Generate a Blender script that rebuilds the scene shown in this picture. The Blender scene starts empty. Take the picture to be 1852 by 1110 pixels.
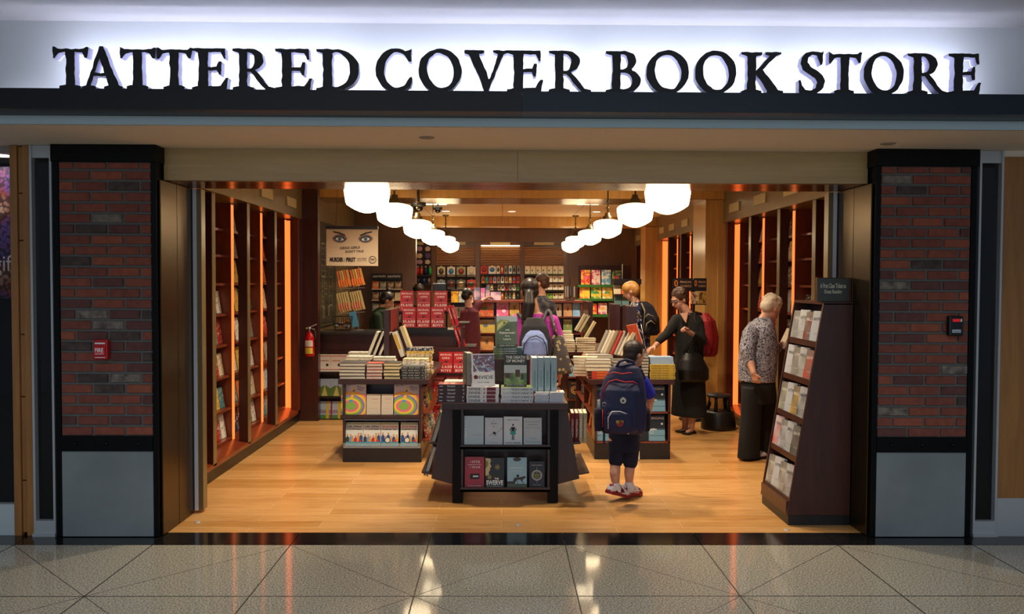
import bpy, bmesh, math, random
from math import sin, cos, pi, radians, sqrt
from mathutils import Vector, Matrix, Euler, noise
random.seed(11)
SC = bpy.context.scene
COL = SC.collection
# ------------------------------------------------------------------ camera
F_PX, CXP, CYP = 1530.0, 926.0, 555.0
CAM_Z = 1.65
cam_d = bpy.data.cameras.new('camera'); cam = bpy.data.objects.new('camera', cam_d); COL.objects.link(cam)
cam_d.sensor_width = 36.0; cam_d.lens = 36.0 * F_PX / 1852.0; cam_d.clip_end = 200
CAM_R = (Matrix.Rotation(radians(-0.67), 3, 'Z') @ Matrix.Rotation(radians(90 - 1.76), 3, 'X') @ Matrix.Rotation(radians(0.22), 3, 'Z'))
cam.matrix_world = Matrix.Translation((0, 0, CAM_Z)) @ CAM_R.to_4x4()
SC.camera = cam
# ------------------------------------------------------------------ world, exposure, added hall fill lamps
SC.view_settings.view_transform = 'Standard'; SC.view_settings.look = 'None'
SC.view_settings.gamma = 1.0; SC.view_settings.exposure = 0.0; SC.view_settings.use_curve_mapping = False
wd = bpy.data.worlds.new('hall_light'); SC.world = wd; wd.use_nodes = True
bgn = wd.node_tree.nodes['Background']; bgn.inputs[0].default_value = (0.62, 0.74, 0.90, 1); bgn.inputs[1].default_value = 0.22
SC.cycles.max_bounces = 8; SC.cycles.diffuse_bounces = 4; SC.cycles.glossy_bounces = 4; SC.cycles.transmission_bounces = 6
SC.cycles.sample_clamp_indirect = 4.0; SC.cycles.caustics_reflective = False; SC.cycles.caustics_refractive = False
def area_lamp(name, loc, rot, sx, sy, power, col):
    d = bpy.data.lights.new(name, 'AREA'); d.shape = 'RECTANGLE'; d.size = sx; d.size_y = sy; d.energy = power; d.color = col
    o = bpy.data.objects.new(name, d); COL.objects.link(o); o.location = loc; o.rotation_euler = rot; return o
def spot_lamp(name, loc, power, col, angle=100, blend=.6, rad=.05, rot=(0, 0, 0)):
    d = bpy.data.lights.new(name, 'SPOT'); d.energy = power; d.color = col; d.spot_size = radians(angle); d.spot_blend = blend; d.shadow_soft_size = rad
    o = bpy.data.objects.new(name, d); COL.objects.link(o); o.location = loc; o.rotation_euler = rot; return o
area_lamp('hall_overhead_fill', (0, 0.6, 5.6), (radians(12), 0, 0), 9, 3, 230, (0.86, 0.93, 1.0))  # unseen area lamp added overhead to brighten the hall
area_lamp('concourse_fill', (0, -5.0, 2.4), (radians(86), 0, 0), 10, 2.4, 120, (0.80, 0.88, 1.0))  # unseen fill lamp added behind the camera, aimed at the shop front
WARM = (1.0, 0.83, 0.60)
SHOP_DOWN = []
for yy, pw in ((6.45, 150), (8.15, 130), (9.7, 110), (11.7, 140), (13.5, 150), (15.8, 200)):
    for xx in ((-1.15, .12, 1.45) if yy < 10 else (-.9, .15, 1.5)):
        SHOP_DOWN.append((xx, yy)); spot_lamp('downlight_beam', (xx, yy, 2.735), pw, WARM, 125, .8, .045)
# ------------------------------------------------------------------ pixel helpers (a pixel of the photo + a depth gives a place)
def ray(px, py): return CAM_R @ Vector(((px - CXP) / F_PX, -(py - CYP) / F_PX, -1))
def W(px, py, Y): d = ray(px, py); return Vector((0, 0, CAM_Z)) + d * (Y / d.y)
def WX(px, Y, py=520): return W(px, py, Y).x
def WZ(py, Y, px=908): return W(px, py, Y).z
# ------------------------------------------------------------------ materials
def lin(c):
    return tuple((v / 12.92 if v <= .04045 else ((v + .055) / 1.055) ** 2.4) for v in c)
def hexc(h): h = h.lstrip('#'); return lin(tuple(int(h[i:i + 2], 16) / 255 for i in (0, 2, 4)))
_M = {}
def M(h, rough=.5, metal=0, emit=0, coat=0, key=None, ecol=None, alpha=1):
    k = (h, rough, metal, emit, coat, key, ecol, alpha)
    if k in _M: return _M[k]
    m = bpy.data.materials.new('finish_' + h.lstrip('#')); m.use_nodes = True
    b = m.node_tree.nodes['Principled BSDF']; c = hexc(h)
    b.inputs['Base Color'].default_value = (*c, 1); b.inputs['Roughness'].default_value = rough; b.inputs['Metallic'].default_value = metal
    if coat: b.inputs['Coat Weight'].default_value = coat; b.inputs['Coat Roughness'].default_value = .12
    if key == 'dull': b.inputs['Specular IOR Level'].default_value = .15
    if emit:
        b.inputs['Emission Color'].default_value = (*(hexc(ecol) if ecol else c), 1); b.inputs['Emission Strength'].default_value = emit
    if alpha < 1: b.inputs['Alpha'].default_value = alpha
    _M[k] = m; return m
def nodes_mat(name, rough=.5, metal=0):
    m = bpy.data.materials.new(name); m.use_nodes = True; nt = m.node_tree; b = nt.nodes['Principled BSDF']
    b.inputs['Roughness'].default_value = rough; b.inputs['Metallic'].default_value = metal
    return m, nt, b
def N(nt, t, **kw):
    n = nt.nodes.new(t)
    for k, v in kw.items():
        if k in n.inputs: n.inputs[k].default_value = v
        else: setattr(n, k, v)
    return n
def coords(nt, scale=(1, 1, 1), out='Object', rot=(0, 0, 0)):
    tc = N(nt, 'ShaderNodeTexCoord'); mp = N(nt, 'ShaderNodeMapping'); mp.inputs['Scale'].default_value = scale; mp.inputs['Rotation'].default_value = rot
    nt.links.new(tc.outputs[out], mp.inputs[0]); return mp.outputs[0]
def ramp(nt, fac, stops, const=False):
    r = N(nt, 'ShaderNodeValToRGB'); e = r.color_ramp.elements
    if const: r.color_ramp.interpolation = 'CONSTANT'
    while len(e) < len(stops): e.new(.5)
    for i, (p, c) in enumerate(stops): e[i].position = p; e[i].color = (*hexc(c), 1)
    nt.links.new(fac, r.inputs[0]); return r.outputs[0]
def wood(name, c0, c1, rough=.35, scale=(6, 6, .8), coat=0, c2=None, bump=.0):
    m, nt, b = nodes_mat(name, rough); v = coords(nt, scale)
    n = N(nt, 'ShaderNodeTexNoise', Scale=3.0, Detail=6.0, Roughness=.6, Distortion=.4); nt.links.new(v, n.inputs['Vector'])
    stops = [(.3, c0), (.7, c1)] if not c2 else [(.25, c0), (.55, c1), (.8, c2)]
    nt.links.new(ramp(nt, n.outputs['Fac'], stops), b.inputs['Base Color'])
    if coat: b.inputs['Coat Weight'].default_value = coat; b.inputs['Coat Roughness'].default_value = .15
    return m
def blotch(name, stops, scale=8, rough=.8, detail=3, const=False, kind='noise', sc3=(1, 1, 1), dist=0, metal=0):
    m, nt, b = nodes_mat(name, rough, metal); v = coords(nt, sc3)
    if kind == 'voronoi':
        n = N(nt, 'ShaderNodeTexVoronoi', Scale=scale); out = n.outputs['Color']
    else:
        n = N(nt, 'ShaderNodeTexNoise', Scale=scale, Detail=detail, Distortion=dist); out = n.outputs['Fac']
    nt.links.new(v, n.inputs['Vector']); nt.links.new(ramp(nt, out, stops, const), b.inputs['Base Color']); return m
# ------------------------------------------------------------------ mesh builder
class MB:
    def __init__(s): s.v = []; s.f = []; s.m = []; s.sm = []
    def add(s, vs, fs, mi=0, smooth=False):
        b = len(s.v); s.v += [tuple(v) for v in vs]
        for f in fs: s.f.append(tuple(b + i for i in f)); s.m.append(mi); s.sm.append(smooth)
        return s
    def box(s, x0, x1, y0, y1, z0, z1, mi=0):
        if x0 > x1: x0, x1 = x1, x0
        if y0 > y1: y0, y1 = y1, y0
        if z0 > z1: z0, z1 = z1, z0
        vs = [(x0, y0, z0), (x1, y0, z0), (x1, y1, z0), (x0, y1, z0), (x0, y0, z1), (x1, y0, z1), (x1, y1, z1), (x0, y1, z1)]
        return s.add(vs, [(0, 3, 2, 1), (4, 5, 6, 7), (0, 1, 5, 4), (1, 2, 6, 5), (2, 3, 7, 6), (3, 0, 4, 7)], mi)
    def obox(s, c, size, R, mi=0):
        hx, hy, hz = size[0] / 2, size[1] / 2, size[2] / 2; c = Vector(c)
        vs = [c + R @ Vector(p) for p in ((-hx, -hy, -hz), (hx, -hy, -hz), (hx, hy, -hz), (-hx, hy, -hz), (-hx, -hy, hz), (hx, -hy, hz), (hx, hy, hz), (-hx, hy, hz))]
        return s.add(vs, [(0, 3, 2, 1), (4, 5, 6, 7), (0, 1, 5, 4), (1, 2, 6, 5), (2, 3, 7, 6), (3, 0, 4, 7)], mi)
    def prism(s, pts, axis, a0, a1, mi=0):
        """pts: polygon in the two axes left over (xz for 'y', yz for 'x', xy for 'z')"""
        def P(p, a): return (p[0], a, p[1]) if axis == 'y' else ((a, p[0], p[1]) if axis == 'x' else (p[0], p[1], a))
        n = len(pts); vs = [P(p, a0) for p in pts] + [P(p, a1) for p in pts]
        ar = sum(pts[i][0] * pts[(i + 1) % n][1] - pts[(i + 1) % n][0] * pts[i][1] for i in range(n))
        flip = (ar > 0) != (axis == 'y')
        fs = [tuple(range(n)), tuple(range(2 * n - 1, n - 1, -1))] + [(i, n + i, n + (i + 1) % n, (i + 1) % n) for i in range(n)]
        if flip: fs = [f[::-1] for f in fs]
        return s.add(vs, fs, mi)
    def loft(s, rings, mi=0, smooth=True, cap=True):
        n = len(rings[0]); vs = [p for r in rings for p in r]; fs = []
        for k in range(len(rings) - 1):
            for i in range(n): a = k * n + i; b = k * n + (i + 1) % n; fs.append((a, b, b + n, a + n))
        if cap: fs.append(tuple(range(n - 1, -1, -1))); fs.append(tuple((len(rings) - 1) * n + i for i in range(n)))
        return s.add(vs, fs, mi, smooth)
    def lathe(s, prof, c=(0, 0, 0), n=24, mi=0, smooth=True, cap=False):
        rings = [[(c[0] + r * cos(2 * pi * i / n), c[1] + r * sin(2 * pi * i / n), c[2] + z) for i in range(n)] for r, z in prof]
        return s.loft(rings, mi, smooth, cap)
    def tube(s, pts, r, n=8, mi=0, smooth=True, radii=None):
        pts = [Vector(p) for p in pts]; rings = []; up = Vector((0, 0, 1))
        for i, p in enumerate(pts):
            d = (pts[min(i + 1, len(pts) - 1)] - pts[max(i - 1, 0)]).normalized()
            a = d.cross(up)
            if a.length < .05: a = d.cross(Vector((1, 0, 0)))
            a.normalize(); b = d.cross(a).normalized(); rr = radii[i] if radii else r
            rings.append([p + (a * cos(2 * pi * k / n) + b * sin(2 * pi * k / n)) * rr for k in range(n)])
        return s.loft(rings, mi, smooth)
    def ell(s, c, r, mi=0, R=None, n=16, k=10):
        c = Vector(c); rings = []
        for j in range(k + 1):
            t = pi * (j + .02 * (j == 0) - .02 * (j == k)) / k
            ring = []
            for i in range(n):
                p = Vector((r[0] * sin(t) * cos(2 * pi * i / n), r[1] * sin(t) * sin(2 * pi * i / n), -r[2] * cos(t)))
                ring.append(c + (R @ p if R else p))
            rings.append(ring)
        return s.loft(rings, mi, True)
    def cap(s, p0, p1, r0, r1=None, mi=0, n=14):
        r1 = r0 if r1 is None else r1; p0 = Vector(p0); p1 = Vector(p1); d = p1 - p0; L = d.length; d.normalize()
        pts = []; rad = []
        for k in range(4): t = pi / 2 * (k + .15) / 4; pts.append(p0 - d * r0 * cos(t)); rad.append(r0 * sin(t))
        pts += [p0, p1]; rad += [r0, r1]
        for k in range(3, -1, -1): t = pi / 2 * (k + .15) / 4; pts.append(p1 + d * r1 * cos(t)); rad.append(r1 * sin(t))
        a = d.orthogonal().normalized(); b = d.cross(a); rings = [[p + (a * cos(2 * pi * i / n) + b * sin(2 * pi * i / n)) * r for i in range(n)] for p, r in zip(pts, rad)]
        return s.loft(rings, mi, True)
    def chain(s, pts, rads, mi=0, n=14):
        for i in range(len(pts) - 1): s.cap(pts[i], pts[i + 1], rads[i], rads[i + 1], mi, n)
        return s
    def mesh(s, name, mats, off=None):
        me = bpy.data.meshes.new(name); v = s.v
        if off is not None: v = [(p[0] - off[0], p[1] - off[1], p[2] - off[2]) for p in v]
        me.from_pydata(v, [], s.f)
        for m in (mats if isinstance(mats, (list, tuple)) else [mats]): me.materials.append(m)
        me.polygons.foreach_set('material_index', s.m); me.polygons.foreach_set('use_smooth', s.sm); me.update(); return me
def tag(o, label=None, cat=None, group=None, kind=None):
    if label: o['label'] = label
    if cat: o['category'] = cat
    if group: o['group'] = group
    if kind: o['kind'] = kind
    return o
LOC = {}
def thing(name, loc, label, cat, group=None):
    o = bpy.data.objects.new(name, None); COL.objects.link(o); o.location = loc; o.empty_display_size = .1
    LOC[o.name] = Vector(loc); return tag(o, label, cat, group)
def worldoff(p):
    off = Vector((0, 0, 0))
    while p is not None: off += LOC.get(p.name, Vector((0, 0, 0))); p = p.parent
    return off
def part(name, mb, mats, parent=None, label=None, bevel=0, local=False):
    """mesh part; MB in world coordinates unless local"""
    off = worldoff(parent) if (parent is not None and not local) else None
    o = bpy.data.objects.new(name, mb.mesh(name, mats, off)); COL.objects.link(o); o.parent = parent
    if label: o['label'] = label
    if bevel:
        b = o.modifiers.new('edge', 'BEVEL'); b.width = bevel; b.segments = 2; b.limit_method = 'ANGLE'
    return o
def struct(name, mb, mats): o = part(name, mb, mats); o['kind'] = 'structure'; return o
def single(name, mb, mats, label, cat, group=None, bevel=0):
    o = part(name, mb, mats, None, None, bevel); return tag(o, label, cat, group)
def dup(root, mw, label=None, group=None):
    r = root.copy(); COL.objects.link(r); r.matrix_world = mw
    if label: r['label'] = label
    if group: r['group'] = group
    def rec(src, dst):
        for ch in src.children:
            c = ch.copy(); COL.objects.link(c); c.parent = dst; rec(ch, c)
    rec(root, r); return r
def remesh(mb, name, mats, parent, voxel=.008, smooth=4, label=None, local=False):
    off = worldoff(parent) if (parent is not None and not local) else None
    me = mb.mesh(name, mats, off); o = bpy.data.objects.new(name, me); COL.objects.link(o)
    r = o.modifiers.new('skin', 'REMESH'); r.mode = 'VOXEL'; r.voxel_size = voxel; r.use_smooth_shade = True
    if smooth: s = o.modifiers.new('soft', 'SMOOTH'); s.factor = .5; s.iterations = smooth
    dg = bpy.context.evaluated_depsgraph_get(); dg.update()
    me2 = bpy.data.meshes.new_from_object(o.evaluated_get(dg)); o.modifiers.clear(); o.data = me2; bpy.data.meshes.remove(me)
    me2.name = name; o.parent = parent
    if label: o['label'] = label
    return o
# ------------------------------------------------------------------ lettering
_T = {}
def text_verts(body, bold=0.0, spacing=1.0):
    k = (body, bold, spacing)
    if k in _T: return _T[k]
    cu = bpy.data.curves.new('lettering', 'FONT'); cu.body = body; cu.size = 1; cu.resolution_u = 3; cu.offset = bold; cu.space_character = spacing; cu.space_line = .95
    cu.align_x = 'CENTER'; o = bpy.data.objects.new('lettering', cu); COL.objects.link(o)
    dg = bpy.context.evaluated_depsgraph_get(); dg.update(); me = bpy.data.meshes.new_from_object(o.evaluated_get(dg))
    vs = [(v.co.x, v.co.y) for v in me.vertices]; fs = [tuple(p.vertices) for p in me.polygons]
    bpy.data.objects.remove(o); bpy.data.curves.remove(cu); bpy.data.meshes.remove(me)
    x0 = min(v[0] for v in vs); x1 = max(v[0] for v in vs); y0 = min(v[1] for v in vs); y1 = max(v[1] for v in vs)
    vs = [(v[0] - (x0 + x1) / 2, v[1] - (y0 + y1) / 2) for v in vs]
    _T[k] = (vs, fs, x1 - x0, y1 - y0); return _T[k]
def letter(mb, body, c, w, h, xd, yd, mi=0, bold=.0, fn=text_verts):
    """lettering centred at c, fitted to w x h (h None: keep aspect), in the plane xd, yd"""
    vs, fs, tw, th = fn(body, bold); sx = w / tw; sy = (h / th) if h else sx; c = Vector(c); xd = Vector(xd); yd = Vector(yd)
    mb.add([c + xd * (x * sx) + yd * (y * sy) for x, y in vs], fs, mi); return mb
def arc(cx, cy, rx, ry, a0, a1, n=14): return [(cx + rx * cos(radians(a0 + (a1 - a0) * i / n)), cy + ry * sin(radians(a0 + (a1 - a0) * i / n))) for i in range(n + 1)]
LS = [(0, 0), (0, .06), (.14, .09), (.155, .5), (.14, .9), (0, .94), (0, 1)]   # left stem with its serifs, going up
GL = {
 'T': [[(.0, .74), (.0, 1.02), (.06, 1.0), (.12, .965), (.78, .965), (.86, 1.02), (.91, 1.0), (.87, .75), (.81, .75), (.74, .87), (.56, .89), (.55, .5), (.56, .1), (.70, .07), (.70, 0), (.16, 0), (.16, .07), (.32, .1), (.33, .5), (.32, .89), (.15, .86), (.05, .73)]],
 'A': [[(0, 0), (0, .055), (.10, .09), (.28, .55), (.45, 1.03), (.55, 1.03), (.74, .56), (.93, .1), (1.04, .06), (1.04, 0), (.56, 0), (.56, .06), (.67, .09), (.60, .31), (.30, .31), (.225, .09), (.35, .06), (.35, 0)], [(.325, .39), (.575, .39), (.455, .74)]],
 'E': [LS + [(.75, 1), (.765, .74), (.71, .74), (.65, .90), (.37, .91), (.365, .55), (.56, .56), (.61, .68), (.67, .68), (.66, .36), (.60, .36), (.56, .47), (.365, .47), (.37, .09), (.64, .1), (.76, .29), (.82, .29), (.77, 0)]],
 'R': [LS + [(.40, 1)] + arc(.42, .735, .31, .265, 85, -70) + [(.62, .38), (.84, .09), (1.0, .05), (1.0, 0), (.78, 0), (.58, .22), (.42, .44), (.345, .44), (.35, .09), (.50, .06), (.50, 0)], [(.345, .52), (.345, .915)] + arc(.38, .715, .145, .2, 90, -90, 10)],
 'D': [LS + [(.4, 1)] + arc(.42, .5, .56, .5, 90, -90, 22), [(.36, .10), (.36, .90)] + arc(.42, .5, .345, .42, 90, -90, 16)],
 'C': [arc(.52, .5, .52, .53, 62, 312, 30) + [(.90, .06), (.93, .34), (.87, .34)] + arc(.56, .5, .34, .43, 312, 50, 24)[1:] + [(.85, .71), (.92, .71), (.92, 1.02), (.86, .99)]],
 'O': [arc(.54, .5, .54, .53, 0, 354, 36), [(.55 + .33 * cos(radians(t)) - .04 * sin(radians(t)), .5 + .42 * sin(radians(t))) for t in range(0, 360, 10)]],
 'V': [[(0, 1), (0, .94), (.10, .9), (.28, .5), (.48, -.02), (.56, -.02), (.75, .45), (.93, .9), (1.04, .94), (1.04, 1), (.68, 1), (.68, .94), (.80, .9), (.70, .58), (.59, .3), (.47, .6), (.35, .9), (.47, .94), (.47, 1)]],
 'B': [LS + [(.40, 1)] + arc(.42, .76, .31, .24, 85, -50, 10) + arc(.44, .28, .40, .28, 62, -90, 14), [(.35, .09), (.35, .48)] + arc(.42, .28, .20, .2, 90, -90, 10), [(.35, .56), (.35, .92)] + arc(.39, .74, .14, .18, 90, -90, 10)],
 'K': [LS + [(.5, 1), (.5, .94), (.36, .9), (.355, .54), (.52, .72), (.68, .9), (.58, .94), (.58, 1), (.97, 1), (.97, .94), (.83, .9), (.52, .57), (.70, .34), (.90, .09), (1.02, .06), (1.02, 0), (.62, 0), (.62, .06), (.50, .27), (.355, .46), (.36, .09), (.5, .06), (.5, 0)]],
 'S': [[(.60, .70), (.645, 1.03), (.58, 1.0), (.36, 1.03), (.18, .99), (.07, .88), (.04, .72), (.10, .58), (.26, .47), (.42, .38), (.48, .27), (.44, .14), (.32, .07), (.18, .09), (.09, .2), (.05, .33), (-.01, .32), (.02, 0), (.10, .02), (.32, -.03), (.52, .02), (.65, .15), (.68, .30), (.62, .45), (.48, .56), (.30, .66), (.22, .76), (.24, .88), (.34, .94), (.46, .91), (.53, .80), (.56, .69)]],
 'I': [LS + [(.48, 1), (.48, .94), (.34, .9), (.34, .09), (.48, .06), (.48, 0)]],
 'H': [LS + [(.46, 1), (.46, .94), (.34, .9), (.34, .55), (.68, .55), (.68, .9), (.56, .94), (.56, 1), (1.02, 1), (1.02, .94), (.88, .9), (.88, .09), (1.02, .06), (1.02, 0), (.56, 0), (.56, .06), (.68, .09), (.68, .46), (.34, .46), (.34, .09), (.46, .06), (.46, 0)]],
 'L': [LS + [(.48, 1), (.48, .94), (.34, .9), (.34, .09), (.60, .1), (.70, .3), (.76, .3), (.72, 0)]],
 'F': [LS + [(.74, 1), (.75, .72), (.69, .72), (.62, .90), (.34, .91), (.34, .54), (.54, .55), (.58, .66), (.64, .66), (.63, .36), (.58, .36), (.53, .46), (.34, .46), (.34, .09), (.48, .06), (.48, 0)]],
 'M': [LS + [(.32, 1), (.62, .35), (.9, 1), (1.22, 1), (1.22, .94), (1.1, .9), (1.12, .09), (1.24, .06), (1.24, 0), (.80, 0), (.80, .06), (.92, .09), (.91, .72), (.60, 0), (.54, 0), (.24, .70), (.25, .09), (.37, .06), (.37, 0)]],
 'W': [[(0, 1), (0, .94), (.10, .9), (.42, -.02), (.50, -.02), (.70, .55), (.92, -.02), (1.0, -.02), (1.32, .9), (1.42, .94), (1.42, 1), (1.08, 1), (1.08, .94), (1.2, .9), (1.02, .34), (.82, .9), (.92, .94), (.92, 1), (.52, 1), (.52, .94), (.62, .9), (.66, .76), (.52, .34), (.34, .9), (.44, .94), (.44, 1)]],
 'Y': [[(0, 1), (0, .94), (.10, .9), (.36, .45), (.36, .09), (.24, .06), (.24, 0), (.70, 0), (.70, .06), (.57, .09), (.57, .46), (.82, .9), (.92, .94), (.92, 1), (.60, 1), (.60, .94), (.70, .9), (.52, .58), (.34, .9), (.44, .94), (.44, 1)]],
}
def rough_outline(pts, step=.05, amp=.011, seed=0):
    out = []; n = len(pts)
    for i in range(n):
        a, b = Vector(pts[i]), Vector(pts[(i + 1) % n]); L = (b - a).length; k = max(1, int(L / step))
        nrm = Vector((-(b - a).y, (b - a).x)).normalized() if L > 0 else Vector((0, 0))
        for j in range(k):
            p = a.lerp(b, j / k); d = noise.noise(Vector((p.x * 7 + seed * 3.1, p.y * 7, seed))) * amp * 2 if amp else 0
            out.append((p.x + nrm.x * d, p.y + nrm.y * d))
    return out
def glyph_mesh(ch, w, h, depth, seed, amp):
    """solid letter: outline scaled to w x h, extruded; returns (verts, faces front/back, faces side)"""
    cons = GL[ch]; xs = [p[0] for c in cons for p in c]; x0, x1 = min(xs), max(xs)
    cu = bpy.data.curves.new('letter', 'CURVE'); cu.dimensions = '2D'; cu.fill_mode = 'BOTH'; cu.extrude = depth / 2
    for q, c in enumerate(cons):
        pts = rough_outline(c, .05, amp, seed + q) if amp else c
        sp = cu.splines.new('POLY'); sp.points.add(len(pts) - 1); sp.use_cyclic_u = True
        for i, p in enumerate(pts): sp.points[i].co = ((p[0] - x0) / (x1 - x0) * w - w / 2, p[1] * h, 0, 1)
    o = bpy.data.objects.new('letter', cu); COL.objects.link(o); dg = bpy.context.evaluated_depsgraph_get(); dg.update()
    me = bpy.data.meshes.new_from_object(o.evaluated_get(dg)); vs = [v.co.copy() for v in me.vertices]; fs = [(tuple(p.vertices), abs(p.normal.z) > .5) for p in me.polygons]
    bpy.data.objects.remove(o); bpy.data.curves.remove(cu); bpy.data.meshes.remove(me); return vs, fs
_S = {}
def serif_verts(body, bold=0):
    if body in _S: return _S[body]
    vs = []; fs = []; yy = 0
    lines = body.split('\n'); widths = []
    for ln in lines:
        x = 0; seg = []
        for ch in ln:
            if ch == ' ': x += .4; continue
            if ch not in GL: ch = 'I'
            w = max(p[0] for c in GL[ch] for p in c); seg.append((ch, x, w)); x += w + .1
        for ch, xx, w in seg:
            k = ('g', ch)
            if k not in _S: _S[k] = glyph_mesh(ch, w, 1, 0, 0, 0)
            v, f = _S[k]; b = len(vs); vs += [(p.x + xx + w / 2 - x / 2, p.y + yy) for p in v]; fs += [tuple(b + i for i in q[0]) for q in f]
        yy -= 1.45
    x0 = min(v[0] for v in vs); x1 = max(v[0] for v in vs); y0 = min(v[1] for v in vs); y1 = max(v[1] for v in vs)
    vs = [(v[0] - (x0 + x1) / 2, v[1] - (y0 + y1) / 2) for v in vs]
    _S[body] = (vs, fs, x1 - x0, y1 - y0); return _S[body]
# ================================================================== finishes of the place
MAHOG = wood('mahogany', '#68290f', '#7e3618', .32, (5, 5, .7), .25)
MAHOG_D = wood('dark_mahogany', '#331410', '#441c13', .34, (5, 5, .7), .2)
WENGE = wood('dark_table_wood', '#2b140e', '#3b1e16', .38, (5, 5, 1), .15)
MAPLE = wood('pale_header_wood', '#a58a58', '#b39966', .4, (.6, 4, 9), .1)
ANIGRE = wood('golden_wood', '#b98a46', '#cc9d58', .33, (7, 7, .6), .25)
OAKW = wood('neighbour_oak', '#8a5c2e', '#a06e3a', .5, (8, 8, .7))
OLIVE = wood('bronze_laminate', '#6b5a3a', '#77653f', .32, (3, 3, .5), .2)
BRONZE = M('#4c3b1f', .3, .9)
BLACKSTEEL = M('#060607', .45, key='dull')
BROWNW = wood('brown_wall_wood', '#563a22', '#684628', .34, (5, 5, .7), .2)
NAVYSTEEL = M('#1b2733', .38, .3)
STEEL = M('#b4b9bd', .42, .45)
GREYPANEL = blotch('grey_cement_panel', [(.3, '#6f777a'), (.7, '#7d8588')], 3, .55)
BLACK = M('#0c0b0b', .5)
CHROME = M('#c9c9c9', .15, 1)
PAPER = blotch('page_edges', [(.35, '#c9bda4'), (.65, '#ded4bd')], 160, .8, 2, sc3=(.2, 1, 1))
PAPERW = M('#d9d3c6', .8)
WHITE = M('#e4e2dc', .55)
# terrazzo
m, nt, b = nodes_mat('terrazzo', .07); v = coords(nt)
n1 = N(nt, 'ShaderNodeTexNoise', Scale=105.0, Detail=3.0, Roughness=.7); nt.links.new(v, n1.inputs['Vector'])
b.inputs['Specular IOR Level'].default_value = .3
c1 = ramp(nt, n1.outputs['Fac'], [(.36, '#5c5952'), (.46, '#8a8679'), (.56, '#a8a292'), (.66, '#c4bdad')])
nt.links.new(c1, b.inputs['Base Color']); TERRAZZO = m
m, nt, b = nodes_mat('black_granite', .12); v = coords(nt)
n1 = N(nt, 'ShaderNodeTexNoise', Scale=160.0, Detail=2.0); nt.links.new(v, n1.inputs['Vector'])
nt.links.new(ramp(nt, n1.outputs['Fac'], [(.45, '#0b0b0c'), (.75, '#2a2a2b')]), b.inputs['Base Color']); GRANITE = m
# plank floor
m, nt, b = nodes_mat('oak_plank_floor', .3); v = coords(nt)
br = N(nt, 'ShaderNodeTexBrick', Scale=1.0, offset=.37, offset_frequency=2); br.inputs['Brick Width'].default_value = 1.22; br.inputs['Row Height'].default_value = .152
br.inputs['Mortar Size'].default_value = .0028; br.inputs['Mortar Smooth'].default_value = .1; br.inputs['Bias'].default_value = 0
br.inputs['Color1'].default_value = (*hexc('#b98748'), 1); br.inputs['Color2'].default_value = (*hexc('#d0a064'), 1); br.inputs['Mortar'].default_value = (*hexc('#d8b98a'), 1)
nt.links.new(v, br.inputs['Vector'])
v2 = coords(nt, (1.2, 14, 1)); n2 = N(nt, 'ShaderNodeTexNoise', Scale=2.2, Detail=6.0, Roughness=.62, Distortion=.3); nt.links.new(v2, n2.inputs['Vector'])
gr = ramp(nt, n2.outputs['Fac'], [(.3, '#b98a58'), (.55, '#ffffff'), (.75, '#d5b08a')])
mx = N(nt, 'ShaderNodeMix', data_type='RGBA', blend_type='MULTIPLY'); mx.inputs[0].default_value = .55
nt.links.new(br.outputs['Color'], mx.inputs[6]); nt.links.new(gr, mx.inputs[7]); nt.links.new(mx.outputs[2], b.inputs['Base Color']); PLANK = m
WALLW = M('#d3d8dc', .6); CEILG = M('#c2c0c4', .7); TAUPE = M('#e2d6c4', .65); PALEBLUE = M('#b9cdd4', .5)
BR = [blotch('brick_' + n, [(.3, a), (.7, c)], 22, .85) for n, a, c in (('red', '#6b362b', '#7f4437'), ('rust', '#783d2e', '#8a4a38'), ('plum', '#54302d', '#643c38'), ('sooty', '#372d2a', '#54443e'), ('orange', '#84422f', '#93523c'), ('limed', '#4b403b', '#857b70'))]
MORTAR = M('#5f5f5c', .9)
FRONT = 5.40
# ================================================================== floors
mb = MB(); mb.box(-7, 7, -8, 5.24, -.05, 0); struct('floor', mb, TERRAZZO)
mb = MB(); JX = [-.457 + .857 * k for k in range(-7, 9)]; w_ = .0036
for x in JX: mb.box(x - w_, x + w_, -8, 5.238, -.01, .0006)
for k in range(12): y = 4.383 - .857 * k; mb.box(-7, 7, y - w_, y + w_, -.01, .0008)
for i in range(-8, 9):
    for sg in (-1, 1):
        x = -.457 + 1.714 * i; y0, y1 = -1.617, 5.238   # diagonals through the nodes
        xa, xb = x + sg * (y0 - 4.383), x + sg * (y1 - 4.383)
        q = w_ * .75; mb.prism([(xa - q, y0), (xa + q, y0), (xb + q, y1), (xb - q, y1)], 'z', -.01, .0004)
o = struct('floor_joints', mb, M('#23221f', .5)); o.name = 'trim_1'
mb = MB(); [mb.box(a + .002, a + .855, 5.24, 5.50, -.05, .001) for a in JX[:-1]]
struct('floor_threshold', mb, GRANITE)
mb = MB(); mb.box(-3.2, 3.4, 5.50, 17.6, -.05, 0); struct('floor_shop', mb, PLANK)
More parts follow.
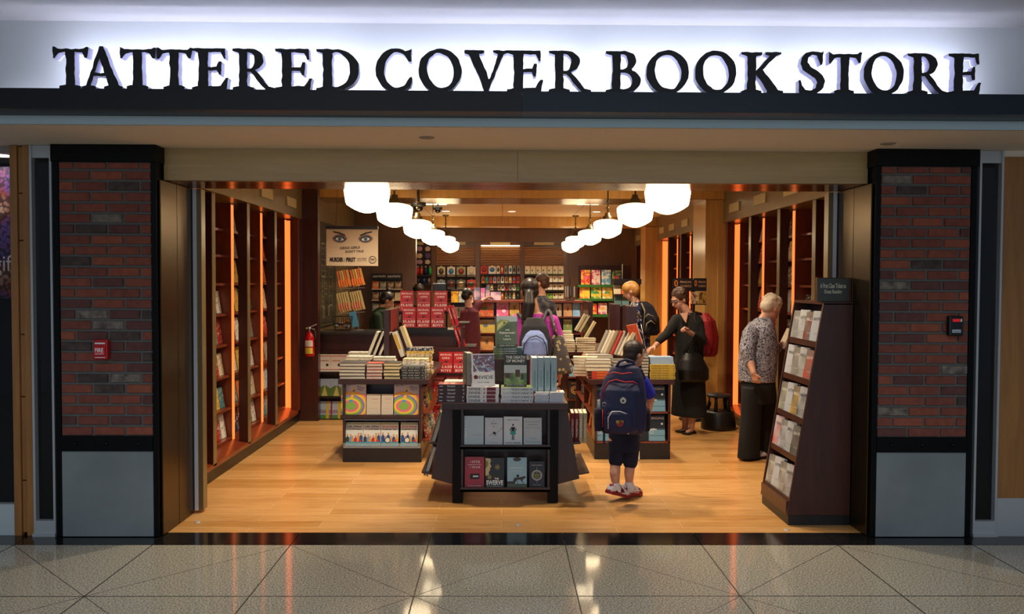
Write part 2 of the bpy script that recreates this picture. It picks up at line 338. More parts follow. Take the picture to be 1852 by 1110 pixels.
# ================================================================== hall ceiling, soffit, fascia
mb = MB(); mb.box(-7, 7, 4.715, 5.56, 2.50, 2.54); struct('ceiling_soffit', mb, TAUPE)
mb = MB(); mb.box(-7, 7, 4.70, 4.72, 2.50, 2.556); struct('trim_2', mb, PALEBLUE)
mb = MB(); mb.box(-7, 7, 4.745, 5.0, 2.545, 3.16); struct('wall_sign', mb, WALLW)
mb = MB(); mb.box(-7, 7, 3.2, 4.76, 3.075, 3.2); struct('ceiling', mb, CEILG)
BEAMZ0, BEAMZ1 = 2.545, 2.652
t = thing('canopy_beam', (0, 4.58, BEAMZ0), 'long black steel beam carrying the big shop name letters', 'beam')
mb = MB(); mb.box(-7, .10, 4.50, 4.66, BEAMZ0, BEAMZ1); part('beam_section', mb, M('#0e1216', .4, .2), t)
mb = MB(); mb.box(.102, 7, 4.50, 4.66, BEAMZ0, BEAMZ1); part('beam_section', mb, M('#1a2631', .35, .3), t)
mb = MB(); mb.box(-2.75, 2.62, 4.70, 4.73, BEAMZ0 + .02, BEAMZ0 + .035); part('lamp_strip', mb, M('#ffffff', emit=16, ecol='#e9ecff'), t)
mb = MB(); mb.box(-7, 7, 4.66, 4.72, BEAMZ0 + .002, BEAMZ0 + .018); part('light_tray', mb, M('#30302c', .5), t)
# recessed discs in the soffit
for px, py, lb in ((772, 249, 'small round cover plate in the soffit above the hanging globes'), (1606, 260, 'small round cover plate in the soffit above the brick pillar with card reader')):
    d = ray(px, py); P = Vector((0, 0, CAM_Z)) + d * ((2.4975 - CAM_Z) / d.z)
    mb = MB(); mb.lathe([(.001, 0), (.036, 0), (.046, .004), (.046, .01)], P + Vector((0, 0, -.004)), 24, cap=True); single('ceiling_cover_plate', mb, M('#8d8478', .5), lb, 'ceiling fitting', 'soffit cover plates')
# ================================================================== sign letters
SIGN = [('T', 95.6, 160.5), ('A', 148, 222), ('T', 217, 283), ('T', 283.6, 348.4), ('E', 346.8, 413), ('R', 420.7, 497.5), ('E', 497.5, 564), ('D', 572, 650),
        ('C', 679, 745), ('O', 756.7, 835), ('V', 840, 919), ('E', 917, 982.6), ('R', 992.6, 1069.4), ('B', 1096, 1159.5), ('O', 1168.9, 1246), ('O', 1256.6, 1331.8), ('K', 1340.5, 1416.8),
        ('S', 1444, 1492), ('T', 1498.7, 1558.7), ('O', 1561.8, 1634.8), ('R', 1641, 1716), ('E', 1715, 1775)]
ORD = ['first', 'second', 'third', 'fourth', 'fifth', 'sixth', 'seventh', 'eighth', 'ninth', 'tenth', 'eleventh', 'twelfth']
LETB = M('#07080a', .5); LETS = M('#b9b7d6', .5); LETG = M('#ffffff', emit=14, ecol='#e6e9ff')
words_of = ['Tattered'] * 8 + ['Cover'] * 5 + ['Book'] * 4 + ['Store'] * 5
cnt = {}
for i, (ch, xa, xb) in enumerate(SIGN):
    ysign = 4.52; x0, x1 = WX(xa, ysign, 135), WX(xb, ysign, 135); h = .2165
    vs, fs = glyph_mesh(ch, x1 - x0, h, .056, i + 1, .011); cx = (x0 + x1) / 2
    t = thing('sign_letter', (cx, ysign + .028, BEAMZ1), 'x', 'sign letter', 'shop name letters on the beam')
    wd_ = words_of[i]; cnt[(wd_, ch)] = cnt.get((wd_, ch), 0) + 1; tot = sum(1 for j in range(22) if words_of[j] == wd_ and SIGN[j][0] == ch)
    nm = {'Tattered': 'first', 'Cover': 'second', 'Book': 'third', 'Store': 'fourth'}[wd_]
    t['label'] = f"big black letter {ch}" + (f", {ORD[cnt[(wd_, ch)] - 1]} {ch}" if tot > 1 else '') + f" in the {nm} word of the backlit shop sign"
    def tr(p): return (cx + p.x, ysign + .028 - p.z, BEAMZ1 + p.y + .002)
    mb = MB(); mb.add([tr(p) for p in vs], [f for f, flat in fs if flat], 0)
    # the front faces only (towards the camera) go to the face part; the back glows
    front = MB(); back = MB(); side = MB()
    P = [tr(p) for p in vs]
    for f, flat in fs:
        tgt = side if not flat else (front if P[f[0]][1] < ysign + .028 else back)
        idx = {}; v_ = []
        for k in f:
            idx[k] = len(v_); v_.append(P[k])
        tgt.add(v_, [tuple(idx[k] for k in f)], 0)
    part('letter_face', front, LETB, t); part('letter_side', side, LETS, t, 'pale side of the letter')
    back.v = [(p[0], p[1] + .001, p[2]) for p in back.v]; part('back_light', back, LETG, t, 'glowing back of the letter')
# ================================================================== header over the opening
XL, XR = -2.19, 2.384
mb = MB(); mb.box(XL, .097, 5.52, 5.60, 2.293, 2.50); mb.box(.099, XR, 5.52, 5.60, 2.293, 2.50); o = struct('trim_4', mb, MAPLE)
mb = MB(); mb.box(XL, XR, 5.60, 5.95, 2.30, 3.0); struct('wall_header', mb, MAHOG)
mb = MB(); mb.box(XL, XR, 5.525, 5.72, 2.287, 2.2925); mb.box(XL, XR, 5.728, 5.955, 2.287, 2.2999); struct('trim_5', mb, M('#7a4e2a', .2, .75))
# ================================================================== pillars
def pillar(nm, x0, x1, side, label, inner):
    t = thing(nm, ((x0 + x1) / 2, FRONT + .1, 0), label, 'pillar', 'brick pillars at the shop opening')
    yb = FRONT + .52
    mb = MB(); mb.box(x0 + .01, x1 - .01, FRONT + .03, yb, 0, 2.49, 0); part('core', mb, BLACKSTEEL, t)
    mb = MB(); mb.box(x0 - .005, x1 + .005, FRONT - .02, FRONT + .13, 2.392, 2.499); part('cap', mb, BLACKSTEEL, t, bevel=.002)
    for a, b_ in ((x0, x0 + .034), (x1 - .034, x1)):
        mb = MB(); mb.box(a, b_, FRONT - .005, FRONT + .04, 0.005, 2.392); part('edge_angle', mb, BLACKSTEEL, t, bevel=.002)
    mb = MB(); mb.box(x0 + .034, x1 - .034, FRONT - .012, FRONT + .03, .556, .652); part('rail', mb, BLACKSTEEL, t, bevel=.002)
    for k in (-1, 0, 1):
        c = (x0 + x1) / 2 + k * .2; mb = MB(); n_ = 14
        mb.loft([[(c + r * cos(2 * pi * i / n_), y, .604 + r * sin(2 * pi * i / n_)) for i in range(n_)] for r, y in ((.012, FRONT - .012), (.012, FRONT - .016), (.007, FRONT - .021), (.001, FRONT - .023))])
        part('bolt', mb, M('#1c1c1e', .35, .8), t)
    mb = MB(); mb.box(x0 + .036, x1 - .036, FRONT - .002, FRONT + .03, .006, .554); part('kick_panel', mb, GREYPANEL, t, bevel=.001)
    mb = MB(); mb.box(x0 + .034, x1 - .034, FRONT + .010, FRONT + .03, .652, 2.392, 0)
    rnd = random.Random(5 if side > 0 else 3); bw, bh = .206, .0668; z = .656; row = 0; a, b_ = x0 + .036, x1 - .036
    while z < 2.385:
        x = a - (bw / 2 if row % 2 else 0) + (.0 if row % 2 else .0)
        while x < b_:
            xa, xb = max(a, x), min(b_, x + bw - .012)
            if xb - xa > .02:
                mi = rnd.choices([1, 2, 3, 4, 5, 6], [30, 28, 16, 9, 12, 5])[0]; pr = rnd.uniform(.0, .004)
                z1 = min(z + bh - .013, 2.39)
                e = .0035
                y0 = FRONT + .002 - pr; y1 = FRONT + .012
                vs = [(xa, y1, z), (xb, y1, z), (xb, y1, z1), (xa, y1, z1), (xa + e, y0, z + e), (xb - e, y0, z + e), (xb - e, y0, z1 - e), (xa + e, y0, z1 - e)]
                vs = [(p[0] + rnd.uniform(-.0015, .0015), p[1], p[2] + rnd.uniform(-.0012, .0012)) for p in vs]
                mb.add(vs, [(4, 5, 6, 7), (0, 1, 5, 4), (1, 2, 6, 5), (2, 3, 7, 6), (3, 0, 4, 7)], mi)
            x += bw
        z += bh + .0009; row += 1
    part('brick_panel', mb, [MORTAR] + BR, t)
    return t
pillar('brick_pillar', WX(98, FRONT), XL, -1, 'black framed red brick pillar carrying the fire alarm pull box', 1)
pillar('brick_pillar', XR, WX(1763, FRONT), 1, 'black framed red brick pillar beside the slanted book rack, with card reader', -1)
# fire alarm pull station
P = W(187.5, 631, FRONT); t = thing('fire_alarm_box', (P.x, FRONT - .03, P.z), 'small red fire alarm pull box on the brick pillar', 'fire alarm')
RED = M('#b01018', .35); mb = MB(); mb.box(P.x - .044, P.x + .044, FRONT - .045, FRONT + .001, P.z - .062, P.z + .062); part('housing', mb, RED, t, bevel=.006)
mb = MB(); mb.box(P.x - .038, P.x + .032, FRONT - .054, FRONT - .044, P.z - .035, P.z + .02); part('pull_bar', mb, M('#c9141c', .35), t, bevel=.003)
mb = MB(); letter(mb, 'FIRE', (P.x - .003, FRONT - .0548, P.z - .003), .052, .026, (1, 0, 0), (0, 0, 1), bold=.02); letter(mb, 'ALARM', (P.x - .003, FRONT - .0548, P.z - .026), .052, .010, (1, 0, 0), (0, 0, 1))
mb.box(P.x - .034, P.x + .03, FRONT - .0465, FRONT - .0455, P.z + .035, P.z + .044); mb.box(P.x - .034, P.x + .03, FRONT - .0465, FRONT - .0455, P.z - .052, P.z - .048)
part('lettering', mb, M('#e8e6e6', .5), t)
# card reader
P = W(1724, 589, FRONT); t = thing('card_reader', (P.x, FRONT - .03, P.z), 'black wall card reader with small red window on brick pillar', 'card reader')
mb = MB(); mb.box(P.x - .046, P.x + .046, FRONT - .04, FRONT + .001, P.z - .064, P.z + .064); part('housing', mb, M('#0a0a0c', .35), t, bevel=.008)
mb = MB(); mb.box(P.x - .026, P.x + .02, FRONT - .042, FRONT - .038, P.z + .028, P.z + .046); part('indicator', mb, M('#c01018', .4, emit=.5), t)
mb = MB(); mb.box(P.x + .024, P.x + .034, FRONT - .042, FRONT - .038, P.z + .028, P.z + .046); part('indicator', mb, WHITE, t)
mb = MB(); mb.box(P.x - .028, P.x + .028, FRONT - .0415, FRONT - .039, P.z - .042, P.z - .022); part('name_plate', mb, M('#b9c3cc', .4), t)
mb = MB(); letter(mb, 'Closed', (P.x, FRONT - .0422, P.z - .032), .046, .012, (1, 0, 0), (0, 0, 1)); part('lettering', mb, BLACK, t)
# ================================================================== folding bronze door stacks on both jambs
def jamb(x, s, lab):
    t = thing('folding_door_stack', (x, 5.7, 0), lab, 'door', 'folded bronze door stacks')
    for k, (ya, yb) in enumerate(((5.425, 5.69), (5.697, 5.965))):
        mb = MB(); mb.box(x + s * .006, x + s * .016, ya, yb, .004, 2.285)
        part('door_panel', mb, BRONZE, t, bevel=.002)
    mb = MB(); mb.box(x + s * .0145, x + s * .0175, 5.71, 5.735, .98, 1.055); part('finger_pull', mb, M('#0a0908', .4), t)
    mb = MB(); mb.box(x + s * .012, x + s * .08, 5.97, 6.05, .02, 2.285, 0); o = part('edge_post', mb, OLIVE, t, bevel=.002)
    mb = MB(); mb.box(x + s * .022, x + s * .046, 5.962, 5.972, .02, 2.285); part('weather_strip', mb, M('#d3dae2', .35), t, 'pale blue strip')
    mb = MB(); mb.box(x + s * .010, x + s * .017, 5.962, 5.972, .02, 2.285); part('brush_seal', mb, M('#2c4470', .7), t)
jamb(XL, 1, 'folded bronze door panels on the jamb beside the fire alarm pillar')
jamb(XR, -1, 'folded bronze door panels behind the slanted book rack')
# ================================================================== neighbours either side
x0, x1 = WX(20, 5.43), WX(56, 5.43)
t = thing('oak_post', ((x0 + x1) / 2, 5.46, 0), 'grooved oak post beside the neighbouring shop window', 'post')
mb = MB(); mb.box(x0, x0 + .045, 5.43, 5.53, 0, 2.498); part('stile', mb, OAKW, t, bevel=.002)
zz = [0.02, .36, .9, 1.3, 1.9, 2.2, 2.498]
for k in range(6):
    mb = MB(); mb.box(x0 + .048, x0 + .078, 5.445, 5.53, zz[k], zz[k + 1] - .008); part('infill_block', mb, OAKW, t)
mb = MB(); mb.box(x0 + .081, x1, 5.43, 5.53, 0, 2.498); part('stile', mb, OAKW, t, bevel=.002)
def glazed(xa, xb, lab, tt=.46):
    t = thing('side_light', ((xa + xb) / 2, 5.46, 0), lab, 'window', 'narrow glazed side lights')
    for a, b_ in ((xa, xa + .014), (xb - .014, xb)):
        mb = MB(); mb.box(a, b_, 5.42, 5.52, 0, 2.498); part('frame', mb, STEEL, t)
    mb = MB(); mb.box(xa + .014, xb - .014, 5.43, 5.52, 2.42, 2.498); part('head_rail', mb, STEEL, t)
    mb = MB(); mb.box(xa + .014, xb - .014, 5.42, 5.52, .0, .10); part('base_rail', mb, STEEL, t)
    mb = MB(); mb.box(xa - .003, xb + .003, 5.405, 5.43, .0, .022); part('foot_plate', mb, STEEL, t)
    mb = MB(); mb.box(xa + .014, xb - .014, 5.46, 5.475, .10, 2.42); part('pane', mb, M('#050607', .08), t)
glazed(WX(57, 5.43), WX(98, 5.43) - .004, 'narrow dark glazed side light beside the oak post')
glazed(WX(1765, 5.43) + .006, WX(1810, 5.43), 'narrow dark glazed side light beside the oak wall panel')
x0, x1 = WX(1811, 5.43), 4.6
t = thing('oak_wall_panel', ((x0 + x1) / 2, 5.46, 0), 'tall oak wall panel standing on a steel kick plate', 'wall panel')
mb = MB(); mb.box(x0, x1, 5.43, 5.5, .25, 2.46); part('panel', mb, OAKW, t)
mb = MB(); mb.box(x0, x1, 5.425, 5.5, .0, .25); part('kick_plate', mb, STEEL, t)
mb = MB(); mb.box(x0, x1, 5.44, 5.5, 2.46, 2.5); struct('trim_6', mb, TAUPE)
x1 = WX(20, 5.43)
mb = MB(); mb.box(-4.6, x1, 5.44, 5.5, 0, .20); struct('trim_7', mb, M('#aeb9bd', .4))
mb = MB(); mb.box(-4.6, x1, 5.46, 5.47, .20, 2.498); o = struct('window_1', mb, M('#0a0f12', .05, alpha=.25))
mb = MB(); mb.box(-4.6, x1 + .03, 6.0, 6.05, 0, 2.6); struct('wall_neighbour', mb, M('#141618', .6))
mb = MB(); mb.box(-4.6, x1 + .02, 5.5, 6.0, 2.46, 2.6); struct('ceiling_neighbour', mb, WHITE)
mb = MB(); mb.lathe([(.001, 0), (.05, 0), (.06, .004)], (WX(4, 5.6), 5.62, 2.455), 20, cap=True); single('shop_downlight', mb, M('#ffffff', emit=6), 'round lit downlight in the neighbouring shop window', 'downlight')
# mosaic poster in that window
t = thing('window_poster', (-3.45, 5.72, 1.6), 'purple dotted mosaic poster in the neighbouring shop window', 'poster')
m, nt, b = nodes_mat('dotted_mosaic', .5); v = coords(nt, (1, 1, 1))
vo = N(nt, 'ShaderNodeTexVoronoi', Scale=45.0); nt.links.new(v, vo.inputs['Vector']); no = N(nt, 'ShaderNodeTexNoise', Scale=3.0); nt.links.new(v, no.inputs['Vector'])
cA = ramp(nt, no.outputs['Fac'], [(.38, '#c9a08a'), (.46, '#8a3e2c'), (.52, '#6a3a78'), (.62, '#3b3f86')]); cB = ramp(nt, vo.outputs['Distance'], [(.0, '#ffffff'), (.5, '#ffffff'), (.62, '#302038')])
mx = N(nt, 'ShaderNodeMix', data_type='RGBA', blend_type='MULTIPLY'); mx.inputs[0].default_value = .8; nt.links.new(cA, mx.inputs[6]); nt.links.new(cB, mx.inputs[7]); nt.links.new(mx.outputs[2], b.inputs['Base Color'])
mb = MB(); mb.box(-3.9, x1 + .02, 5.72, 5.725, 1.52, 2.40); part('print', mb, m, t)
mb = MB(); letter(mb, 'gift', (WX(8, 5.7), 5.716, 1.74), .16, .14, (1, 0, 0), (0, 0, 1)); part('lettering', mb, WHITE, t)
area_lamp('neighbour_shop_light', (-3.5, 5.6, 2.42), (0, 0, 0), .6, .1, 4, (1, .95, .9))
# ================================================================== shop envelope
CZ = 2.76
mb = MB(); mb.box(-3.2, 3.4, 5.95, 17.6, CZ, CZ + .08)
m, nt, b = nodes_mat('ceiling_tiles', .7); v = coords(nt); br = N(nt, 'ShaderNodeTexBrick', Scale=1.0, offset=0.0); br.inputs['Brick Width'].default_value = 1.2; br.inputs['Row Height'].default_value = 1.9
br.inputs['Mortar Size'].default_value = .006; br.inputs['Color1'].default_value = (*hexc('#cbb894'), 1); br.inputs['Color2'].default_value = (*hexc('#cfbd9a'), 1); br.inputs['Mortar'].default_value = (*hexc('#8a7650'), 1)
nt.links.new(v, br.inputs['Vector']); nt.links.new(br.outputs['Color'], b.inputs['Base Color']); struct('ceiling_shop', mb, m)
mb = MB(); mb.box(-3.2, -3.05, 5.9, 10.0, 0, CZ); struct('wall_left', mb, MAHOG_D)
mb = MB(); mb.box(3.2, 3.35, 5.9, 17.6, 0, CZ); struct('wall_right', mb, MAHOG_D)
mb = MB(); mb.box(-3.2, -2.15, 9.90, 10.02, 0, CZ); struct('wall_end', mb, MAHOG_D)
mb = MB(); mb.box(-2.55, -2.25, 10.02, 13.05, 0, CZ); struct('wall_counter_side', mb, OLIVE)
mb = MB(); mb.box(-2.3, WX(752, 12.9), 12.90, 13.05, 0, CZ); struct('wall_counter_back', mb, BROWNW)
mb = MB(); mb.box(-2.6, 3.3, 17.25, 17.4, 0, CZ)
struct('wall_back', mb, BROWNW)
# bulkheads
mb = MB(); mb.box(-2.25, 3.2, 10.2, 10.95, WZ(358, 10.2), CZ); struct('trim_8', mb, ANIGRE)
mb = MB(); mb.box(-2.25, 3.2, 10.205, 10.945, WZ(358, 10.2) - .006, WZ(358, 10.2)); struct('trim_9', mb, M('#9a7038', .22, .5))
mb = MB(); mb.box(-2.25, 3.2, 14.6, 15.1, WZ(409, 14.6), CZ); struct('trim_10', mb, ANIGRE)
mb = MB(); mb.box(-2.25, 3.2, 15.1, 15.14, WZ(411, 15.1), WZ(408, 15.1)); struct('trim_11', mb, WHITE)
# pilasters on the step-stool side
mb = MB(); mb.box(2.47, 2.62, 10.28, 10.95, 0, 2.64); struct('trim_12', mb, ANIGRE)
mb = MB(); mb.box(2.62, 3.2, 10.24, 10.97, 0, 2.64); struct('trim_13', mb, ANIGRE)
mb = MB(); mb.box(2.47, 2.66, 14.6, 15.1, 0, 2.60); struct('trim_14', mb, ANIGRE)
mb = MB(); mb.box(2.66, 3.2, 14.56, 15.12, 0, 2.60); struct('trim_15', mb, ANIGRE)
# ceiling fittings: round downlights and square panels
LIT = M('#ffffff', emit=7, ecol='#ffe6bc')
k = 0
for (xx, yy) in SHOP_DOWN:
    mb = MB(); mb.lathe([(.085, 0), (.085, -.006), (.066, -.008)], (xx, yy, CZ), 20)
    nm_row = ORD[(k // 3)]; col_ = ('cash counter side', 'middle line', 'step stool side')[k % 3]
    t = thing('ceiling_downlight', (xx, yy, CZ), f'small round ceiling downlight, {nm_row} row from the entrance, {col_}', 'downlight', 'round ceiling downlights')
    part('trim_ring', mb, WHITE, t); mb = MB(); mb.lathe([(.0005, -.004), (.066, -.004)], (xx, yy, CZ), 20); part('lens', mb, LIT, t); k += 1
for px, py, lb in ((786, 365, 'bright square ceiling light panel above the cash counter'), (1067, 365, 'bright square ceiling light panel above the long table')):
    d = ray(px, py); P = Vector((0, 0, CAM_Z)) + d * ((CZ - CAM_Z) / d.z)
    t = thing('ceiling_light_panel', (P.x, P.y, CZ), lb, 'ceiling light', 'square ceiling light panels')
    mb = MB(); mb.box(P.x - .17, P.x + .17, P.y - .30, P.y + .30, CZ - .012, CZ - .001); part('frame', mb, WHITE, t)
    mb = MB(); mb.box(P.x - .15, P.x + .15, P.y - .28, P.y + .28, CZ - .016, CZ - .012); part('diffuser', mb, M('#ffffff', emit=5, ecol='#ffe9c0'), t)
P = W(883, 367, 11.4); t = thing('exit_sign', (P.x, 11.4, P.z), 'small white and red emergency sign under the shop ceiling', 'sign')
mb = MB(); mb.box(P.x - .065, P.x + .065, 11.38, 11.42, P.z - .02, CZ); part('housing', mb, WHITE, t); mb = MB(); mb.box(P.x - .06, P.x + .06, 11.374, 11.38, P.z + .01, P.z + .04); part('face', mb, M('#b8282a', .5, emit=.6), t)
for px, py, r_, lb in ((757, 371, .055, 'black dome security camera above the cash counter'), (792, 377, .04, 'small black security camera beyond the dome camera')):
    P = W(px, py, 10.0 if px < 780 else 12.0); P.z += .0
    t = thing('security_camera', P, lb, 'security camera', 'black ceiling security cameras')
    top = WZ(358, 10.2) if px < 780 else CZ
    mb = MB(); mb.lathe([(r_ * 1.6, .03), (r_ * 1.6, -.01), (r_ * 1.2, -.02)], P, 18, cap=True); mb.cap(P + Vector((0, 0, .03)), (P.x, P.y, CZ), .012); part('mount', mb, M('#15120f', .5), t)
    mb = MB(); mb.ell(P + Vector((0, 0, -.03)), (r_, r_, r_ * .9)); part('dome', mb, M('#050505', .1), t)
# ================================================================== pendant globes
GLOBE = M('#fff6e4', .3, emit=7.5, ecol='#ffe3b4'); BRASS = M('#4a3a22', .35, .8)
def pendant(P, r, lab):
    t = thing('pendant_lamp', (P.x, P.y, P.z), lab, 'pendant lamp', 'white glass pendant lamps in two rows')
    s = r / .165; c = P
    prof = [(.05, .096), (.09, .090), (.135, .078), (.160, .060), (.166, .044), (.164, .02), (.154, -.045), (.147, -.062), (.125, -.078), (.09, -.098), (.055, -.113), (.025, -.121), (.001, -.122)]
    mb = MB(); mb.lathe([(a * s, b_ * s) for a, b_ in prof][::-1], c, 32); part('glass_globe', mb, GLOBE, t)
    mb = MB(); mb.lathe([(.001, .18), (.03, .175), (.035, .145), (.055, .13), (.062, .095)][::-1], c, 20); part('fitter', mb, BRASS, t)
    mb = MB(); mb.cap(c + Vector((0, 0, .17)), (c.x, c.y, CZ - .02), .008); mb.lathe([(.018, .24), (.018, .21)], c, 12, cap=True); mb.lathe([(.02, .305), (.02, .295)], c, 12, cap=True); part('stem', mb, BRASS, t)
    mb = MB(); mb.lathe([(.06, 0), (.055, -.012), (.02, -.03)], (c.x, c.y, CZ), 18, cap=True); part('canopy', mb, BRASS, t)
    d = bpy.data.lights.new('pendant_glow', 'POINT'); d.energy = 0
    bpy.data.lights.remove(d)
LAMPL = [(664, 385, 82), (713.5, 411, 63), (755, 431.5, 52), (783, 443.5, 42.5), (806, 450, 36), (814, 457, 32)]
LAMPR = [(1207, 387.5, 80), (1148.5, 411, 65), (1099, 431, 51), (1067, 443.5, 42), (1040.6, 450, 36), (1032, 457, 32)]
WSEP = 2.2
for k in range(6):
    sep = LAMPR[k][0] - LAMPL[k][0]; Y = WSEP * F_PX / sep
    for side, (px, py, w_p) in (('cash counter', LAMPL[k]), ('step stool', LAMPR[k])):
        P = W(px, py, Y); r = .166; P.z += .122
        pendant(P, .166, f'white schoolhouse glass pendant lamp, {ORD[k]} from the entrance in the {side} side row')

for px, py, lb in ((357, 944, 'small round metal floor socket by the fire alarm side door stack'), (937, 949, 'small round metal floor socket before the entrance table'), (1423, 958, 'small round metal floor socket by the slanted book rack')):
    d = ray(px, py); P = Vector((0, 0, CAM_Z)) + d * (-CAM_Z / d.z); mb = MB(); mb.lathe([(.02, 0), (.02, .0025), (.012, .003), (.0005, .003)], P, 16, mi=0); single('floor_socket', mb, STEEL, lb, 'floor fitting', 'round floor sockets')
# ================================================================== books
BOOKS = {}
LABSEEN = {}
def lab(s):
    LABSEEN[s] = LABSEEN.get(s, 0) + 1
    return s
def book_proto(key, w, h, t, cov, pages=None, soft=False, front=None, spine=None, parts=True, name=None):
    """standing book, origin at the middle of its foot; front cover towards -Y, spine at -X. front/spine: functions adding lettering"""
    if key in BOOKS: return BOOKS[key]
    name = name or ('book' if isinstance(key, tuple) and key[0] in ('wb', 's2', 'k') else ('paperback' if soft else 'hardback'))
    pages = pages or PAPER; bt = .0012 if soft else .0024; ins = .0 if soft else .004
    mb = MB(); hw, ht = w / 2, t / 2
    mb.box(-hw, hw, -ht, -ht + bt, 0, h); mb.box(-hw, hw, ht - bt, ht, 0, h); mb.box(-hw, -hw + bt, -ht + bt, ht - bt, 0, h)
    root = bpy.data.objects.new(name, None); pg = MB(); pg.box(-hw + bt, hw - ins - .0005, -ht + bt, ht - bt, ins, h - ins)
    if parts:
        root = part(name, mb, cov); part('page_block', pg, pages, root, local=True)
        for nm, fn in (('cover_print', front), ('spine_print', spine)):
            if fn: pm = MB(); mats = fn(pm, w, h, t); part(nm, pm, mats, root, local=True)
    else:
        for f, mi in zip(pg.f, pg.m): pass
        b = len(mb.v); mb.v += pg.v; mb.f += [tuple(b + i for i in f) for f in pg.f]; mb.m += [1] * len(pg.f); mb.sm += [False] * len(pg.f)
        root = part(name, mb, [cov, pages])
    COL.objects.unlink(root)
    for c in root.children: COL.objects.unlink(c)
    BOOKS[key] = root; return root
NBOOK = [0]
def put(proto, mw, label, group, cat='book'):
    r = dup(proto, mw, lab(label), group); r['category'] = cat; NBOOK[0] += 1; return r
def RT(rx=0, ry=0, rz=0): return Euler((radians(rx), radians(ry), radians(rz))).to_matrix()
def stand(proto, x, y, z, label, group, rz=0, lean=0, roll=0):
    """rz: turn about the vertical (0 faces the camera); lean: top goes back"""
    R = RT(0, 0, rz) @ RT(-lean, 0, 0) @ RT(0, roll, 0)
    return put(proto, Matrix.Translation((x, y, z)) @ R.to_4x4(), label, group)
FLAT = Matrix(((0, 0, -1), (1, 0, 0), (0, -1, 0)))       # local x->+Y, y->-Z, z->-X : spine to the camera, front cover up
def flat(proto, h, x, y, z, label, group, rz=0):
    """book lying down, spine to the camera at rz 0; (x, y) its middle, z its underside"""
    R = RT(0, 0, rz) @ FLAT; off = R @ Vector((0, 0, h / 2))
    t = proto['t']
    return put(proto, Matrix.Translation(Vector((x, y, z + t / 2)) - off) @ R.to_4x4(), label, group)
def pile(key, n, w, h, t, cov, x, y, z, rz, what, where, group, pages=None, soft=False, spine=None, front=None, parts=True, jit=.004, jr=1.2):
    p = book_proto(key, w, h, t, cov, pages, soft, front, spine, parts); p['t'] = t
    rnd = random.Random(hash(key) % 997 if isinstance(key, int) else sum(map(ord, str(key))))
    for i in range(n):
        k = n - 1 - i; pos = 'topmost' if k == 0 else ('lowest' if i == 0 else ORD[k] + ' down')
        if n == 1: pos = 'lying alone'
        flat(p, h, x + rnd.uniform(-jit, jit), y + rnd.uniform(-jit, jit), z + i * (t + .0003), f'{what}, {pos} {where}', group, rz + rnd.uniform(-jr, jr))
    return z + n * (t + .0003)
def FL(body, wf, hf, yf, mat_i=0, xf=0, fn=text_verts, bold=.0):
    return (body, wf, hf, yf, mat_i, xf, fn, bold)
def front_fn(mats, shapes=(), texts=(), e=.0008):
    """shapes: ('r', x0,x1,z0,z1,mi) as fractions or ('c', x,z,r,mi) or ('p', pts, mi); texts via FL. All on the front cover"""
    def fn(pm, w, h, t):
        y = -t / 2 - e
        for k, s in enumerate(shapes):
            yy = y - k * .00012
            if s[0] == 'r': pm.add([(w * (s[1] - .5), yy, h * s[3]), (w * (s[2] - .5), yy, h * s[3]), (w * (s[2] - .5), yy, h * s[4]), (w * (s[1] - .5), yy, h * s[4])], [(0, 1, 2, 3)], s[5])
            elif s[0] == 'c':
                rx = s[3] * w; rz = rx * (s[5] if len(s) > 5 else 1)
                pm.add([(w * (s[1] - .5) + rx * cos(2 * pi * i / 28), yy, h * s[2] + rz * sin(2 * pi * i / 28)) for i in range(28)], [tuple(range(28))], s[4])
            elif s[0] == 'p': pm.add([(w * (p[0] - .5), yy, h * p[1]) for p in s[1]], [tuple(range(len(s[1])))], s[2])
            elif s[0] == 'l':   # polyline of a width
                pts = s[1]; ww = s[3] * w
                for a, b_ in zip(pts, pts[1:]):
                    A = Vector((w * (a[0] - .5), h * a[1])); B = Vector((w * (b_[0] - .5), h * b_[1])); d = (B - A).normalized(); n_ = Vector((-d.y, d.x)) * ww / 2; A = A - d * ww * .3; B = B + d * ww * .3
                    pm.add([(q.x, yy, q.y) for q in (A - n_, B - n_, B + n_, A + n_)], [(0, 1, 2, 3)], s[2])
        yt = y - len(shapes) * .00012 - .0002
        for body, wf, hf, yf, mi, xf, f2, bo in texts:
            letter(pm, body, (w * xf, yt, h * yf), w * wf, h * hf if hf else None, (1, 0, 0), (0, 0, 1), mi, bo, f2)
        return mats
    return fn
def spine_fn(mats, texts, e=.0006, shapes=()):
    """texts: (body, centre along the spine from the top 0..1, length fraction, height fraction of t, mi)"""
    def fn(pm, w, h, t):
        x = -w / 2 - e
        for a, b_, mi in shapes:
            pm.add([(x + .0003, -t * .42, h * (1 - a)), (x + .0003, t * .42, h * (1 - a)), (x + .0003, t * .42, h * (1 - b_)), (x + .0003, -t * .42, h * (1 - b_))], [(0, 1, 2, 3)], mi)
        for body, c, ln, hf, mi in texts: letter(pm, body, (x, 0, h * (1 - c)), h * ln, t * hf, (0, 0, -1), (0, -1, 0), mi, .015)
        return mats
    return fn
def art(name, cols, scale=14, kind='noise', **kw): return blotch(name, [(.28 + .45 * i / max(1, len(cols) - 1), c) for i, c in enumerate(cols)], scale, .35, kind=kind, **kw)
TXW = M('#ece9e2', .6); TXK = M('#141416', .6); TXR = M('#b3202a', .6); TXG = M('#8c8f8e', .6)
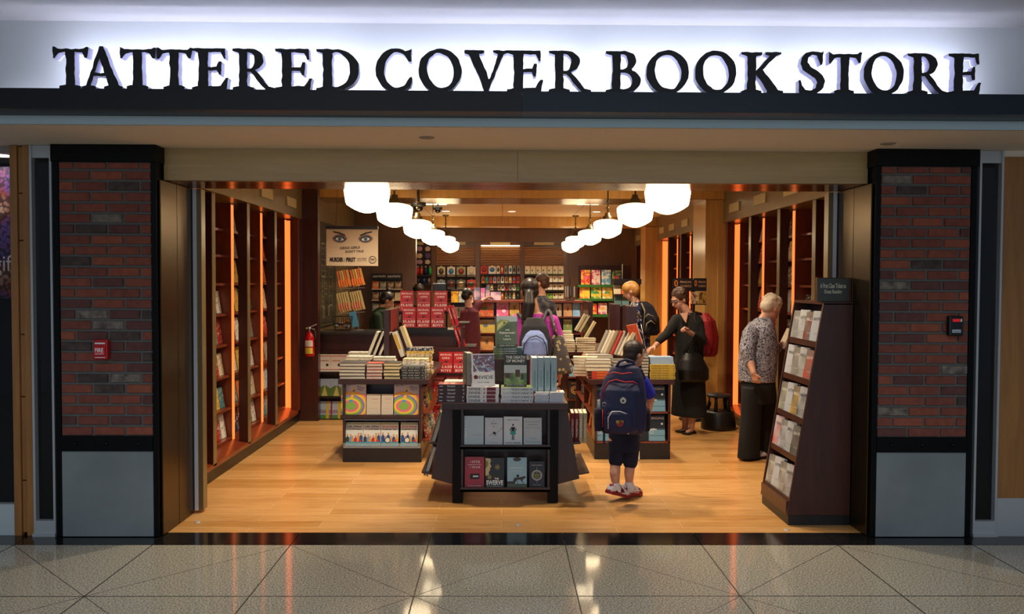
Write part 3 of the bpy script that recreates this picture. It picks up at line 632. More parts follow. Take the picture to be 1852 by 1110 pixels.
# colour families for anonymous covers
COVN = [('cream', '#d8c9a6'), ('white', '#e2ddd2'), ('navy', '#1e2c4a'), ('teal', '#3d7a80'), ('red', '#a32420'), ('orange', '#c9652a'), ('grey', '#8f8f8c'), ('black', '#1c1a19'), ('green', '#56703c'), ('yellow', '#d0ad4a'), ('brown', '#6a4630'), ('pale blue', '#9fb8c6')]
COVM = {}
for nm_, hx_ in COVN:
    m, nt, b = nodes_mat('printed_cover_' + nm_.replace(' ', '_'), .35); v = coords(nt, (1, 1, 1)); n1 = N(nt, 'ShaderNodeTexNoise', Scale=22.0, Detail=2.0, Distortion=1.0); nt.links.new(v, n1.inputs['Vector'])
    c = hx_; dark = nm_ in ('navy', 'black', 'brown', 'teal', 'red')
    nt.links.new(ramp(nt, n1.outputs['Fac'], [(.0, c), (.55, c), (.6, '#c9bfa8' if dark else '#7d6a58'), (.66, c)]), b.inputs['Base Color']); COVM[nm_] = m
# ================================================================== wall bookcases
STRIP = M('#ff7a3a', emit=1.5, ecol='#ff7a36')
SHZ = [.19, .47, .77, 1.06, 1.34, 1.62, 1.88, 2.12]
PLATE = M('#b9a878', .4, .3)
LASTBAY = [None]
def wall_bay(xf, s, y0, y1, label, group, n, sidename, books=True, plate=True, post=True, nlast=9):
    """xf: plane of the post fronts; s: +1 the shelves lie towards -X (fire extinguisher side), -1 the other side; the bay spans y0..y1; its divider and post stand at y1"""
    def X(d): return xf - s * d       # d: depth behind the post front
    t = thing('wall_bookcase', (xf - s * .1, (y0 + y1) / 2, 0), label, 'bookcase', group)
    mb = MB(); pts = [(X(.22), .10), (X(.45), 2.36), (X(.49), 2.36), (X(.47), .10)]
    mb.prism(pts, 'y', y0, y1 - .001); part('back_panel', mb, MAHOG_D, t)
    # divider: front edge set back from the post
    mb = MB(); mb.box(X(.155), X(.49), y1 - .07, y1, .10, 2.36); dv = part('divider', mb, MAHOG, t)
    mb = MB(); mb.box(X(.147), X(.155), y1 - .062, y1 - .012, .14, 2.345); part('glow_strip', mb, STRIP, dv, 'glowing orange strip')
    for j, z in enumerate(SHZ):
        d = .145 + .075 * (z / 2.2)
        mb = MB(); mb.box(X(d), X(d + .24), y0 + .001, y1 - .071, z - .022, z); sh = part('shelf', mb, MAHOG, t)
    if post:
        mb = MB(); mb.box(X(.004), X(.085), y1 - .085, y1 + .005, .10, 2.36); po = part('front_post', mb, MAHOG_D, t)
        mb = MB(); mb.box(X(0), X(.0045), y1 - .080, y1 + .001, .12, 2.36); part('post_facing', mb, OLIVE, po, 'bronze facing')
    mb = MB(); mb.prism([(X(.0), .10), (X(.0), .135), (X(.16), .165), (X(.46), .165), (X(.46), .10)], 'y', y0, y1 - .001); part('bottom_ledge', mb, MAHOG, t)
    mb = MB(); mb.box(X(.012), X(.3), y0, y1 - .001, 0, .10); part('plinth', mb, M('#0b0908', .35), t)
    mb = MB(); mb.box(X(-.03), X(.03), y0, y1 - .001, 2.36, CZ - .002); mb.box(X(.03), X(.49), y0, y1 - .001, 2.36, 2.38); co = part('cornice', mb, OLIVE, t)
    if plate:
        yc = (y0 + y1) / 2; mb = MB(); mb.box(X(-.045), X(-.03), yc - .23, yc + .17, 2.455, 2.555); part('name_plate', mb, PLATE, co)
    if books:
        rnd = random.Random(n * 7 + (3 if s > 0 else 50))
        for j, z in enumerate(SHZ):
            d = .145 + .075 * (z / 2.2); top = (SHZ[j + 1] if j + 1 < len(SHZ) else 2.33) - .024
            for q, yb in enumerate((.22, .38, .64, .80)):
                if (q > 1 and (j > 4 or n == nlast)): continue
                yy = y0 + (y1 - y0) / .95 * yb + rnd.uniform(-.02, .02)
                if yy > y1 - .15: yy = y1 - .155
                h = min(rnd.choice((.19, .205, .22, .235)), top - z - .004); w = rnd.choice((.13, .14, .15)); th = rnd.choice((.018, .025, .034))
                nm = rnd.choice(COVN[:2] + COVN[5:6] + COVN + COVN[:2])[0]
                p = book_proto(('wb', w, round(h, 3), th, nm), w, h, th, COVM[nm], parts=False); p['t'] = th
                R = RT(0, 0, 90 * s) @ RT(-9, 0, 0)
                zz = SHZ[j] + .002
                xx = X(d + .045 + th / 2)
                put(p, Matrix.Translation((xx, yy, zz)) @ R.to_4x4(), f'{nm} book, {ORD[j]} shelf up, {ORD[q]} along in the {ORD[n]} {sidename} bay', 'books in the wall bookcases')
    LASTBAY[0] = t
    return t
XLW, XRW = -2.36, 2.70
LY = [6.06, 7.0, 7.95, 8.90, 9.89]
for i in range(4):
    wall_bay(XLW, 1, LY[i], LY[i + 1], f'tall mahogany wall bookcase on the fire extinguisher side, {ORD[i]} from the entrance', 'wall bookcases with glowing strips', i, 'extinguisher side', books=i in (1, 2, 3), post=i < 3, nlast=3); lastl = LASTBAY[0]
mb = MB(); mb.box(XLW + .0, XLW - .085, 9.80, 9.888, .10, 2.36); mb2 = MB(); mb2.box(-2.46, -2.52, 9.885, 9.899, .14, 2.34)
part('corner_post', mb, MAHOG, lastl); part('glow_strip', mb2, STRIP, lastl, 'orange lit end panel drawn as a glowing strip')  # orange light on the end wall, put in as a glowing colour
RY = [6.06, 6.42, 7.36, 8.30, 9.26, 10.22]
for i in range(5):
    wall_bay(XRW, -1, RY[i], RY[i + 1], f'tall mahogany wall bookcase on the old woman side, {ORD[i]} from the entrance', 'wall bookcases with glowing strips', i, 'old woman side', books=i in (2, 3, 4), post=i < 4, plate=i > 0, nlast=4); lastr = LASTBAY[0]
mb2 = MB(); mb2.box(2.79, 2.87, 10.225, 10.238, .14, 2.34); part('glow_strip', mb2, STRIP, lastr, 'orange lit end panel drawn as a glowing strip')  # light on the bay's end panel, given as glowing colour
mb2 = MB(); mb2.box(2.70, 2.785, 10.13, 10.22, .10, 2.36); part('corner_post', mb2, MAHOG, lastr)
RY2 = [10.98, 11.9, 12.85, 13.8, 14.54]
for i in range(4):
    wall_bay(XRW, -1, RY2[i], RY2[i + 1], f'mahogany wall bookcase beyond the front golden pilaster, {ORD[i]} after it', 'wall bookcases with glowing strips', i, 'far', books=False, post=i < 3)
mb2 = MB(); mb2.box(2.76, 2.88, 14.543, 14.556, .14, 2.34); part('glow_strip', mb2, STRIP, LASTBAY[0], 'orange lit end panel drawn as a glowing strip')  # same lit end panel, its light put into a glowing strip
for i in range(2): wall_bay(XRW, -1, 15.15 + i, 16.15 + i, f'mahogany wall bookcase at the far end of the shop, {("before", "against")[i]} the back wall', 'wall bookcases with glowing strips', i, 'end', books=False, post=True)
# ================================================================== front table
YT = 6.23
t1 = thing('display_table', (.02, 6.68, 0), 'dark wooden display table in the entrance, standing on black legs with book racks', 'table')
TX0, TX1 = WX(799, YT, 735), WX(1027, YT, 735); TZ = WZ(728, YT)
mb = MB(); mb.box(TX0, TX1, YT - .02, 7.15, TZ - .05, TZ); part('tabletop', mb, WENGE, t1, bevel=.003)
for a in (818, 990.5):
    for yy in (YT, 7.05):
        xa = WX(a, YT, 850); mb = MB(); mb.box(xa, xa + .078, yy, yy + .078, .006, TZ - .05); lg = part('leg', mb, BLACKSTEEL, t1, bevel=.003)
        mb = MB(); mb.lathe([(.022, .0), (.022, .006)], (xa + .04, yy + .04, 0), 14, cap=True); part('glide', mb, CHROME, lg)
sx0, sx1 = WX(834, YT, 850), WX(993.5, YT, 850); Z1, Z2 = WZ(806, YT), WZ(883, YT)
RACKM = wood('rack_wood', '#2e2226', '#3b2c30', .4, (5, 5, 2), .1)
rk = MB(); rk.box(sx0, sx1, YT + .17, YT + .19, Z2 - .02, TZ - .05); r_ = part('rack_back', rk, WENGE, t1)
for xa in (sx0, sx1 - .014): mb = MB(); mb.box(xa, xa + .016, YT - .005, YT + .17, Z2 - .025, TZ - .05); part('rack_side', mb, RACKM, t1)
for z in (Z1, Z2): mb = MB(); mb.box(sx0 - .004, sx1 + .006, YT - .02, YT + .18, z - .022, z - .004); mb.box(sx0 - .004, sx1 + .006, YT - .02, YT - .012, z - .022, z + .012); part('shelf', mb, RACKM, t1)
# flared side racks
for s, pxo in ((-1, (799, 779, 817)), (1, (1027, 1049, 1010))):
    for yy in (YT + .05, 7.0):
        xt, xb, xi = WX(pxo[0], YT, 740), WX(pxo[1], YT, 870), WX(pxo[2], YT, 870)
        mb = MB(); mb.prism([(xi, TZ - .05), (xt, TZ - .05), (xb, WZ(868, YT)), (xi, WZ(877, YT) - .005)], 'y', yy, yy + .02); part('end_panel', mb, WENGE, t1)
    mb = MB(); zb = WZ(868, YT); xo = xb + s * .075
    mb.prism([(xb - s * .12, zb), (xo, zb + .035), (xo, zb + .047), (xb - s * .12, zb + .012)], 'y', YT + .075, 6.995); part('side_tray', mb, WENGE, t1)
    zm = .42; xm = xb * .45 + xt * .55; mb = MB(); mb.prism([(xm - s * .10, zm), (xm + s * .06, zm + .01), (xm + s * .06, zm + .022), (xm - s * .10, zm + .012)], 'y', YT + .075, 6.995); part('side_tray', mb, WENGE, t1)
    mb = MB(); mb.prism([(xt - s * .03, TZ - .05), (xt - s * .045, TZ - .05), (xb - s * .10, zb + .02), (xb - s * .085, zb + .02)], 'y', YT + .072, 6.998); part('rack_back', mb, WENGE, t1)
RX0, RX1 = WX(897, YT + .22, 690), WX(958, YT + .22, 690)
RZ = 1.045
t = thing('display_riser', ((RX0 + RX1) / 2, 6.62, TZ), 'dark brown riser box on the entrance table between the standing books', 'riser')
mb = MB(); mb.box(RX0 - .09, RX1 + .0, 6.50, 6.86, TZ, RZ); part('box', mb, WENGE, t, bevel=.002)
# --- stacks along the front edge of the table
GT = 'books stacked along the front of the entrance table'
W4 = M('#e8e6e4', .35); MAR = M('#3a1418', .35)
zt = TZ
sc_ = YT / F_PX
def spx(a, b_): return (WX(a, YT, 715) + WX(b_, YT, 715)) / 2, abs(WX(b_, YT, 715) - WX(a, YT, 715))
hunt = spine_fn([TXW, MAR], [('THE HUNT', .48, .30, .5, 0), ('~~', .12, .12, .3, 0), ('=', .92, .05, .4, 0)])
x, w = spx(790.5, 842); pile('hunt', 5, .155, w - .005, .0262, MAR, x, YT + .085, TZ, 0, 'maroon hardback with white spine lettering', 'in the outer stack on entrance table', GT, spine=hunt, front=front_fn([M('#8a2a26', .4), TXW], [('r', .05, .95, .05, .95, 0)], [FL('THE\nHUNT', .7, .4, .6, 1)]))
div = spine_fn([TXK, TXR, M('#7a1c26', .4)], [('DIVIDE', .24, .36, .62, 0), ('a', .54, .05, .5, 1)], shapes=[(.62, .90, 2)])
divf = front_fn([art('divide_cover_art', ['#3c6ea8', '#b7d3e6', '#7a2b3a', '#5d87b5', '#d8e2e8'], 16, dist=2.2), W4, TXK, TXR, M('#8c1d28', .4)], [('r', 0, 1, 0, 1, 1), ('r', .06, 1, .40, .97, 0), ('p', [(0, .42), (.25, .47), (.6, .43), (1, .47), (1, .30), (0, .30)], 1), ('c', .16, .29, .085, 4), ('p', [(.02, .75), (.05, .76), (.42, .32), (.36, .32)], 1)],
               [FL('DIVIDE', .80, .105, .28, 2, .02, bold=.0), FL('MATT TAIBBI', .5, .035, .12, 2)])
x, w = spx(844, 903); ztd = pile('divide', 4, .158, w - .004, .0285, W4, x, YT + .085, TZ, 0, 'white hardback with bold spine word', 'in the stack under the blue art cover', GT, spine=div, front=divf)
dom = spine_fn([TXK, TXG], [('THE DEATH OF MONEY', .60, .58, .5, 0), ('james rickards', .17, .24, .3, 1), ('=', .95, .05, .4, 0)])
x, w = spx(906, 964.5); ztm = pile('money', 4, .158, w - .003, .0275, M('#dfe3e6', .35), x, YT + .085, TZ, 0, 'pale hardback with thin black spine title', 'in the stack below the money title', GT, spine=dom, front=front_fn([art('field_cover', ['#4d5d3c', '#8c9a55', '#d5dbc4'], 8), TXK], [('r', 0, 1, 0, 1, 0)]))
thinp = spine_fn([M('#7c8ba8', .5)], [('the signal and noise', .5, .8, .45, 0)])
for q, (a, b_) in enumerate(((967, 993), (994, 1020))):
    x, w = spx(a, b_); pile('thin%d' % q, 6, .135, w - .002, .0125, M('#cfd3dc', .45), x, YT + .075, TZ, 0, 'thin white paperback', 'in the ' + ('inner' if q == 0 else 'outer') + ' low paperback stack on entrance table', GT, soft=True, spine=thinp, front=front_fn([TXW, TXR, M('#c2622c', .5)], [('r', 0, 1, 0, 1, 0), ('c', .5, .85, .12, 1), ('r', .1, .9, .3, .4, 2)]), pages=PAPERW)
# second row behind them
x = WX(829, YT + .28, 690); pile('cream1', 5, .15, .21, .026, M('#d8cdb8', .5), x, YT + .28, TZ, 180, 'cream hardback with fore edge out', 'in the stack behind the maroon books', GT, parts=False)
# --- standing books on the stacks
def stand_px(proto, xa, xb, ybot, Y, z, label, group, rz=0, lean=8): return stand(proto, (WX(xa, Y, ybot) + WX(xb, Y, ybot)) / 2, Y, z, label, group, rz, lean)
GS = 'books standing on the entrance table'
p = book_proto('divide_face', .172, .242, .034, W4, front=divf, spine=div)
stand(p, WX(874, YT + .05, 670), YT + .045, ztd, 'hardback with swirling blue art cover standing on the front stack', GS, 12, 7)
p = book_proto('greyside', .16, .245, .050, M('#3d4038', .5), pages=M('#9b9a90', .85))
stand(p, WX(846, YT + .12, 670), YT + .14, ztd - .002 if False else TZ + .118, 'thick grey hardback standing with its fore edge out beside the blue art cover', GS, -78, 0)
p = book_proto('moneyface', .168, .245, .028, M('#2f3a33', .45), front=front_fn([art('money_photo', ['#26301f', '#5b7a3a', '#a3b767', '#d8dfcf'], 7, dist=1), TXW, M('#39443f', .5), M('#5e4030', .5), M('#c9d2cf', .5)],
    [('r', 0, 1, 0, 1, 2), ('r', .0, 1, .36, .66, 4), ('r', 0, 1, .08, .42, 0), ('r', .04, .26, .26, .42, 3), ('r', .50, .70, .30, .52, 3), ('p', [(.3, .08), (.5, .08), (.5, .42), (.42, .42)], 0), ('r', .74, .86, .22, .38, 2)],
    [FL('THE DEATH\nOF MONEY', .86, .20, .84, 1, bold=.03), FL('JAMES RICKARDS', .8, .04, .05, 1)]))
stand(p, WX(932, YT + .07, 670), YT + .055, ztm, 'dark green hardback about money with a garden picture standing on its stack', GS, 0, 6)
pale = spine_fn([M('#4f9aa0', .5)], [('HOUSEHOLD', .64, .5, .36, 0)])
for q in range(4):
    p = book_proto('palespine', .16, .252, .042, M('#a5bfc6', .45), spine=pale, pages=PAPERW)
    xx = WX(966 + q * 11.8, YT + .08, 690)
    stand(p, xx, YT + .13, TZ + .079, f'pale blue hardback standing spine out, {ORD[q]} counting from the garden cover', GS, 90 + (2 if q == 0 else 0), 0, roll=-2 if q == 0 else 0)
# fisherman stack on the riser
p0 = None
fish_sp = spine_fn([M('#7c8f5a', .5), TXW], [('ALL FISHERMEN', .5, .6, .45, 1)], shapes=[(.0, .35, 0)])
xr = WX(918, 6.6, 630); zf = pile('fish', 5, .15, .225, .0175, M('#3f5b60', .4), xr, 6.60, RZ, 0, 'slate blue and olive book', 'in the stack on the riser box', GS, spine=fish_sp)
fishf = front_fn([art('river_cover', ['#48584a', '#5d6d5b', '#6f7f69'], 9), M('#a9b8c2', .5), M('#8f9a5c', .5), M('#c7c38a', .5), M('#3f4d45', .5), TXW], [('r', 0, 1, 0, 1, 0), ('r', .0, 1, .82, 1, 1), ('p', [(0, .5), (0, .80), (.18, .90), (.62, .86), (.40, .70), (.2, .62)], 2), ('p', [(.02, .56), (.05, .72), (.3, .84), (.55, .84), (.3, .74), (.12, .62)], 3), ('c', .36, .79, .05, 4), ('r', 0, 1, 0, .1, 4)],
    [FL('All', .2, .05, .56, 5, bold=.02), FL('Fishermen', .74, .065, .47, 5, bold=.02), FL('Are', .22, .05, .37, 5, bold=.02), FL('Liars', .36, .055, .27, 5, bold=.02), FL('John Gierach', .72, .045, .06, 5)])
p = book_proto('fishface', .165, .243, .058, M('#46544c', .45), pages=M('#b9b4c4', .8), front=fishf)
stand(p, WX(916, 6.55, 600), 6.56, zf, 'grey green hardback with a leaping fish standing topmost on riser stack', GS, 14, 4)
# --- rack faces in the front of the table
GR = 'books faced out in the front rack of the entrance table'
def facebk(key, xa, xb, ya, yb, Y, z, cov, fn, label, group=GR, t_=.02, lean=9, soft=True, spine=None, rz=0):
    w = abs(WX(xb, Y, yb) - WX(xa, Y, yb)); h = (WZ(ya, Y + .03) - z) / cos(radians(lean))
    p = book_proto(key, round(w - .003, 4), round(h, 4), t_, cov, front=fn, soft=soft, spine=spine)
    return stand(p, (WX(xa, Y, yb) + WX(xb, Y, yb)) / 2, Y, z, label, group, rz, lean)
YB = YT + .025; za, zb_ = Z1 - .002, Z2 - .002
GREYC = M('#a7aeac', .35, .2); PALEC = M('#c9ccc9', .4)
facebk('stick', 839, 875, 752, 806, YB, za, GREYC, front_fn([TXW, TXR, GREYC], [('r', 0, .16, 0, 1, 2)], [FL('Keep going anyway', .5, .03, .36, 1, .18)]), 'silver grey book with a white word running up its edge', lean=8)
def stick_side(): pass
o = BOOKS['stick']; mb = MB(); w_ = o.dimensions.x
ws, hs = abs(WX(875, YB, 806) - WX(839, YB, 806)), WZ(752, YB + .03) - za
letter(mb, 'STICKABILITY', (-ws / 2 + .014, -.0118, hs * .45), hs * .84, .016, (0, 0, -1), (1, 0, 0), bold=.02)
for ob in [q for q in COL.objects if q.name.startswith('paperback') and q.data is not None and q.data == o.data]:
    c = part('cover_lettering', mb, TXW, ob, local=True)
joyf = front_fn([M('#c7c9cb', .4), TXK, M('#5a3d28', .5)], [('r', 0, 1, 0, 1, 0), ('l', [(.28, .36), (.42, .42), (.50, .34), (.62, .36), (.72, .50), (.86, .58), (.98, .66)], 1, .012), ('c', .53, .45, .09, 1, .7), ('p', [(.46, .44), (.62, .36), (.58, .48)], 1), ('l', [(.2, .34), (.35, .40), (.5, .42)], 2, .01), ('l', [(.88, .62), (1.0, .60)], 1, .012)], [FL('The', .14, .03, .87, 1), FL('Joy', .34, .08, .79, 1), FL('x', .10, .05, .68, 1), FL('Steven Strogatz', .4, .022, .10, 1)])
facebk('joy', 876.5, 909.5, 755, 806, YB, za, M('#c7c9cb', .4), joyf, 'pale grey book with a black looping drawing and tiny title', lean=8)
nakedf = front_fn([M('#d3d6d4', .4), TXK, M('#2b9a8a', .5), M('#35302c', .5)], [('r', 0, 1, 0, 1, 0), ('c', .5, .71, .055, 3, 1), ('p', [(.40, .64), (.60, .64), (.58, .48), (.42, .48)], 1), ('p', [(.37, .50), (.63, .50), (.66, .38), (.34, .38)], 2), ('l', [(.42, .62), (.33, .55), (.40, .49)], 3, .04), ('l', [(.58, .62), (.67, .55), (.60, .49)], 3, .04), ('r', .44, .485, .22, .38, 3), ('r', .515, .56, .22, .38, 3), ('r', .42, .49, .20, .225, 1), ('r', .51, .58, .20, .225, 1)], [FL('naked statistics', .62, .035, .89, 1), FL('charles wheelan', .82, .05, .10, 1, bold=.01)])
facebk('naked', 910.5, 945, 753, 806, YB, za, M('#d3d6d4', .4), nakedf, 'white book with a small figure in a teal skirt on its cover', lean=8)
sevf = front_fn([M('#b8bcbb', .4), M('#74777a', .5), M('#6b7f98', .5)], [('r', 0, 1, 0, 1, 0)], [FL('Several short', .8, .055, .86, 1), FL('sentences', .56, .05, .75, 1), FL('about writing', .8, .055, .64, 1), FL('Verlyn', .4, .055, .26, 2), FL('Klinkenborg', .78, .055, .14, 2)])
facebk('sev', 946.5, 980, 755, 806, YB, za, M('#b8bcbb', .4), sevf, 'plain grey book covered only with faint lines of type', lean=8)
REDC = M('#9c1628', .35)
facebk('five', 840, 876, 826, 882, YB, zb_, REDC, front_fn([REDC, TXW, TXK, M('#c9d2dc', .4)], [('r', .28, .76, .29, .46, 2), ('r', .42, .70, .35, .40, 3)], [FL('The', .12, .035, .84, 1, -.18), FL('FIVE', .40, .07, .84, 1, .08, serif_verts), FL('DYSFUNCTIONS', .66, .03, .75, 1), FL('of a', .12, .03, .67, 1, -.2), FL('TEAM', .42, .05, .67, 1, .08, serif_verts), FL('PATRICK LENCIONI', .68, .025, .07, 1)]), 'crimson book with white title and small dark picture in lower rack', lean=8)
swf = front_fn([M('#14140f', .4), TXW, M('#c4b98a', .5), M('#8a7a3a', .5), M('#5d5636', .5)], [('p', [(0, 1), (.26, .98), (.30, .9), (.24, .82), (.32, .72), (.24, .66), (.26, .6), (.18, .54), (.2, .44), (0, .40)], 2), ('c', .64, .70, .15, 4), ('c', .64, .70, .08, 3), ('c', .22, .36, .11, 3), ('p', [(0, .92), (.12, .9), (.16, .8), (.10, .7), (0, .66)], 3)], [FL('THE', .22, .06, .31, 1, .1, bold=.03), FL('SWERVE', .90, .16, .18, 1, 0, bold=.03), FL('HOW THE WORLD BECAME MODERN', .86, .028, .06, 1)])
facebk('swerve', 877.5, 912, 828, 882, YB, zb_, M('#14140f', .4), swf, 'black and cream book with big white title in lower rack', lean=8)
rcf = front_fn([M('#8fb6c2', .4), TXK, M('#3a3230', .5), M('#55614a', .5), TXW], [('r', 0, 1, 0, 1, 0), ('c', .5, .94, .2, 2, .5), ('r', 0, 1, 0, .14, 3), ('r', 0, .4, .14, .22, 2), ('p', [(.28, .20), (.36, .34), (.7, .36), (.92, .40), (.95, .34), (.80, .28), (.74, .20), (.66, .28), (.48, .26), (.40, .18)], 2), ('l', [(.40, .26), (.30, .14)], 2, .03), ('l', [(.48, .26), (.55, .13)], 2, .03), ('l', [(.72, .28), (.84, .14)], 2, .03), ('c', .54, .40, .07, 1)], [FL('Harry Davenport', .66, .06, .66, 4), FL('The Racing Life', .5, .035, .56, 4)])
facebk('racing', 917, 953, 827, 881, YB, zb_, M('#8fb6c2', .4), rcf, 'light blue book with a dark galloping horse and rider', lean=8)
blf = front_fn([M('#141417', .4), TXW, M('#b9c02a', .5)], [('c', .5, .48, .34, 1), ('c', .5, .48, .315, 0), ('c', .5, .48, .27, 1), ('c', .5, .48, .25, 0)] + [('r', .49, .51, .73, .77, 1), ('r', .49, .51, .20, .24, 1)], [FL('THE', .14, .035, .56, 2, bold=.02), FL('DECISION', .4, .05, .49, 2, bold=.02), FL('BOOK', .26, .045, .41, 2, bold=.02), FL('MIKAEL KROGERUS', .7, .025, .86, 1), FL('fifty models', .5, .025, .12, 1)])
facebk('circle', 957, 985, 834, 881, YB, zb_, M('#141417', .4), blf, 'small black book with a white ring round yellow words', lean=8, t_=.012)
# --- books on the flared sides
GSide = 'books on the side racks of the entrance table'
lf = front_fn([M('#12130f', .4), M('#9db08a', .5), TXW], [('l', [(.3, .86), (.7, .84)], 1, .03), ('c', .5, .72, .12, 1), ('l', [(.45, .62), (.35, .2)], 1, .05), ('l', [(.5, .6), (.6, .25)], 1, .04), ('r', .3, .7, .1, .14, 1)], [FL('SALINGER', .8, .05, .93, 1)])
for q, (yy, zz) in enumerate(((6.42, .434), (6.60, .434), (6.42, .175), (6.60, .175))):
    pk = book_proto('side%d' % (q // 2), .155, .235, .03, M('#12130f', .4), front=lf if q < 2 else front_fn([M('#0c1420', .4), TXW, M('#3a6e92', .5)], [('r', 0, 1, 0, .25, 2)], [FL('NANTUCKET', .8, .09, .8, 1)]))
    xz = WX(790, YT, 800) - .045 if q < 2 else WX(779, YT, 850) - .055
    put(pk, Matrix.Translation((xz, yy, zz)) @ (RT(0, 0, -90 + 6) @ RT(-17, 0, 0)).to_4x4(), f'{("black book with pale print", "dark blue book")[q // 2]} on the side tray facing the picture books, {("nearer", "farther")[q % 2]} one', GSide)
carp = spine_fn([TXW, M('#a01c24', .4)], [('COLLISION', .5, .6, .5, 0)])
for q in range(4):
    cv = (M('#7a1620', .4), M('#7a1620', .4), M('#b9b08a', .5), M('#8e8a4a', .5))[q]
    pk = book_proto('rside%d' % (q // 2), .14, .232, .026, cv, spine=carp)
    xz = WX(1034 + 7.5 * q, YT + .2, 760)
    put(pk, Matrix.Translation((xz, 6.43, .434)) @ (RT(0, 0, 90) @ RT(0, -6, 0)).to_4x4(), f'{("dark red", "dark red", "cream", "olive")[q]} hardback spine out on the side tray facing the boy, {ORD[q]} from the table', GSide)
pk = book_proto('rside9', .14, .2, .02, COVM['brown']); put(pk, Matrix.Translation((WX(1046, YT + .2, 840), 6.5, .178)) @ (RT(0, 0, 80) @ RT(-14, 0, 0)).to_4x4(), 'brown book on the lower side tray facing the boy', GSide)
# ================================================================== table of picture books (cash counter side)
Y2 = 7.65
T2X0, T2X1 = WX(612, Y2, 685), WX(776, Y2, 685); T2Z = WZ(686, Y2); bx0, bx1 = WX(620, Y2, 830), WX(762, Y2, 830)
t2 = thing('display_table', ((bx0 + bx1) / 2, 8.5, 0), 'dark wooden display table with picture books faced out, beside the fire extinguisher', 'table')
mb = MB(); mb.box(T2X0, T2X1, Y2 - .02, 9.35, T2Z - .045, T2Z); part('tabletop', mb, WENGE, t2, bevel=.003)
mb = MB(); mb.box(bx0, bx1, Y2, 9.30, 0, .13); part('plinth', mb, M('#120c0a', .35), t2, bevel=.003)
mb = MB(); mb.box(bx0 + .02, bx1 - .02, Y2 + .22, 9.28, .13, T2Z - .045); part('carcass', mb, WENGE, t2)
zu, zl = WZ(751, Y2), WZ(811, Y2)
mb = MB(); mb.box(bx0 - .02, bx1 - .01, Y2 - .01, Y2 + .22, zu - .03, zu - .002); part('shelf', mb, WENGE, t2, bevel=.002)
mb = MB(); mb.box(bx0 + .02, bx1 - .02, Y2 - .004, Y2 + .002, zu - .048, zu - .034); part('label_rail', mb, M('#5d6470', .3, .5), t2)
mb = MB(); mb.box(bx0 + .005, bx1 - .005, Y2 + .0, Y2 + .22, .13, .142); part('shelf', mb, WENGE, t2)
mb = MB(); mb.box(bx0 + .005, bx1 - .005, Y2 - .004, Y2 - .001, .13, .175); part('acrylic_lip', mb, M('#c9d4dc', .08, alpha=.25), t2)
for xa in (bx0 + .0, bx1 - .022): mb = MB(); mb.box(xa, xa + .022, Y2 + .0, Y2 + .22, .13, T2Z - .045); part('side_panel', mb, WENGE, t2)
for q in range(3):
    mb = MB(); zz = (.19, .44, .68)[q]; mb.box(bx1 - .03, bx1 + .10 - .03 * q, Y2 + .10, 9.25, zz - .015, zz); part('side_shelf', mb, MAHOG, t2)
GP = 'books faced out on the picture book table'
SW = ['#e8c63a', '#e06a8a', '#7fae4a', '#f0a03a', '#8a6ab8', '#4a9ac0']
SWM = [M(c, .45) for c in SW]
def swirl(pm, w, h, t):
    y = -t / 2 - .0008
    k = 0
    def band(cx, cz, rx, rz, a0, a1, mi):
        nonlocal k
        k += 1; pm.add([(w * (px_ - .5), y - k * .0001, h * pz_) for px_, pz_ in arc(cx, cz, rx, rz, a0, a1, 24)], [tuple(range(25))], mi)
    pm.add([(-w / 2, y, 0), (w / 2, y, 0), (w / 2, y, h * .60), (0, y, h * .66), (-w / 2, y, h * .62)], [(0, 1, 2, 3, 4)], 1)
    for i, (rx, rz) in enumerate(((.72, .44), (.64, .39), (.56, .34), (.48, .29), (.40, .235), (.32, .18), (.22, .12))): band(.40, .26, rx, rz, 0, 360, (3, 0, 4, 2, 0, 1, 2)[i])
    # clip the bands at the cover's edge
    vs = [(max(-w / 2, min(w / 2, v[0])), v[1], max(0, min(h, v[2]))) for v in pm.v]; pm.v[:] = vs
    k += 1; yy = y - k * .0001
    pm.add([(w * (a - .5), yy, h * b_) for a, b_ in ((.34, .42), (.46, .42), (.56, .82), (.50, .84))], [(0, 1, 2, 3)], 0)
    pm.add([(w * (a - .5), yy - .0001, h * b_) for a, b_ in ((.36, .50), (.49, .50), (.51, .57), (.40, .57))], [(0, 1, 2, 3)], 3)
    pm.add([(w * (a - .5), yy - .0001, h * b_) for a, b_ in ((.45, .68), (.55, .70), (.55, .74), (.48, .73))], [(0, 1, 2, 3)], 6)
    pm.add([(w * (.40 - .5) + .02 * cos(a * pi / 8), yy - .0002, h * .41 + .012 * sin(a * pi / 8)) for a in range(16)], [tuple(range(16))], 5)
    letter(pm, 'Oh, the Places', (-w * .14, yy - .0003, h * .90), w * .62, h * .07, (.985, 0, .17), (-.17, 0, .985), 6, .01)
    letter(pm, "you'll\nGo!", (w * .26, yy - .0003, h * .79), w * .30, h * .13, (.93, 0, -.36), (.36, 0, .93), 6, .01)
    return SWM + [M('#2c4a6a', .5)]
PW = M('#cfc4c8', .4)
for q, (a, b_) in enumerate(((615, 661), (711, 757.5))):
    w = WX(b_, Y2) - WX(a, Y2); hh = WZ(691, Y2 + .03) - zu
    p = book_proto('swirl', round(w - .004, 4), round(hh + .004, 4), .016, PW, front=swirl)
    stand(p, (WX(a, Y2, 750) + WX(b_, Y2, 750)) / 2, Y2 + .03, zu, f'large picture book with rainbow swirls, {("on the fire extinguisher end", "on the entrance table end")[q]}', GP, 0, 7)
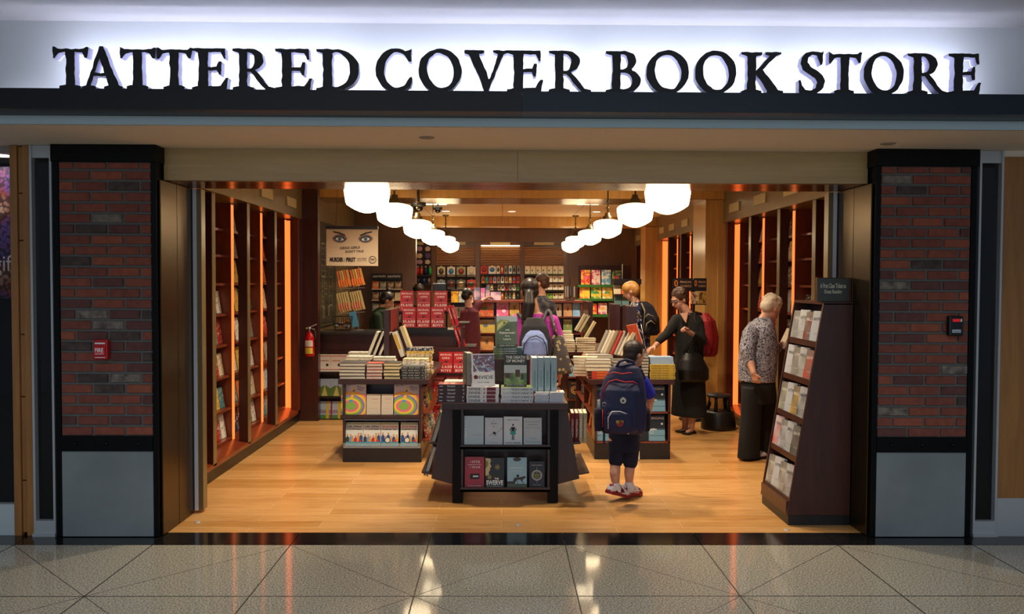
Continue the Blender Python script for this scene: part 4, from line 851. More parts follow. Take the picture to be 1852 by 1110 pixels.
wf = front_fn([M('#cabfae', .45), M('#a08f80', .5), TXR], [('r', 0, 1, 0, 1, 0), ('l', [(.15, .8), (.5, .84), (.85, .79)], 1, .02), ('l', [(.3, .55), (.8, .57)], 1, .015), ('l', [(.15, .3), (.8, .28)], 1, .015)], [FL('the truth about', .5, .05, .75, 2, .1)])
for q, (a, b_) in enumerate(((661.5, 687.5), (688.5, 710.5))):
    w = WX(b_, Y2) - WX(a, Y2); p = book_proto('creamsm%d' % q, round(w - .003, 4), .186, .02, M('#cabfae', .45), front=wf)
    stand(p, (WX(a, Y2, 750) + WX(b_, Y2, 750)) / 2, Y2 + .035, zu, f'small cream hardback between the rainbow picture books, {("first", "second")[q]} from the fire extinguisher', GP, 0, 7)
def surv(t1_, c1, hd, seed):
    sk = ['#c9452a', '#2a4a8a', '#3a3a3a', '#d9a03a', '#7a9ac0', '#b02a4a']
    def fn(pm, w, h, t):
        y = -t / 2 - .0008; rnd = random.Random(seed)
        def r(x0, x1, z0, z1, mi, e=0): pm.add([(w * (x0 - .5), y - e, h * z0), (w * (x1 - .5), y - e, h * z0), (w * (x1 - .5), y - e, h * z1), (w * (x0 - .5), y - e, h * z1)], [(0, 1, 2, 3)], mi)
        r(0, 1, 0, 1, 0); r(0, 1, 0, .19, 1, .0001); r(0, 1, .92, .97, 2, .0001); r(0, 1, .10, .12, 2, .0002)
        for i in range(6):
            cx = .12 + i * .155 + rnd.uniform(-.02, .02); hh_ = rnd.uniform(.40, .55); mi = 4 + rnd.randrange(6)
            pm.add([(w * (cx - .5 + dx), y - .0003 - i * .00005, h * dz) for dx, dz in ((-.09, .18), (.09, .18), (.095, hh_ - .14), (.04, hh_ - .07), (-.04, hh_ - .07), (-.095, hh_ - .14))], [tuple(range(6))], mi)
            pm.add([(w * (cx - .5) + .0088 * cos(a * pi / 6), y - .0006, h * (hh_ - .02) + .011 * sin(a * pi / 6)) for a in range(12)], [tuple(range(12))], 10)
        if seed > 5:
            pm.add([(w * (-.12) + .028 * cos(a * pi / 10), y - .0008, h * .25 + .028 * sin(a * pi / 10)) for a in range(20)], [tuple(range(20))], 6)
            pm.add([(w * (-.12) + .02 * cos(a * pi / 10), y - .0009, h * .25 + .02 * sin(a * pi / 10)) for a in range(20)], [tuple(range(20))], 0)
        pm.add([(w * .32 + .012 * cos(a * pi / 10), y - .0009, h * .22 + .012 * sin(a * pi / 10)) for a in range(20)], [tuple(range(20))], 3)
        letter(pm, t1_[0], (0, y - .0006, h * .83), w * .86, h * .085, (1, 0, 0), (0, 0, 1), 11 if seed < 5 else 3, .02)
        letter(pm, t1_[1], (0, y - .0006, h * .72), w * .84, h * .075, (1, 0, 0), (0, 0, 1), 11, .015)
        return [M('#d9e0dc', .4), M('#3f9ab8', .4), M('#7f9a4a', .5), M('#d0263a', .4)] + [M(c, .5) for c in sk] + [M('#c99a78', .6), M('#26303a', .5)]
    return fn
for q, (a, b_) in enumerate(((624, 655), (656, 687), (688, 719.5), (722.5, 756))):
    w = WX(b_, Y2) - WX(a, Y2); hh = WZ(765, Y2 + .03) - .142
    tt = ('Life After', 'College') if q < 2 else ('Survive', 'Freshman Year'); p = book_proto('surv%d' % (q // 2), .157, round(hh, 4), .018, M('#d9e0dc', .4), soft=True, front=surv(tt, 0, 0, 3 if q < 2 else 8))
    stand(p, (WX(a, Y2, 812) + WX(b_, Y2, 812)) / 2, Y2 + .035, .143, f'guide book with cartoon people on the bottom shelf, {ORD[q]} from the fire extinguisher side', GP, 0, 8)
# books on the table's side shelves
for q in range(8):
    nm = ('red', 'cream', 'teal', 'white', 'orange', 'navy', 'yellow', 'green')[q]; lv = q // 4
    p = book_proto(('s2', nm), .14, .2, .03, COVM[nm], parts=False)
    put(p, Matrix.Translation((bx1 + .03 - lv * .03, Y2 + .25 + (q % 4) * .25, (.192, .442)[lv])) @ (RT(0, 0, 96) @ RT(-12, 0, 0)).to_4x4(), f'{nm} book faced out on the {("lower", "upper")[lv]} side shelf of the picture book table', GP)
# stacks on top
G2 = 'stacked books on the picture book table'
S2X = lambda a, b_, Y: ((WX(a, Y, 672) + WX(b_, Y, 672)) / 2, WX(b_, Y, 672) - WX(a, Y, 672))
FOR = lambda n: n
x, w = S2X(612, 661, Y2); pile('gA', 5, .19, w - .01, .029, M('#3a3a3c', .5), x, Y2 + .10, T2Z, 180, 'wide dark hardback showing pale fore edge', 'in outer stack above picture books', G2, pages=M('#c9c3b4', .8))
x, w = S2X(661.5, 692, Y2); pile('gB', 5, .15, w - .004, .0285, M('#a0463c', .5), x, Y2 + .085, T2Z, 180, 'rust red hardback showing its page edges', 'in the second stack above picture books', G2, pages=M('#c7b9ae', .8))
x, w = S2X(693, 724, Y2); pile('gC', 5, .16, w - .004, .0295, M('#2c2c2c', .5), x, Y2 + .085, T2Z, 180, 'black bound book with cream page edges', 'in the third stack above picture books', G2, pages=M('#cdbd92', .8))
dsp = spine_fn([M('#b9b6ac', .5)], [('THE BOYS', .14, .2, .4, 0), ('IN THE', .42, .2, .4, 0), ('BOAT', .68, .2, .4, 0), ('x', .92, .06, .4, 0)])
x, w = S2X(725, 768, Y2); pile('gD', 5, .15, w - .003, .0225, M('#2b2d30', .5), x, Y2 + .085, T2Z, 0, 'charcoal hardback with grey spine lettering', 'in the corner stack above picture books', G2, spine=dsp)
def mixedpile(key, n, x, y, z, rz, where, group, dims=(.15, .225, .026), seed=1, cols=None, parts=False):
    rnd = random.Random(seed)
    for i in range(n):
        nm = (cols or [c[0] for c in COVN[:8]])[rnd.randrange(len(cols or COVN[:8]))]
        w, h, t = dims; p = book_proto(('mx', nm, dims), w, h, t, COVM[nm], parts=parts); p['t'] = t; k = n - 1 - i
        pos = 'topmost' if k == 0 else ('lowest' if i == 0 else ORD[k] + ' down')
        flat(p, h, x + rnd.uniform(-.008, .008), y + rnd.uniform(-.008, .008), z + i * (t + .0003), f'{nm} hardback, {pos} {where}', group, rz + rnd.uniform(-3, 3))
    return z + n * (t + .0003)
mixedpile('a', 6, -1.34, Y2 + .32, T2Z, 180, 'in the cream stack behind the wide dark hardbacks', G2, (.17, .235, .03), 3, ['cream', 'white'])
mixedpile('b', 6, -1.10, Y2 + .32, T2Z, 180, 'in the stack behind the rust red hardbacks', G2, (.15, .2, .029), 4, ['white', 'grey', 'cream'])
mixedpile('c', 6, -.80, Y2 + .29, T2Z, 0, 'in the stack behind the charcoal hardbacks', G2, (.15, .23, .027), 5, ['white', 'cream', 'grey'])
mixedpile('d', 7, -.79, Y2 + .52, T2Z, 0, 'in the stack below the blue and gold book', G2, (.16, .24, .027), 6, ['white', 'cream', 'yellow'])
mixedpile('e', 2, -.79, Y2 + .52, T2Z + 7 * .0273, 0, 'on the high white stack by the red books', G2, (.16, .25, .03), 9, ['navy', 'yellow'])
mixedpile('f', 7, -1.36, Y2 + .58, T2Z, 180, 'in the farther cream stack by the fire extinguisher', G2, (.16, .235, .028), 8, ['cream', 'white'])
# post with the small red notice and the leaning books
YP = Y2 + .42
px_ = WX(699, YP, 600)
t = thing('display_divider', (px_, YP, T2Z), 'dark wooden divider with red notice rising from the picture book table', 'divider')
mb = MB(); mb.box(px_ - .026, px_ + .026, YP, YP + .75, T2Z, WZ(561, YP)); part('board', mb, WENGE, t, bevel=.002)
mb = MB(); mb.box(px_ + .030, px_ + .034, YP + .05, YP + .55, WZ(600, YP), WZ(561, YP)); part('notice', mb, M('#7a1c1c', .4), t)
for q, (xb_, rz, tilt, cv, ll) in enumerate(((671, -90, 22, M('#c8c2b4', .5), 'pale'), (681, -90, 22, M('#2a2624', .5), 'black'), (691, -90, 24, M('#4b3026', .5), 'brown'))):
    p = book_proto('lean%d' % q, .16, .245, .028, cv, pages=M('#d6ceb9', .8)); xx = WX(xb_, YP, 640)
    R = RT(0, tilt, 0) @ RT(0, 0, -90); put(p, Matrix.Translation((xx - .03, YP + .10, T2Z + .175)) @ R.to_4x4(), f'{ll} hardback leaning on the divider towards the fire extinguisher, {ORD[q]} from outside', G2)
for q, (xb_, cv, ll, zz) in enumerate(((722, M('#d5d0c0', .5), 'white and yellow', .165), (736, M('#c9b98c', .5), 'cream', .20))):
    p = book_proto('leanr%d' % q, .16, (.25, .27)[q], .036, cv, spine=spine_fn([M('#c9a33a', .5)], [], shapes=[(.1, .7, 0)]) if q == 0 else None); xx = WX(xb_, YP, 650)
    R = RT(0, -20, 0) @ RT(0, 0, 90); put(p, Matrix.Translation((xx + .03, YP + .10 + .04 * q, T2Z + zz)) @ R.to_4x4(), f'{ll} hardback leaning on the divider towards the red books, {ORD[q]} one', G2)
# ================================================================== long table behind the boy
Y3 = 7.79
T3X0, T3X1 = WX(1068, Y3, 690), WX(1219, Y3, 690); T3Z = WZ(685, Y3); bx0, bx1 = WX(1075, Y3, 820), WX(1212, Y3, 820)
t3 = thing('display_table', ((bx0 + bx1) / 2, 8.8, 0), 'long dark wooden display table piled with books behind the boy', 'table')
mb = MB(); mb.box(T3X0 - .02, T3X1, Y3 - .02, 9.85, T3Z - .045, T3Z); part('tabletop', mb, MAHOG_D, t3, bevel=.003)
mb = MB(); mb.box(bx0, bx1, Y3, 9.82, 0, .155); part('plinth', mb, M('#120c0a', .35), t3, bevel=.003)
mb = MB(); mb.box(bx0 + .14, bx1 - .02, Y3 + .22, 9.8, .155, T3Z - .045); part('carcass', mb, MAHOG_D, t3)
for z in (.165, .44): mb = MB(); mb.box(bx0, bx1, Y3, Y3 + .22, z - .012, z); part('shelf', mb, MAHOG, t3)
for xa in (bx0, bx1 - .022): mb = MB(); mb.box(xa, xa + .022, Y3, Y3 + .22, .155, T3Z - .045); part('side_panel', mb, MAHOG_D, t3)
for z in (.165, .38, .58): mb = MB(); mb.box(bx0 - .0, bx0 + .14, Y3 + .24, 9.8, z - .015, z); part('side_shelf', mb, MAHOG, t3)
for yy in (Y3 + .22, 8.8, 9.78): mb = MB(); mb.box(bx0, bx0 + .14, yy, yy + .02, .155, T3Z - .045); part('side_partition', mb, MAHOG_D, t3)
G3 = 'books faced out on the end of the long table'
orf = front_fn([M('#14181c', .4), M('#6f9cb4', .4), TXW, M('#b9c4c6', .4), M('#2f4a5c', .4)], [('r', 0, 1, 0, 1, 0), ('r', 0, 1, 0, .46, 1), ('r', 0, 1, .44, .50, 4), ('c', .18, .36, .12, 3), ('c', .18, .36, .09, 1), ('c', .82, .68, .07, 3), ('p', [(0, .46), (.3, .50), (.5, .47), (.5, .44), (0, .40)], 3), ('r', 0, 1, .20, .215, 4)], [FL('ORIGINS', .9, .09, .90, 2)])
for q, (a, b_, z) in enumerate(((1176.5, 1206.5, .442), (1176.5, 1206.5, .167), (1147, 1175.5, .167), (1082, 1111, .442), (1082, 1111, .167))):
    p = book_proto('origin' + ('' if q < 2 or q == 3 else 'b'), .152, .232, .022, M('#14181c', .4), front=orf if q != 2 else front_fn([M('#15181a', .4), TXW, M('#8f9a8c', .5)], [('c', .5, .3, .1, 2), ('p', [(.3, .4), (.6, .7), (.7, .7), (.5, .4)], 1)], [FL('ASTRO', .6, .08, .85, 1)]), soft=True)
    if q == 4: p = BOOKS['origin']
    stand(p, (WX(a, Y3) + WX(b_, Y3)) / 2, Y3 + .035, z, ('blue and black science paperback, upper shelf beside the woman in black', 'blue and black science paperback, lower shelf beside the woman in black', 'black paperback with white beam beside the lower blue one', 'blue science paperback, upper shelf half behind the backpack', 'blue science paperback, lower shelf half behind the backpack')[q], G3, 0, 8)
for q in range(12):
    nm = ('cream', 'orange', 'white', 'navy')[q % 4]; lv = q // 4; p = book_proto(('s2', nm), .14, .2, .03, COVM[nm], parts=False)
    put(p, Matrix.Translation((bx0 + .055, Y3 + .42 + (q % 4) * .44 + .05 * lv, (.167, .382, .582)[lv] )) @ (RT(0, 0, -90) @ RT(-8, 0, 0)).to_4x4() @ Matrix.Diagonal((1, 1, .68 if lv == 2 else .9, 1)), f'{nm} book on the {("bottom", "middle", "top")[lv]} aisle shelf of the long table', 'aisle shelf books of the long table')
G3s = 'stacked books on the long table'
S3 = lambda a, b_, Y=Y3: ((WX(a, Y, 680) + WX(b_, Y, 680)) / 2, WX(b_, Y, 680) - WX(a, Y, 680))
rsp = spine_fn([M('#e0a030', .5), M('#241410', .5)], [('THE MOUNTAIN', .62, .5, .5, 0)], shapes=[(.0, .16, 1)])
x, w = S3(1062, 1108); zz = pile('or', 3, .155, w - .012, .0245, M('#b8391f', .4), x, Y3 + .085, T3Z, 0, 'fiery orange hardback with dark spine end', 'at the long table corner', G3s, spine=rsp)
COVM['flame red'] = M('#c8502c', .4)
zz = mixedpile('or2', 3, x - .01, Y3 + .085, zz, 180, 'in the mixed stack over the orange books', G3s, (.155, .225, .034), 12, ['flame red', 'grey', 'flame red'])
mixedpile('or3', 6, x - .10, Y3 + .30, T3Z, 170, 'in the next aisle stack behind the orange books', G3s, (.155, .23, .030), 13, ['cream', 'flame red', 'white'])
x, w = S3(1110, 1175); pile('gr', 6, .16, .235, .0295, M('#3a3632', .5), WX(1133, Y3, 680), Y3 + .09, T3Z, 180, 'dark hardback showing its pale fore edge', 'in the stack behind the boy', G3s, pages=M('#b9b2a2', .8))
pile('gr2', 8, .16, .07, .0275, M('#3a3632', .5), WX(1167, Y3, 680), Y3 + .09, T3Z, 180, 'small dark book', 'in the narrow stack next to the yellow spines', G3s, pages=M('#b9b2a2', .8), parts=False)
ysp = spine_fn([M('#4a3e14', .5), TXK], [('GONE GIRL', .26, .4, .55, 0), ('FLYNN', .62, .25, .5, 0), ('o', .94, .05, .5, 1)])
x, w = S3(1175, 1222); zy = pile('ye', 6, .13, w - .006, .0222, M('#b99a34', .4), x, Y3 + .075, T3Z, 0, 'mustard yellow book with dark spine print', 'beside the woman in black', G3s, spine=ysp)
pile('ye2', 3, .14, w - .02, .022, M('#9ab4d2', .4), x - .005, Y3 + .12, zy, 3, 'sky blue and white book', 'lying on the yellow stack', G3s, pages=PAPERW)
rnd = random.Random(31); C3 = ['cream', 'white', 'cream', 'brown', 'flame red', 'grey', 'cream']
for q in range(3):
    yy = Y3 + .56 + q * .32; n = (6, 5, 5)[q]
    mixedpile('l%d' % q, n, .98, yy, T3Z, 175, f'in the {ORD[q]} aisle stack beyond the table corner stacks', G3s, (.16, .24, .03), 20 + q, C3)
for q in range(3):
    yy = Y3 + .40 + q * .40; mixedpile('r%d' % q, (6, 4, 4)[q], 1.42, yy, T3Z, 90, f'in the {ORD[q]} bookcase side stack on long table', G3s, (.15, .22, .03), 40 + q, C3)
# row of hardbacks leaning against the divider boards
YD = Y3 + .30
for (px_, yy, yb, lb_) in ((1142, YD + .05, 553, 'tall dark divider board rising behind the leaning hardbacks'), (1112, 9.2, 549, 'dark divider board between the leaning hardbacks and toy shelves')):
    xx = WX(px_, yy, 600); mb = MB(); mb.box(xx - .055, xx + .055, yy, yy + .03, T3Z, WZ(yb, yy)); mb.box(xx + .02, xx + .055, yy + .03, yy + .75, T3Z, WZ(yb, yy) - .005); t = thing('display_divider', (xx, yy, T3Z), lb_, 'divider'); part('board', mb, MAHOG_D, t, bevel=.002)
leanc = [('grey', '#8b857a'), ('white', '#cfc8b8'), ('cream', '#bdb197'), ('brown', '#7a6248'), ('red', '#a8281e'), ('grey', '#9a948a'), ('white', '#c6beac'), ('cream', '#cbbf9f')]
for q, (nm, hx) in enumerate(leanc):
    yy = Y3 + .95 - q * .095 ; xx = WX(1086 + q * 6.2, yy, 630) + .0
    hh = .25; p = book_proto(('ln', hx), .165, hh, .032, M(hx, .5), pages=M(hx, .8))
    R = RT(0, 24, 0) @ RT(0, 0, -90)
    put(p, Matrix.Translation((xx - .02, yy, T3Z + .165 + .004 * q)) @ R.to_4x4(), f'{nm} hardback in the leaning row above the boy, {ORD[q]} from the far end', G3s)
t = book_proto('wirebook', .14, .23, .01, M('#c94a2a', .4), front=front_fn([TXW, M('#d2512c', .5)], [('r', .55, 1, 0, 1, 1)], [FL('STREETS', .4, .3, .5, 0)]), soft=True)
put(t, Matrix.Translation((WX(1156, Y3 + .2, 610), Y3 + .22, WZ(628, Y3 + .2))) @ (RT(0, -18, 0) @ RT(0, 0, -55)).to_4x4(), 'orange and white booklet in a wire holder above the boy', G3s)
tw = thing('wire_holder', (WX(1158, Y3 + .2), Y3 + .24, T3Z), 'bent wire leaflet holder standing above the boy head', 'holder')
mb = MB(); x_ = WX(1150, Y3 + .24, 600); z0_, z1_ = T3Z + .02, WZ(585, Y3 + .24)
for dx in (0, .05): mb.tube([(x_ + dx, Y3 + .25, z1_), (x_ + dx + .07, Y3 + .24, z0_ + .12), (x_ + dx + .09, Y3 + .20, z0_ + .09), (x_ + dx + .08, Y3 + .2, T3Z)], .004, 6)
part('wire_frame', mb, CHROME, tw)
# ================================================================== next table in the aisle, beyond
Y4 = 10.55
bx0, bx1 = WX(1027, Y4, 730), 1.42; T4Z = .765
t4 = thing('display_table', (1.1, 11.3, 0), 'farther dark display table beyond the long table', 'table')
mb = MB(); mb.box(bx0 - .07, bx1 + .04, Y4 - .02, 12.1, T4Z - .045, T4Z); part('tabletop', mb, MAHOG_D, t4)
mb = MB(); mb.box(bx0, bx1, Y4, 12.08, 0, .155); part('plinth', mb, M('#120c0a', .35), t4)
mb = MB(); mb.box(bx0, bx1, Y4 + .14, 12.05, .155, T4Z - .045); part('carcass', mb, MAHOG_D, t4)
for z in (.17, .45): mb = MB(); mb.box(bx0, bx1, Y4, Y4 + .14, z - .015, z); part('shelf', mb, MAHOG, t4)
bl = front_fn([M('#86b4d6', .4), TXW, M('#26506e', .4)], [('r', 0, 1, 0, 1, 0), ('c', .6, .5, .2, 1), ('c', .5, .42, .1, 2)], [FL('SKY', .6, .1, .85, 1)])
bk = front_fn([M('#2a2420', .4), M('#c98a3a', .5)], [('r', 0, 1, 0, 1, 0), ('c', .5, .5, .34, 1), ('c', .5, .5, .28, 0), ('c', .5, .5, .2, 1), ('c', .5, .5, .14, 0)], [FL('WHEEL', .6, .09, .87, 1)])
for q in range(4):
    p = book_proto('t4%d' % (q // 2), .15, .225, .02, M('#86b4d6', .4) if q < 2 else M('#2a2420', .4), front=bl if q < 2 else bk)
    stand(p, bx0 + .09 + .16 * (q % 2), Y4 + .03, (.452, .452, .172, .172)[q], f'{("sky blue", "dark ringed")[q // 2]} book faced out on the farther table end, {("next to the aisle", "away from the aisle")[q % 2]}', 'books faced out on the farther table', 0, 8)
G4 = 'stacked books on the farther table'
for q, (x, y, n, rz) in enumerate(((.80, Y4 + .10, 5, 180), (1.06, Y4 + .10, 6, 180), (.80, Y4 + .36, 7, 175), (.80, Y4 + .65, 8, 180), (1.08, Y4 + .42, 5, 175), (.80, Y4 + .95, 6, 180))):
    mixedpile('q%d' % q, n, x, y, T4Z, rz, f'in the {ORD[q]} stack on the farther table', G4, (.16, .24, .028), 60 + q, ['cream', 'white', 'cream', 'green' if q == 3 else 'cream', 'flame red'])
xx = WX(1068, Y4 + .5, 590); mb = MB(); mb.box(xx - .03, xx + .03, Y4 + .5, Y4 + 1.2, T4Z, WZ(545, Y4 + .5)); t = thing('display_divider', (xx, Y4 + .6, T4Z), 'dark divider board on the farther table with leaning books', 'divider'); part('board', mb, MAHOG_D, t)
for q, (px_, py_, yy) in enumerate(((1044, 597, Y4 + .55), (1050, 597, Y4 + .5), (1061, 597, Y4 + .35))):
    p = book_proto(('ln4', q), .16, .25, .03, M(('#b0a68c', '#a89c80', '#c9b98a')[q], .5), pages=M('#b9ab88', .8)); xx = WX(px_, yy, 590)
    put(p, Matrix.Translation((xx - .02, yy, (T4Z + .235, T4Z + .225, T4Z + .15)[q])) @ (RT(0, 30, 0) @ RT(0, 0, -90)).to_4x4(), f'cream hardback leaning on the farther divider, {ORD[q]} from the magenta shirt', G4)
# ================================================================== ticket rack beside the brick pillar
YK = 5.67; KX0 = WX(1423, YK, 940); KXT = WX(1490, YK, 548); KX1 = 2.365; KZ = WZ(502, YK, 1540)
tk = thing('book_rack', (2.14, 5.95, 0), 'tall slanted dark wood book rack with ticket sign on top, five shelves of books', 'book rack')
prof = [(KX0, .07), (KXT, WZ(548, YK, 1480)), (KX1, WZ(548, YK, 1480)), (KX1, .07)]
DARKK = wood('rack_side_wood', '#38190f', '#4a2418', .4, (5, 5, .8), .1)
for yy in (YK, 6.235): mb = MB(); mb.prism(prof, 'y', yy, yy + .022); part('side_panel', mb, DARKK, tk, bevel=.002)
mb = MB(); mb.box(KX0 + .01, KX1, YK + .005, 6.25, 0, .07); part('plinth', mb, M('#101214', .4), tk)
mb = MB(); mb.box(KX0 + .0, KX1, YK + .02, 6.24, .07, .16); part('kick_board', mb, DARKK, tk)
kzt = WZ(548, YK, 1480)
def kx(z): return KX0 + (KXT - KX0) * (z - .07) / (kzt - .07)
mb = MB(); mb.prism([(kx(.16) + .13, .16), (kx(kzt) + .12, kzt), (kx(kzt) + .14, kzt), (kx(.16) + .15, .16)], 'y', YK + .022, 6.235); part('rack_back', mb, MAHOG_D, tk)
kz = [.16, .44, .70, .965, 1.225]
for z in kz[1:]: mb = MB(); mb.box(kx(z) + .01, kx(z) + .14, YK + .022, 6.235, z - .018, z); part('shelf', mb, DARKK, tk)
for z in kz: mb = MB(); mb.box(kx(z) + .006, kx(z) + .012, YK + .022, 6.235, z - .02, z + .022); part('shelf_lip', mb, DARKK, tk)
mb = MB(); mb.box(KXT, KX1, YK + .0, 6.25, kzt - .01, kzt + .008); part('top_board', mb, DARKK, tk)
mb = MB(); mb.box(WX(1481, YK, 520), KX1, YK + .03, YK + .07, kzt + .008, KZ); sg = part('sign_board', mb, DARKK, tk, bevel=.003)
mb = MB(); mb.box(WX(1481, YK, 520) + .004, WX(1538, YK, 520), YK + .022, YK + .03, kzt + .012, KZ - .008); pl_ = part('sign_plate', mb, M('#3a4038', .35), sg)
mb = MB(); cx_ = WX(1509, YK, 520); letter(mb, 'A First Class Ticket to', (cx_, YK + .021, KZ - .055), .175, .032, (1, 0, 0), (0, 0, 1), bold=.02); letter(mb, 'Great Reading', (cx_, YK + .021, KZ - .098), .12, .034, (1, 0, 0), (0, 0, 1), bold=.02); part('lettering', mb, M('#d3cdb8', .5), sg)
for a in (cx_ - .085, cx_ + .09):
    pass
GK = 'books on the slanted ticket rack'
kc = [[('silver', '#9aa0a6'), ('grey', '#8a8c8c'), ('dark red', '#7a1c18'), ('pale blue', '#a9b8cc')], [('white', '#b9bcc6'), ('grey', '#a39f9c'), ('black and cream', '#7d7766'), ('orange', '#d2431f')],
      [('pale green', '#a9ad98'), ('pale blue', '#aeb8c4'), ('yellow', '#c9a02a'), ('dark green', '#3c4030')], [('red and white', '#c94038'), ('white', '#bcc4d2'), ('grey', '#8f9298'), ('dark', '#4a4540')], [('cream', '#c6beae'), ('white', '#c3cad4'), ('white', '#c9c4ba'), ('brown', '#7a6248')]]
for r in range(5):
    z = kz[4 - r]
    for q in range(4):
        nm, hx = kc[r][q]; yy = 6.16 - q * .127
        mt = blotch('cover_' + nm.replace(' ', '_') + str(r), [(.40, hx), (.52, '#b9bcc2' if (q + r) % 2 else '#7a7670'), (.60, hx)], 5, .4, 1)
        tx = ('THE RUINS', 'SUTTREE', 'BILLY', 'BEAUTIFUL')[q]
        p = book_proto(('k', r, q), .122, .215 + .01 * ((r + q) % 2), .024, mt, pages=PAPERW, front=front_fn([TXW, TXK], [], [FL(tx, .75, .09, .75, (r + q) % 2), FL('a novel', .35, .03, .3, (r + q) % 2)]))
        put(p, Matrix.Translation((kx(z) + .030, yy, z + .003)) @ (RT(0, 0, -90 + 12) @ RT(-10, 0, 0)).to_4x4(), f'{nm} book, {("top", "second", "middle", "fourth", "bottom")[r]} ticket rack shelf, {ORD[3 - q]} from the pillar', GK)
# ================================================================== cash counter
t = thing('cash_counter', (-1.7, 10.5, 0), 'dark mahogany cash counter between the end wall and the red book display', 'counter')
zc = WZ(601, 10.2)
mb = MB(); mb.box(-2.24, -1.30, 10.2, 10.75, 0, zc - .03); part('body', mb, MAHOG_D, t)
mb = MB(); mb.box(-2.24, -1.28, 10.17, 10.8, zc - .03, zc); part('worktop', mb, M('#3a3532', .25, .2), t)
zc2 = WZ(596, 9.75)
t = thing('service_counter', (-.95, 9.72, 0), 'black topped service counter below the stand of red hardbacks', 'counter')
mb = MB(); mb.box(-1.35, -.52, 9.72, 10.15, 0, zc2 - .04); part('body', mb, MAHOG_D, t); mb = MB(); mb.box(-1.38, -.48, 9.68, 10.15, zc2 - .04, zc2); part('worktop', mb, M('#141211', .3), t)
# low rack with faced-out books in front of the counter
ry = 10.02; x0 = WX(572, ry, 750)
t = thing('low_book_rack', (-1.9, 10.05, 0), 'low dark rack of faced-out paperbacks below the cash counter', 'book rack')
mb = MB(); mb.box(x0, -1.385, ry + .13, ry + .15, .0, .80); part('rack_back', mb, MAHOG_D, t)
for q, py in enumerate((758, 717, 673)): z = WZ(py, ry); mb = MB(); mb.box(x0, -1.385, ry - .02, ry + .13, z - .02, z); part('shelf', mb, M('#150c0a', .4), t)
def mt3(a, b_, c): return front_fn([M(a, .4), M(b_, .4), M(c, .4), TXK, TXR, TXW], [('r', 0, 1, 0, 1, 0), ('p', [(0, 0), (1, 0), (1, .42), (.62, .60), (.5, .58), (.38, .60), (0, .46)], 1), ('p', [(.25, 0), (.75, 0), (.53, .55), (.47, .55)], 2)], [])
fa = front_fn([M('#d8cfc4', .4), TXR, M('#20242c', .4)], [('r', 0, 1, 0, 1, 0), ('r', 0, 1, .88, .92, 1), ('r', 0, 1, .10, .14, 1), ('c', .72, .38, .12, 2)], [FL('CAPITAL', .7, .09, .62, 1)])
fb = mt3('#9fb4cf', '#5c7a34', '#c7b86a'); fc = front_fn([M('#a9c0d8', .4), M('#8f86a8', .4), M('#4f8a52', .4), M('#d6b62a', .4), M('#a02050', .4)], [('r', 0, 1, 0, 1, 0), ('r', 0, 1, .3, .5, 1), ('r', 0, 1, 0, .22, 2), ('r', .62, .85, 0, 1, 3), ('r', 0, .12, 0, 1, 4)], [])
for r, (fn, hx, nm, py) in enumerate(((fa, '#d8cfc4', 'white and red', 673), (fb, '#5c7a34', 'green and blue', 717), (fc, '#8f86a8', 'magenta edged', 758))):
    for q in range(3):
        p = book_proto('low%d' % r, .138, .205, .018, M(hx, .4), front=fn, soft=True)
        stand(p, WX(586 + 21.5 * q, ry), ry + .02, WZ(py, ry) + .001, f'{nm} paperback on the {("top", "middle", "bottom")[r]} row of the low rack, {ORD[q]} from the extinguisher', 'paperbacks on the low rack', 0, 8)
# red books: floor rack and counter display
REDB = M('#b0141a', .35)
def flashf(pm, w, h, t):
    y = -t / 2 - .0008
    letter(pm, 'MICHAEL', (0, y, h * .86), w * .84, h * .085, (1, 0, 0), (0, 0, 1), 0, 0, serif_verts); letter(pm, 'LEWIS', (0, y, h * .70), w * .56, h * .085, (1, 0, 0), (0, 0, 1), 0, 0, serif_verts)
    pm.add([(w * (a - .5), y, h * b_) for a, b_ in ((.36, .50), (.46, .56), (.62, .58), (.66, .55), (.58, .50), (.46, .49))], [tuple(range(6))], 1)
    pm.add([(w * (a - .5), y, h * b_) for a, b_ in ((.06, .415), (.94, .415), (.94, .421), (.06, .421))], [(0, 1, 2, 3)], 0)
    letter(pm, 'FLASH', (0, y, h * .29), w * .92, h * .12, (1, 0, 0), (0, 0, 1), 0, 0, serif_verts); letter(pm, 'BOYS', (0, y, h * .11), w * .74, h * .12, (1, 0, 0), (0, 0, 1), 0, 0, serif_verts)
    return [TXW, M('#2a1a30', .5)]
yr = 9.40
t = thing('red_book_rack', (-.55, 9.45, 0), 'dark floor rack holding rows of identical red hardbacks below the counter', 'book rack')
xa, xb = WX(779, yr, 700), WX(846, yr, 700)
mb = MB(); mb.box(xa, xb, yr + .12, yr + .14, 0, .90); part('rack_back', mb, MAHOG_D, t)
rows = [WZ(675, yr), WZ(718, yr), WZ(760, yr)]
for z in rows: mb = MB(); mb.box(xa, xb, yr - .02, yr + .12, z - .02, z); part('shelf', mb, M('#150c0a', .4), t)
for xx in (xa - .015, xb): mb = MB(); mb.box(xx, xx + .015, yr - .02, yr + .14, 0, .72); part('side_panel', mb, MAHOG_D, t)
fp = book_proto('flash', .153, .235, .028, REDB, front=flashf)
GF = 'red hardbacks with white serif titles'
for r, z in enumerate(rows):
    for q in range(3):
        if r == 0 and q == 0: continue
        xx = WX(806 + 26 * (q - 1), yr, 680) if r == 0 else WX(792 + 26 * q, yr, 700)
        stand(fp, xx, yr + .03, z + .001, f'red hardback in the {("top", "second", "bottom")[r]} row of the floor rack, {ORD[q]} from the picture books', GF, 0, 6)
yc_ = 9.76
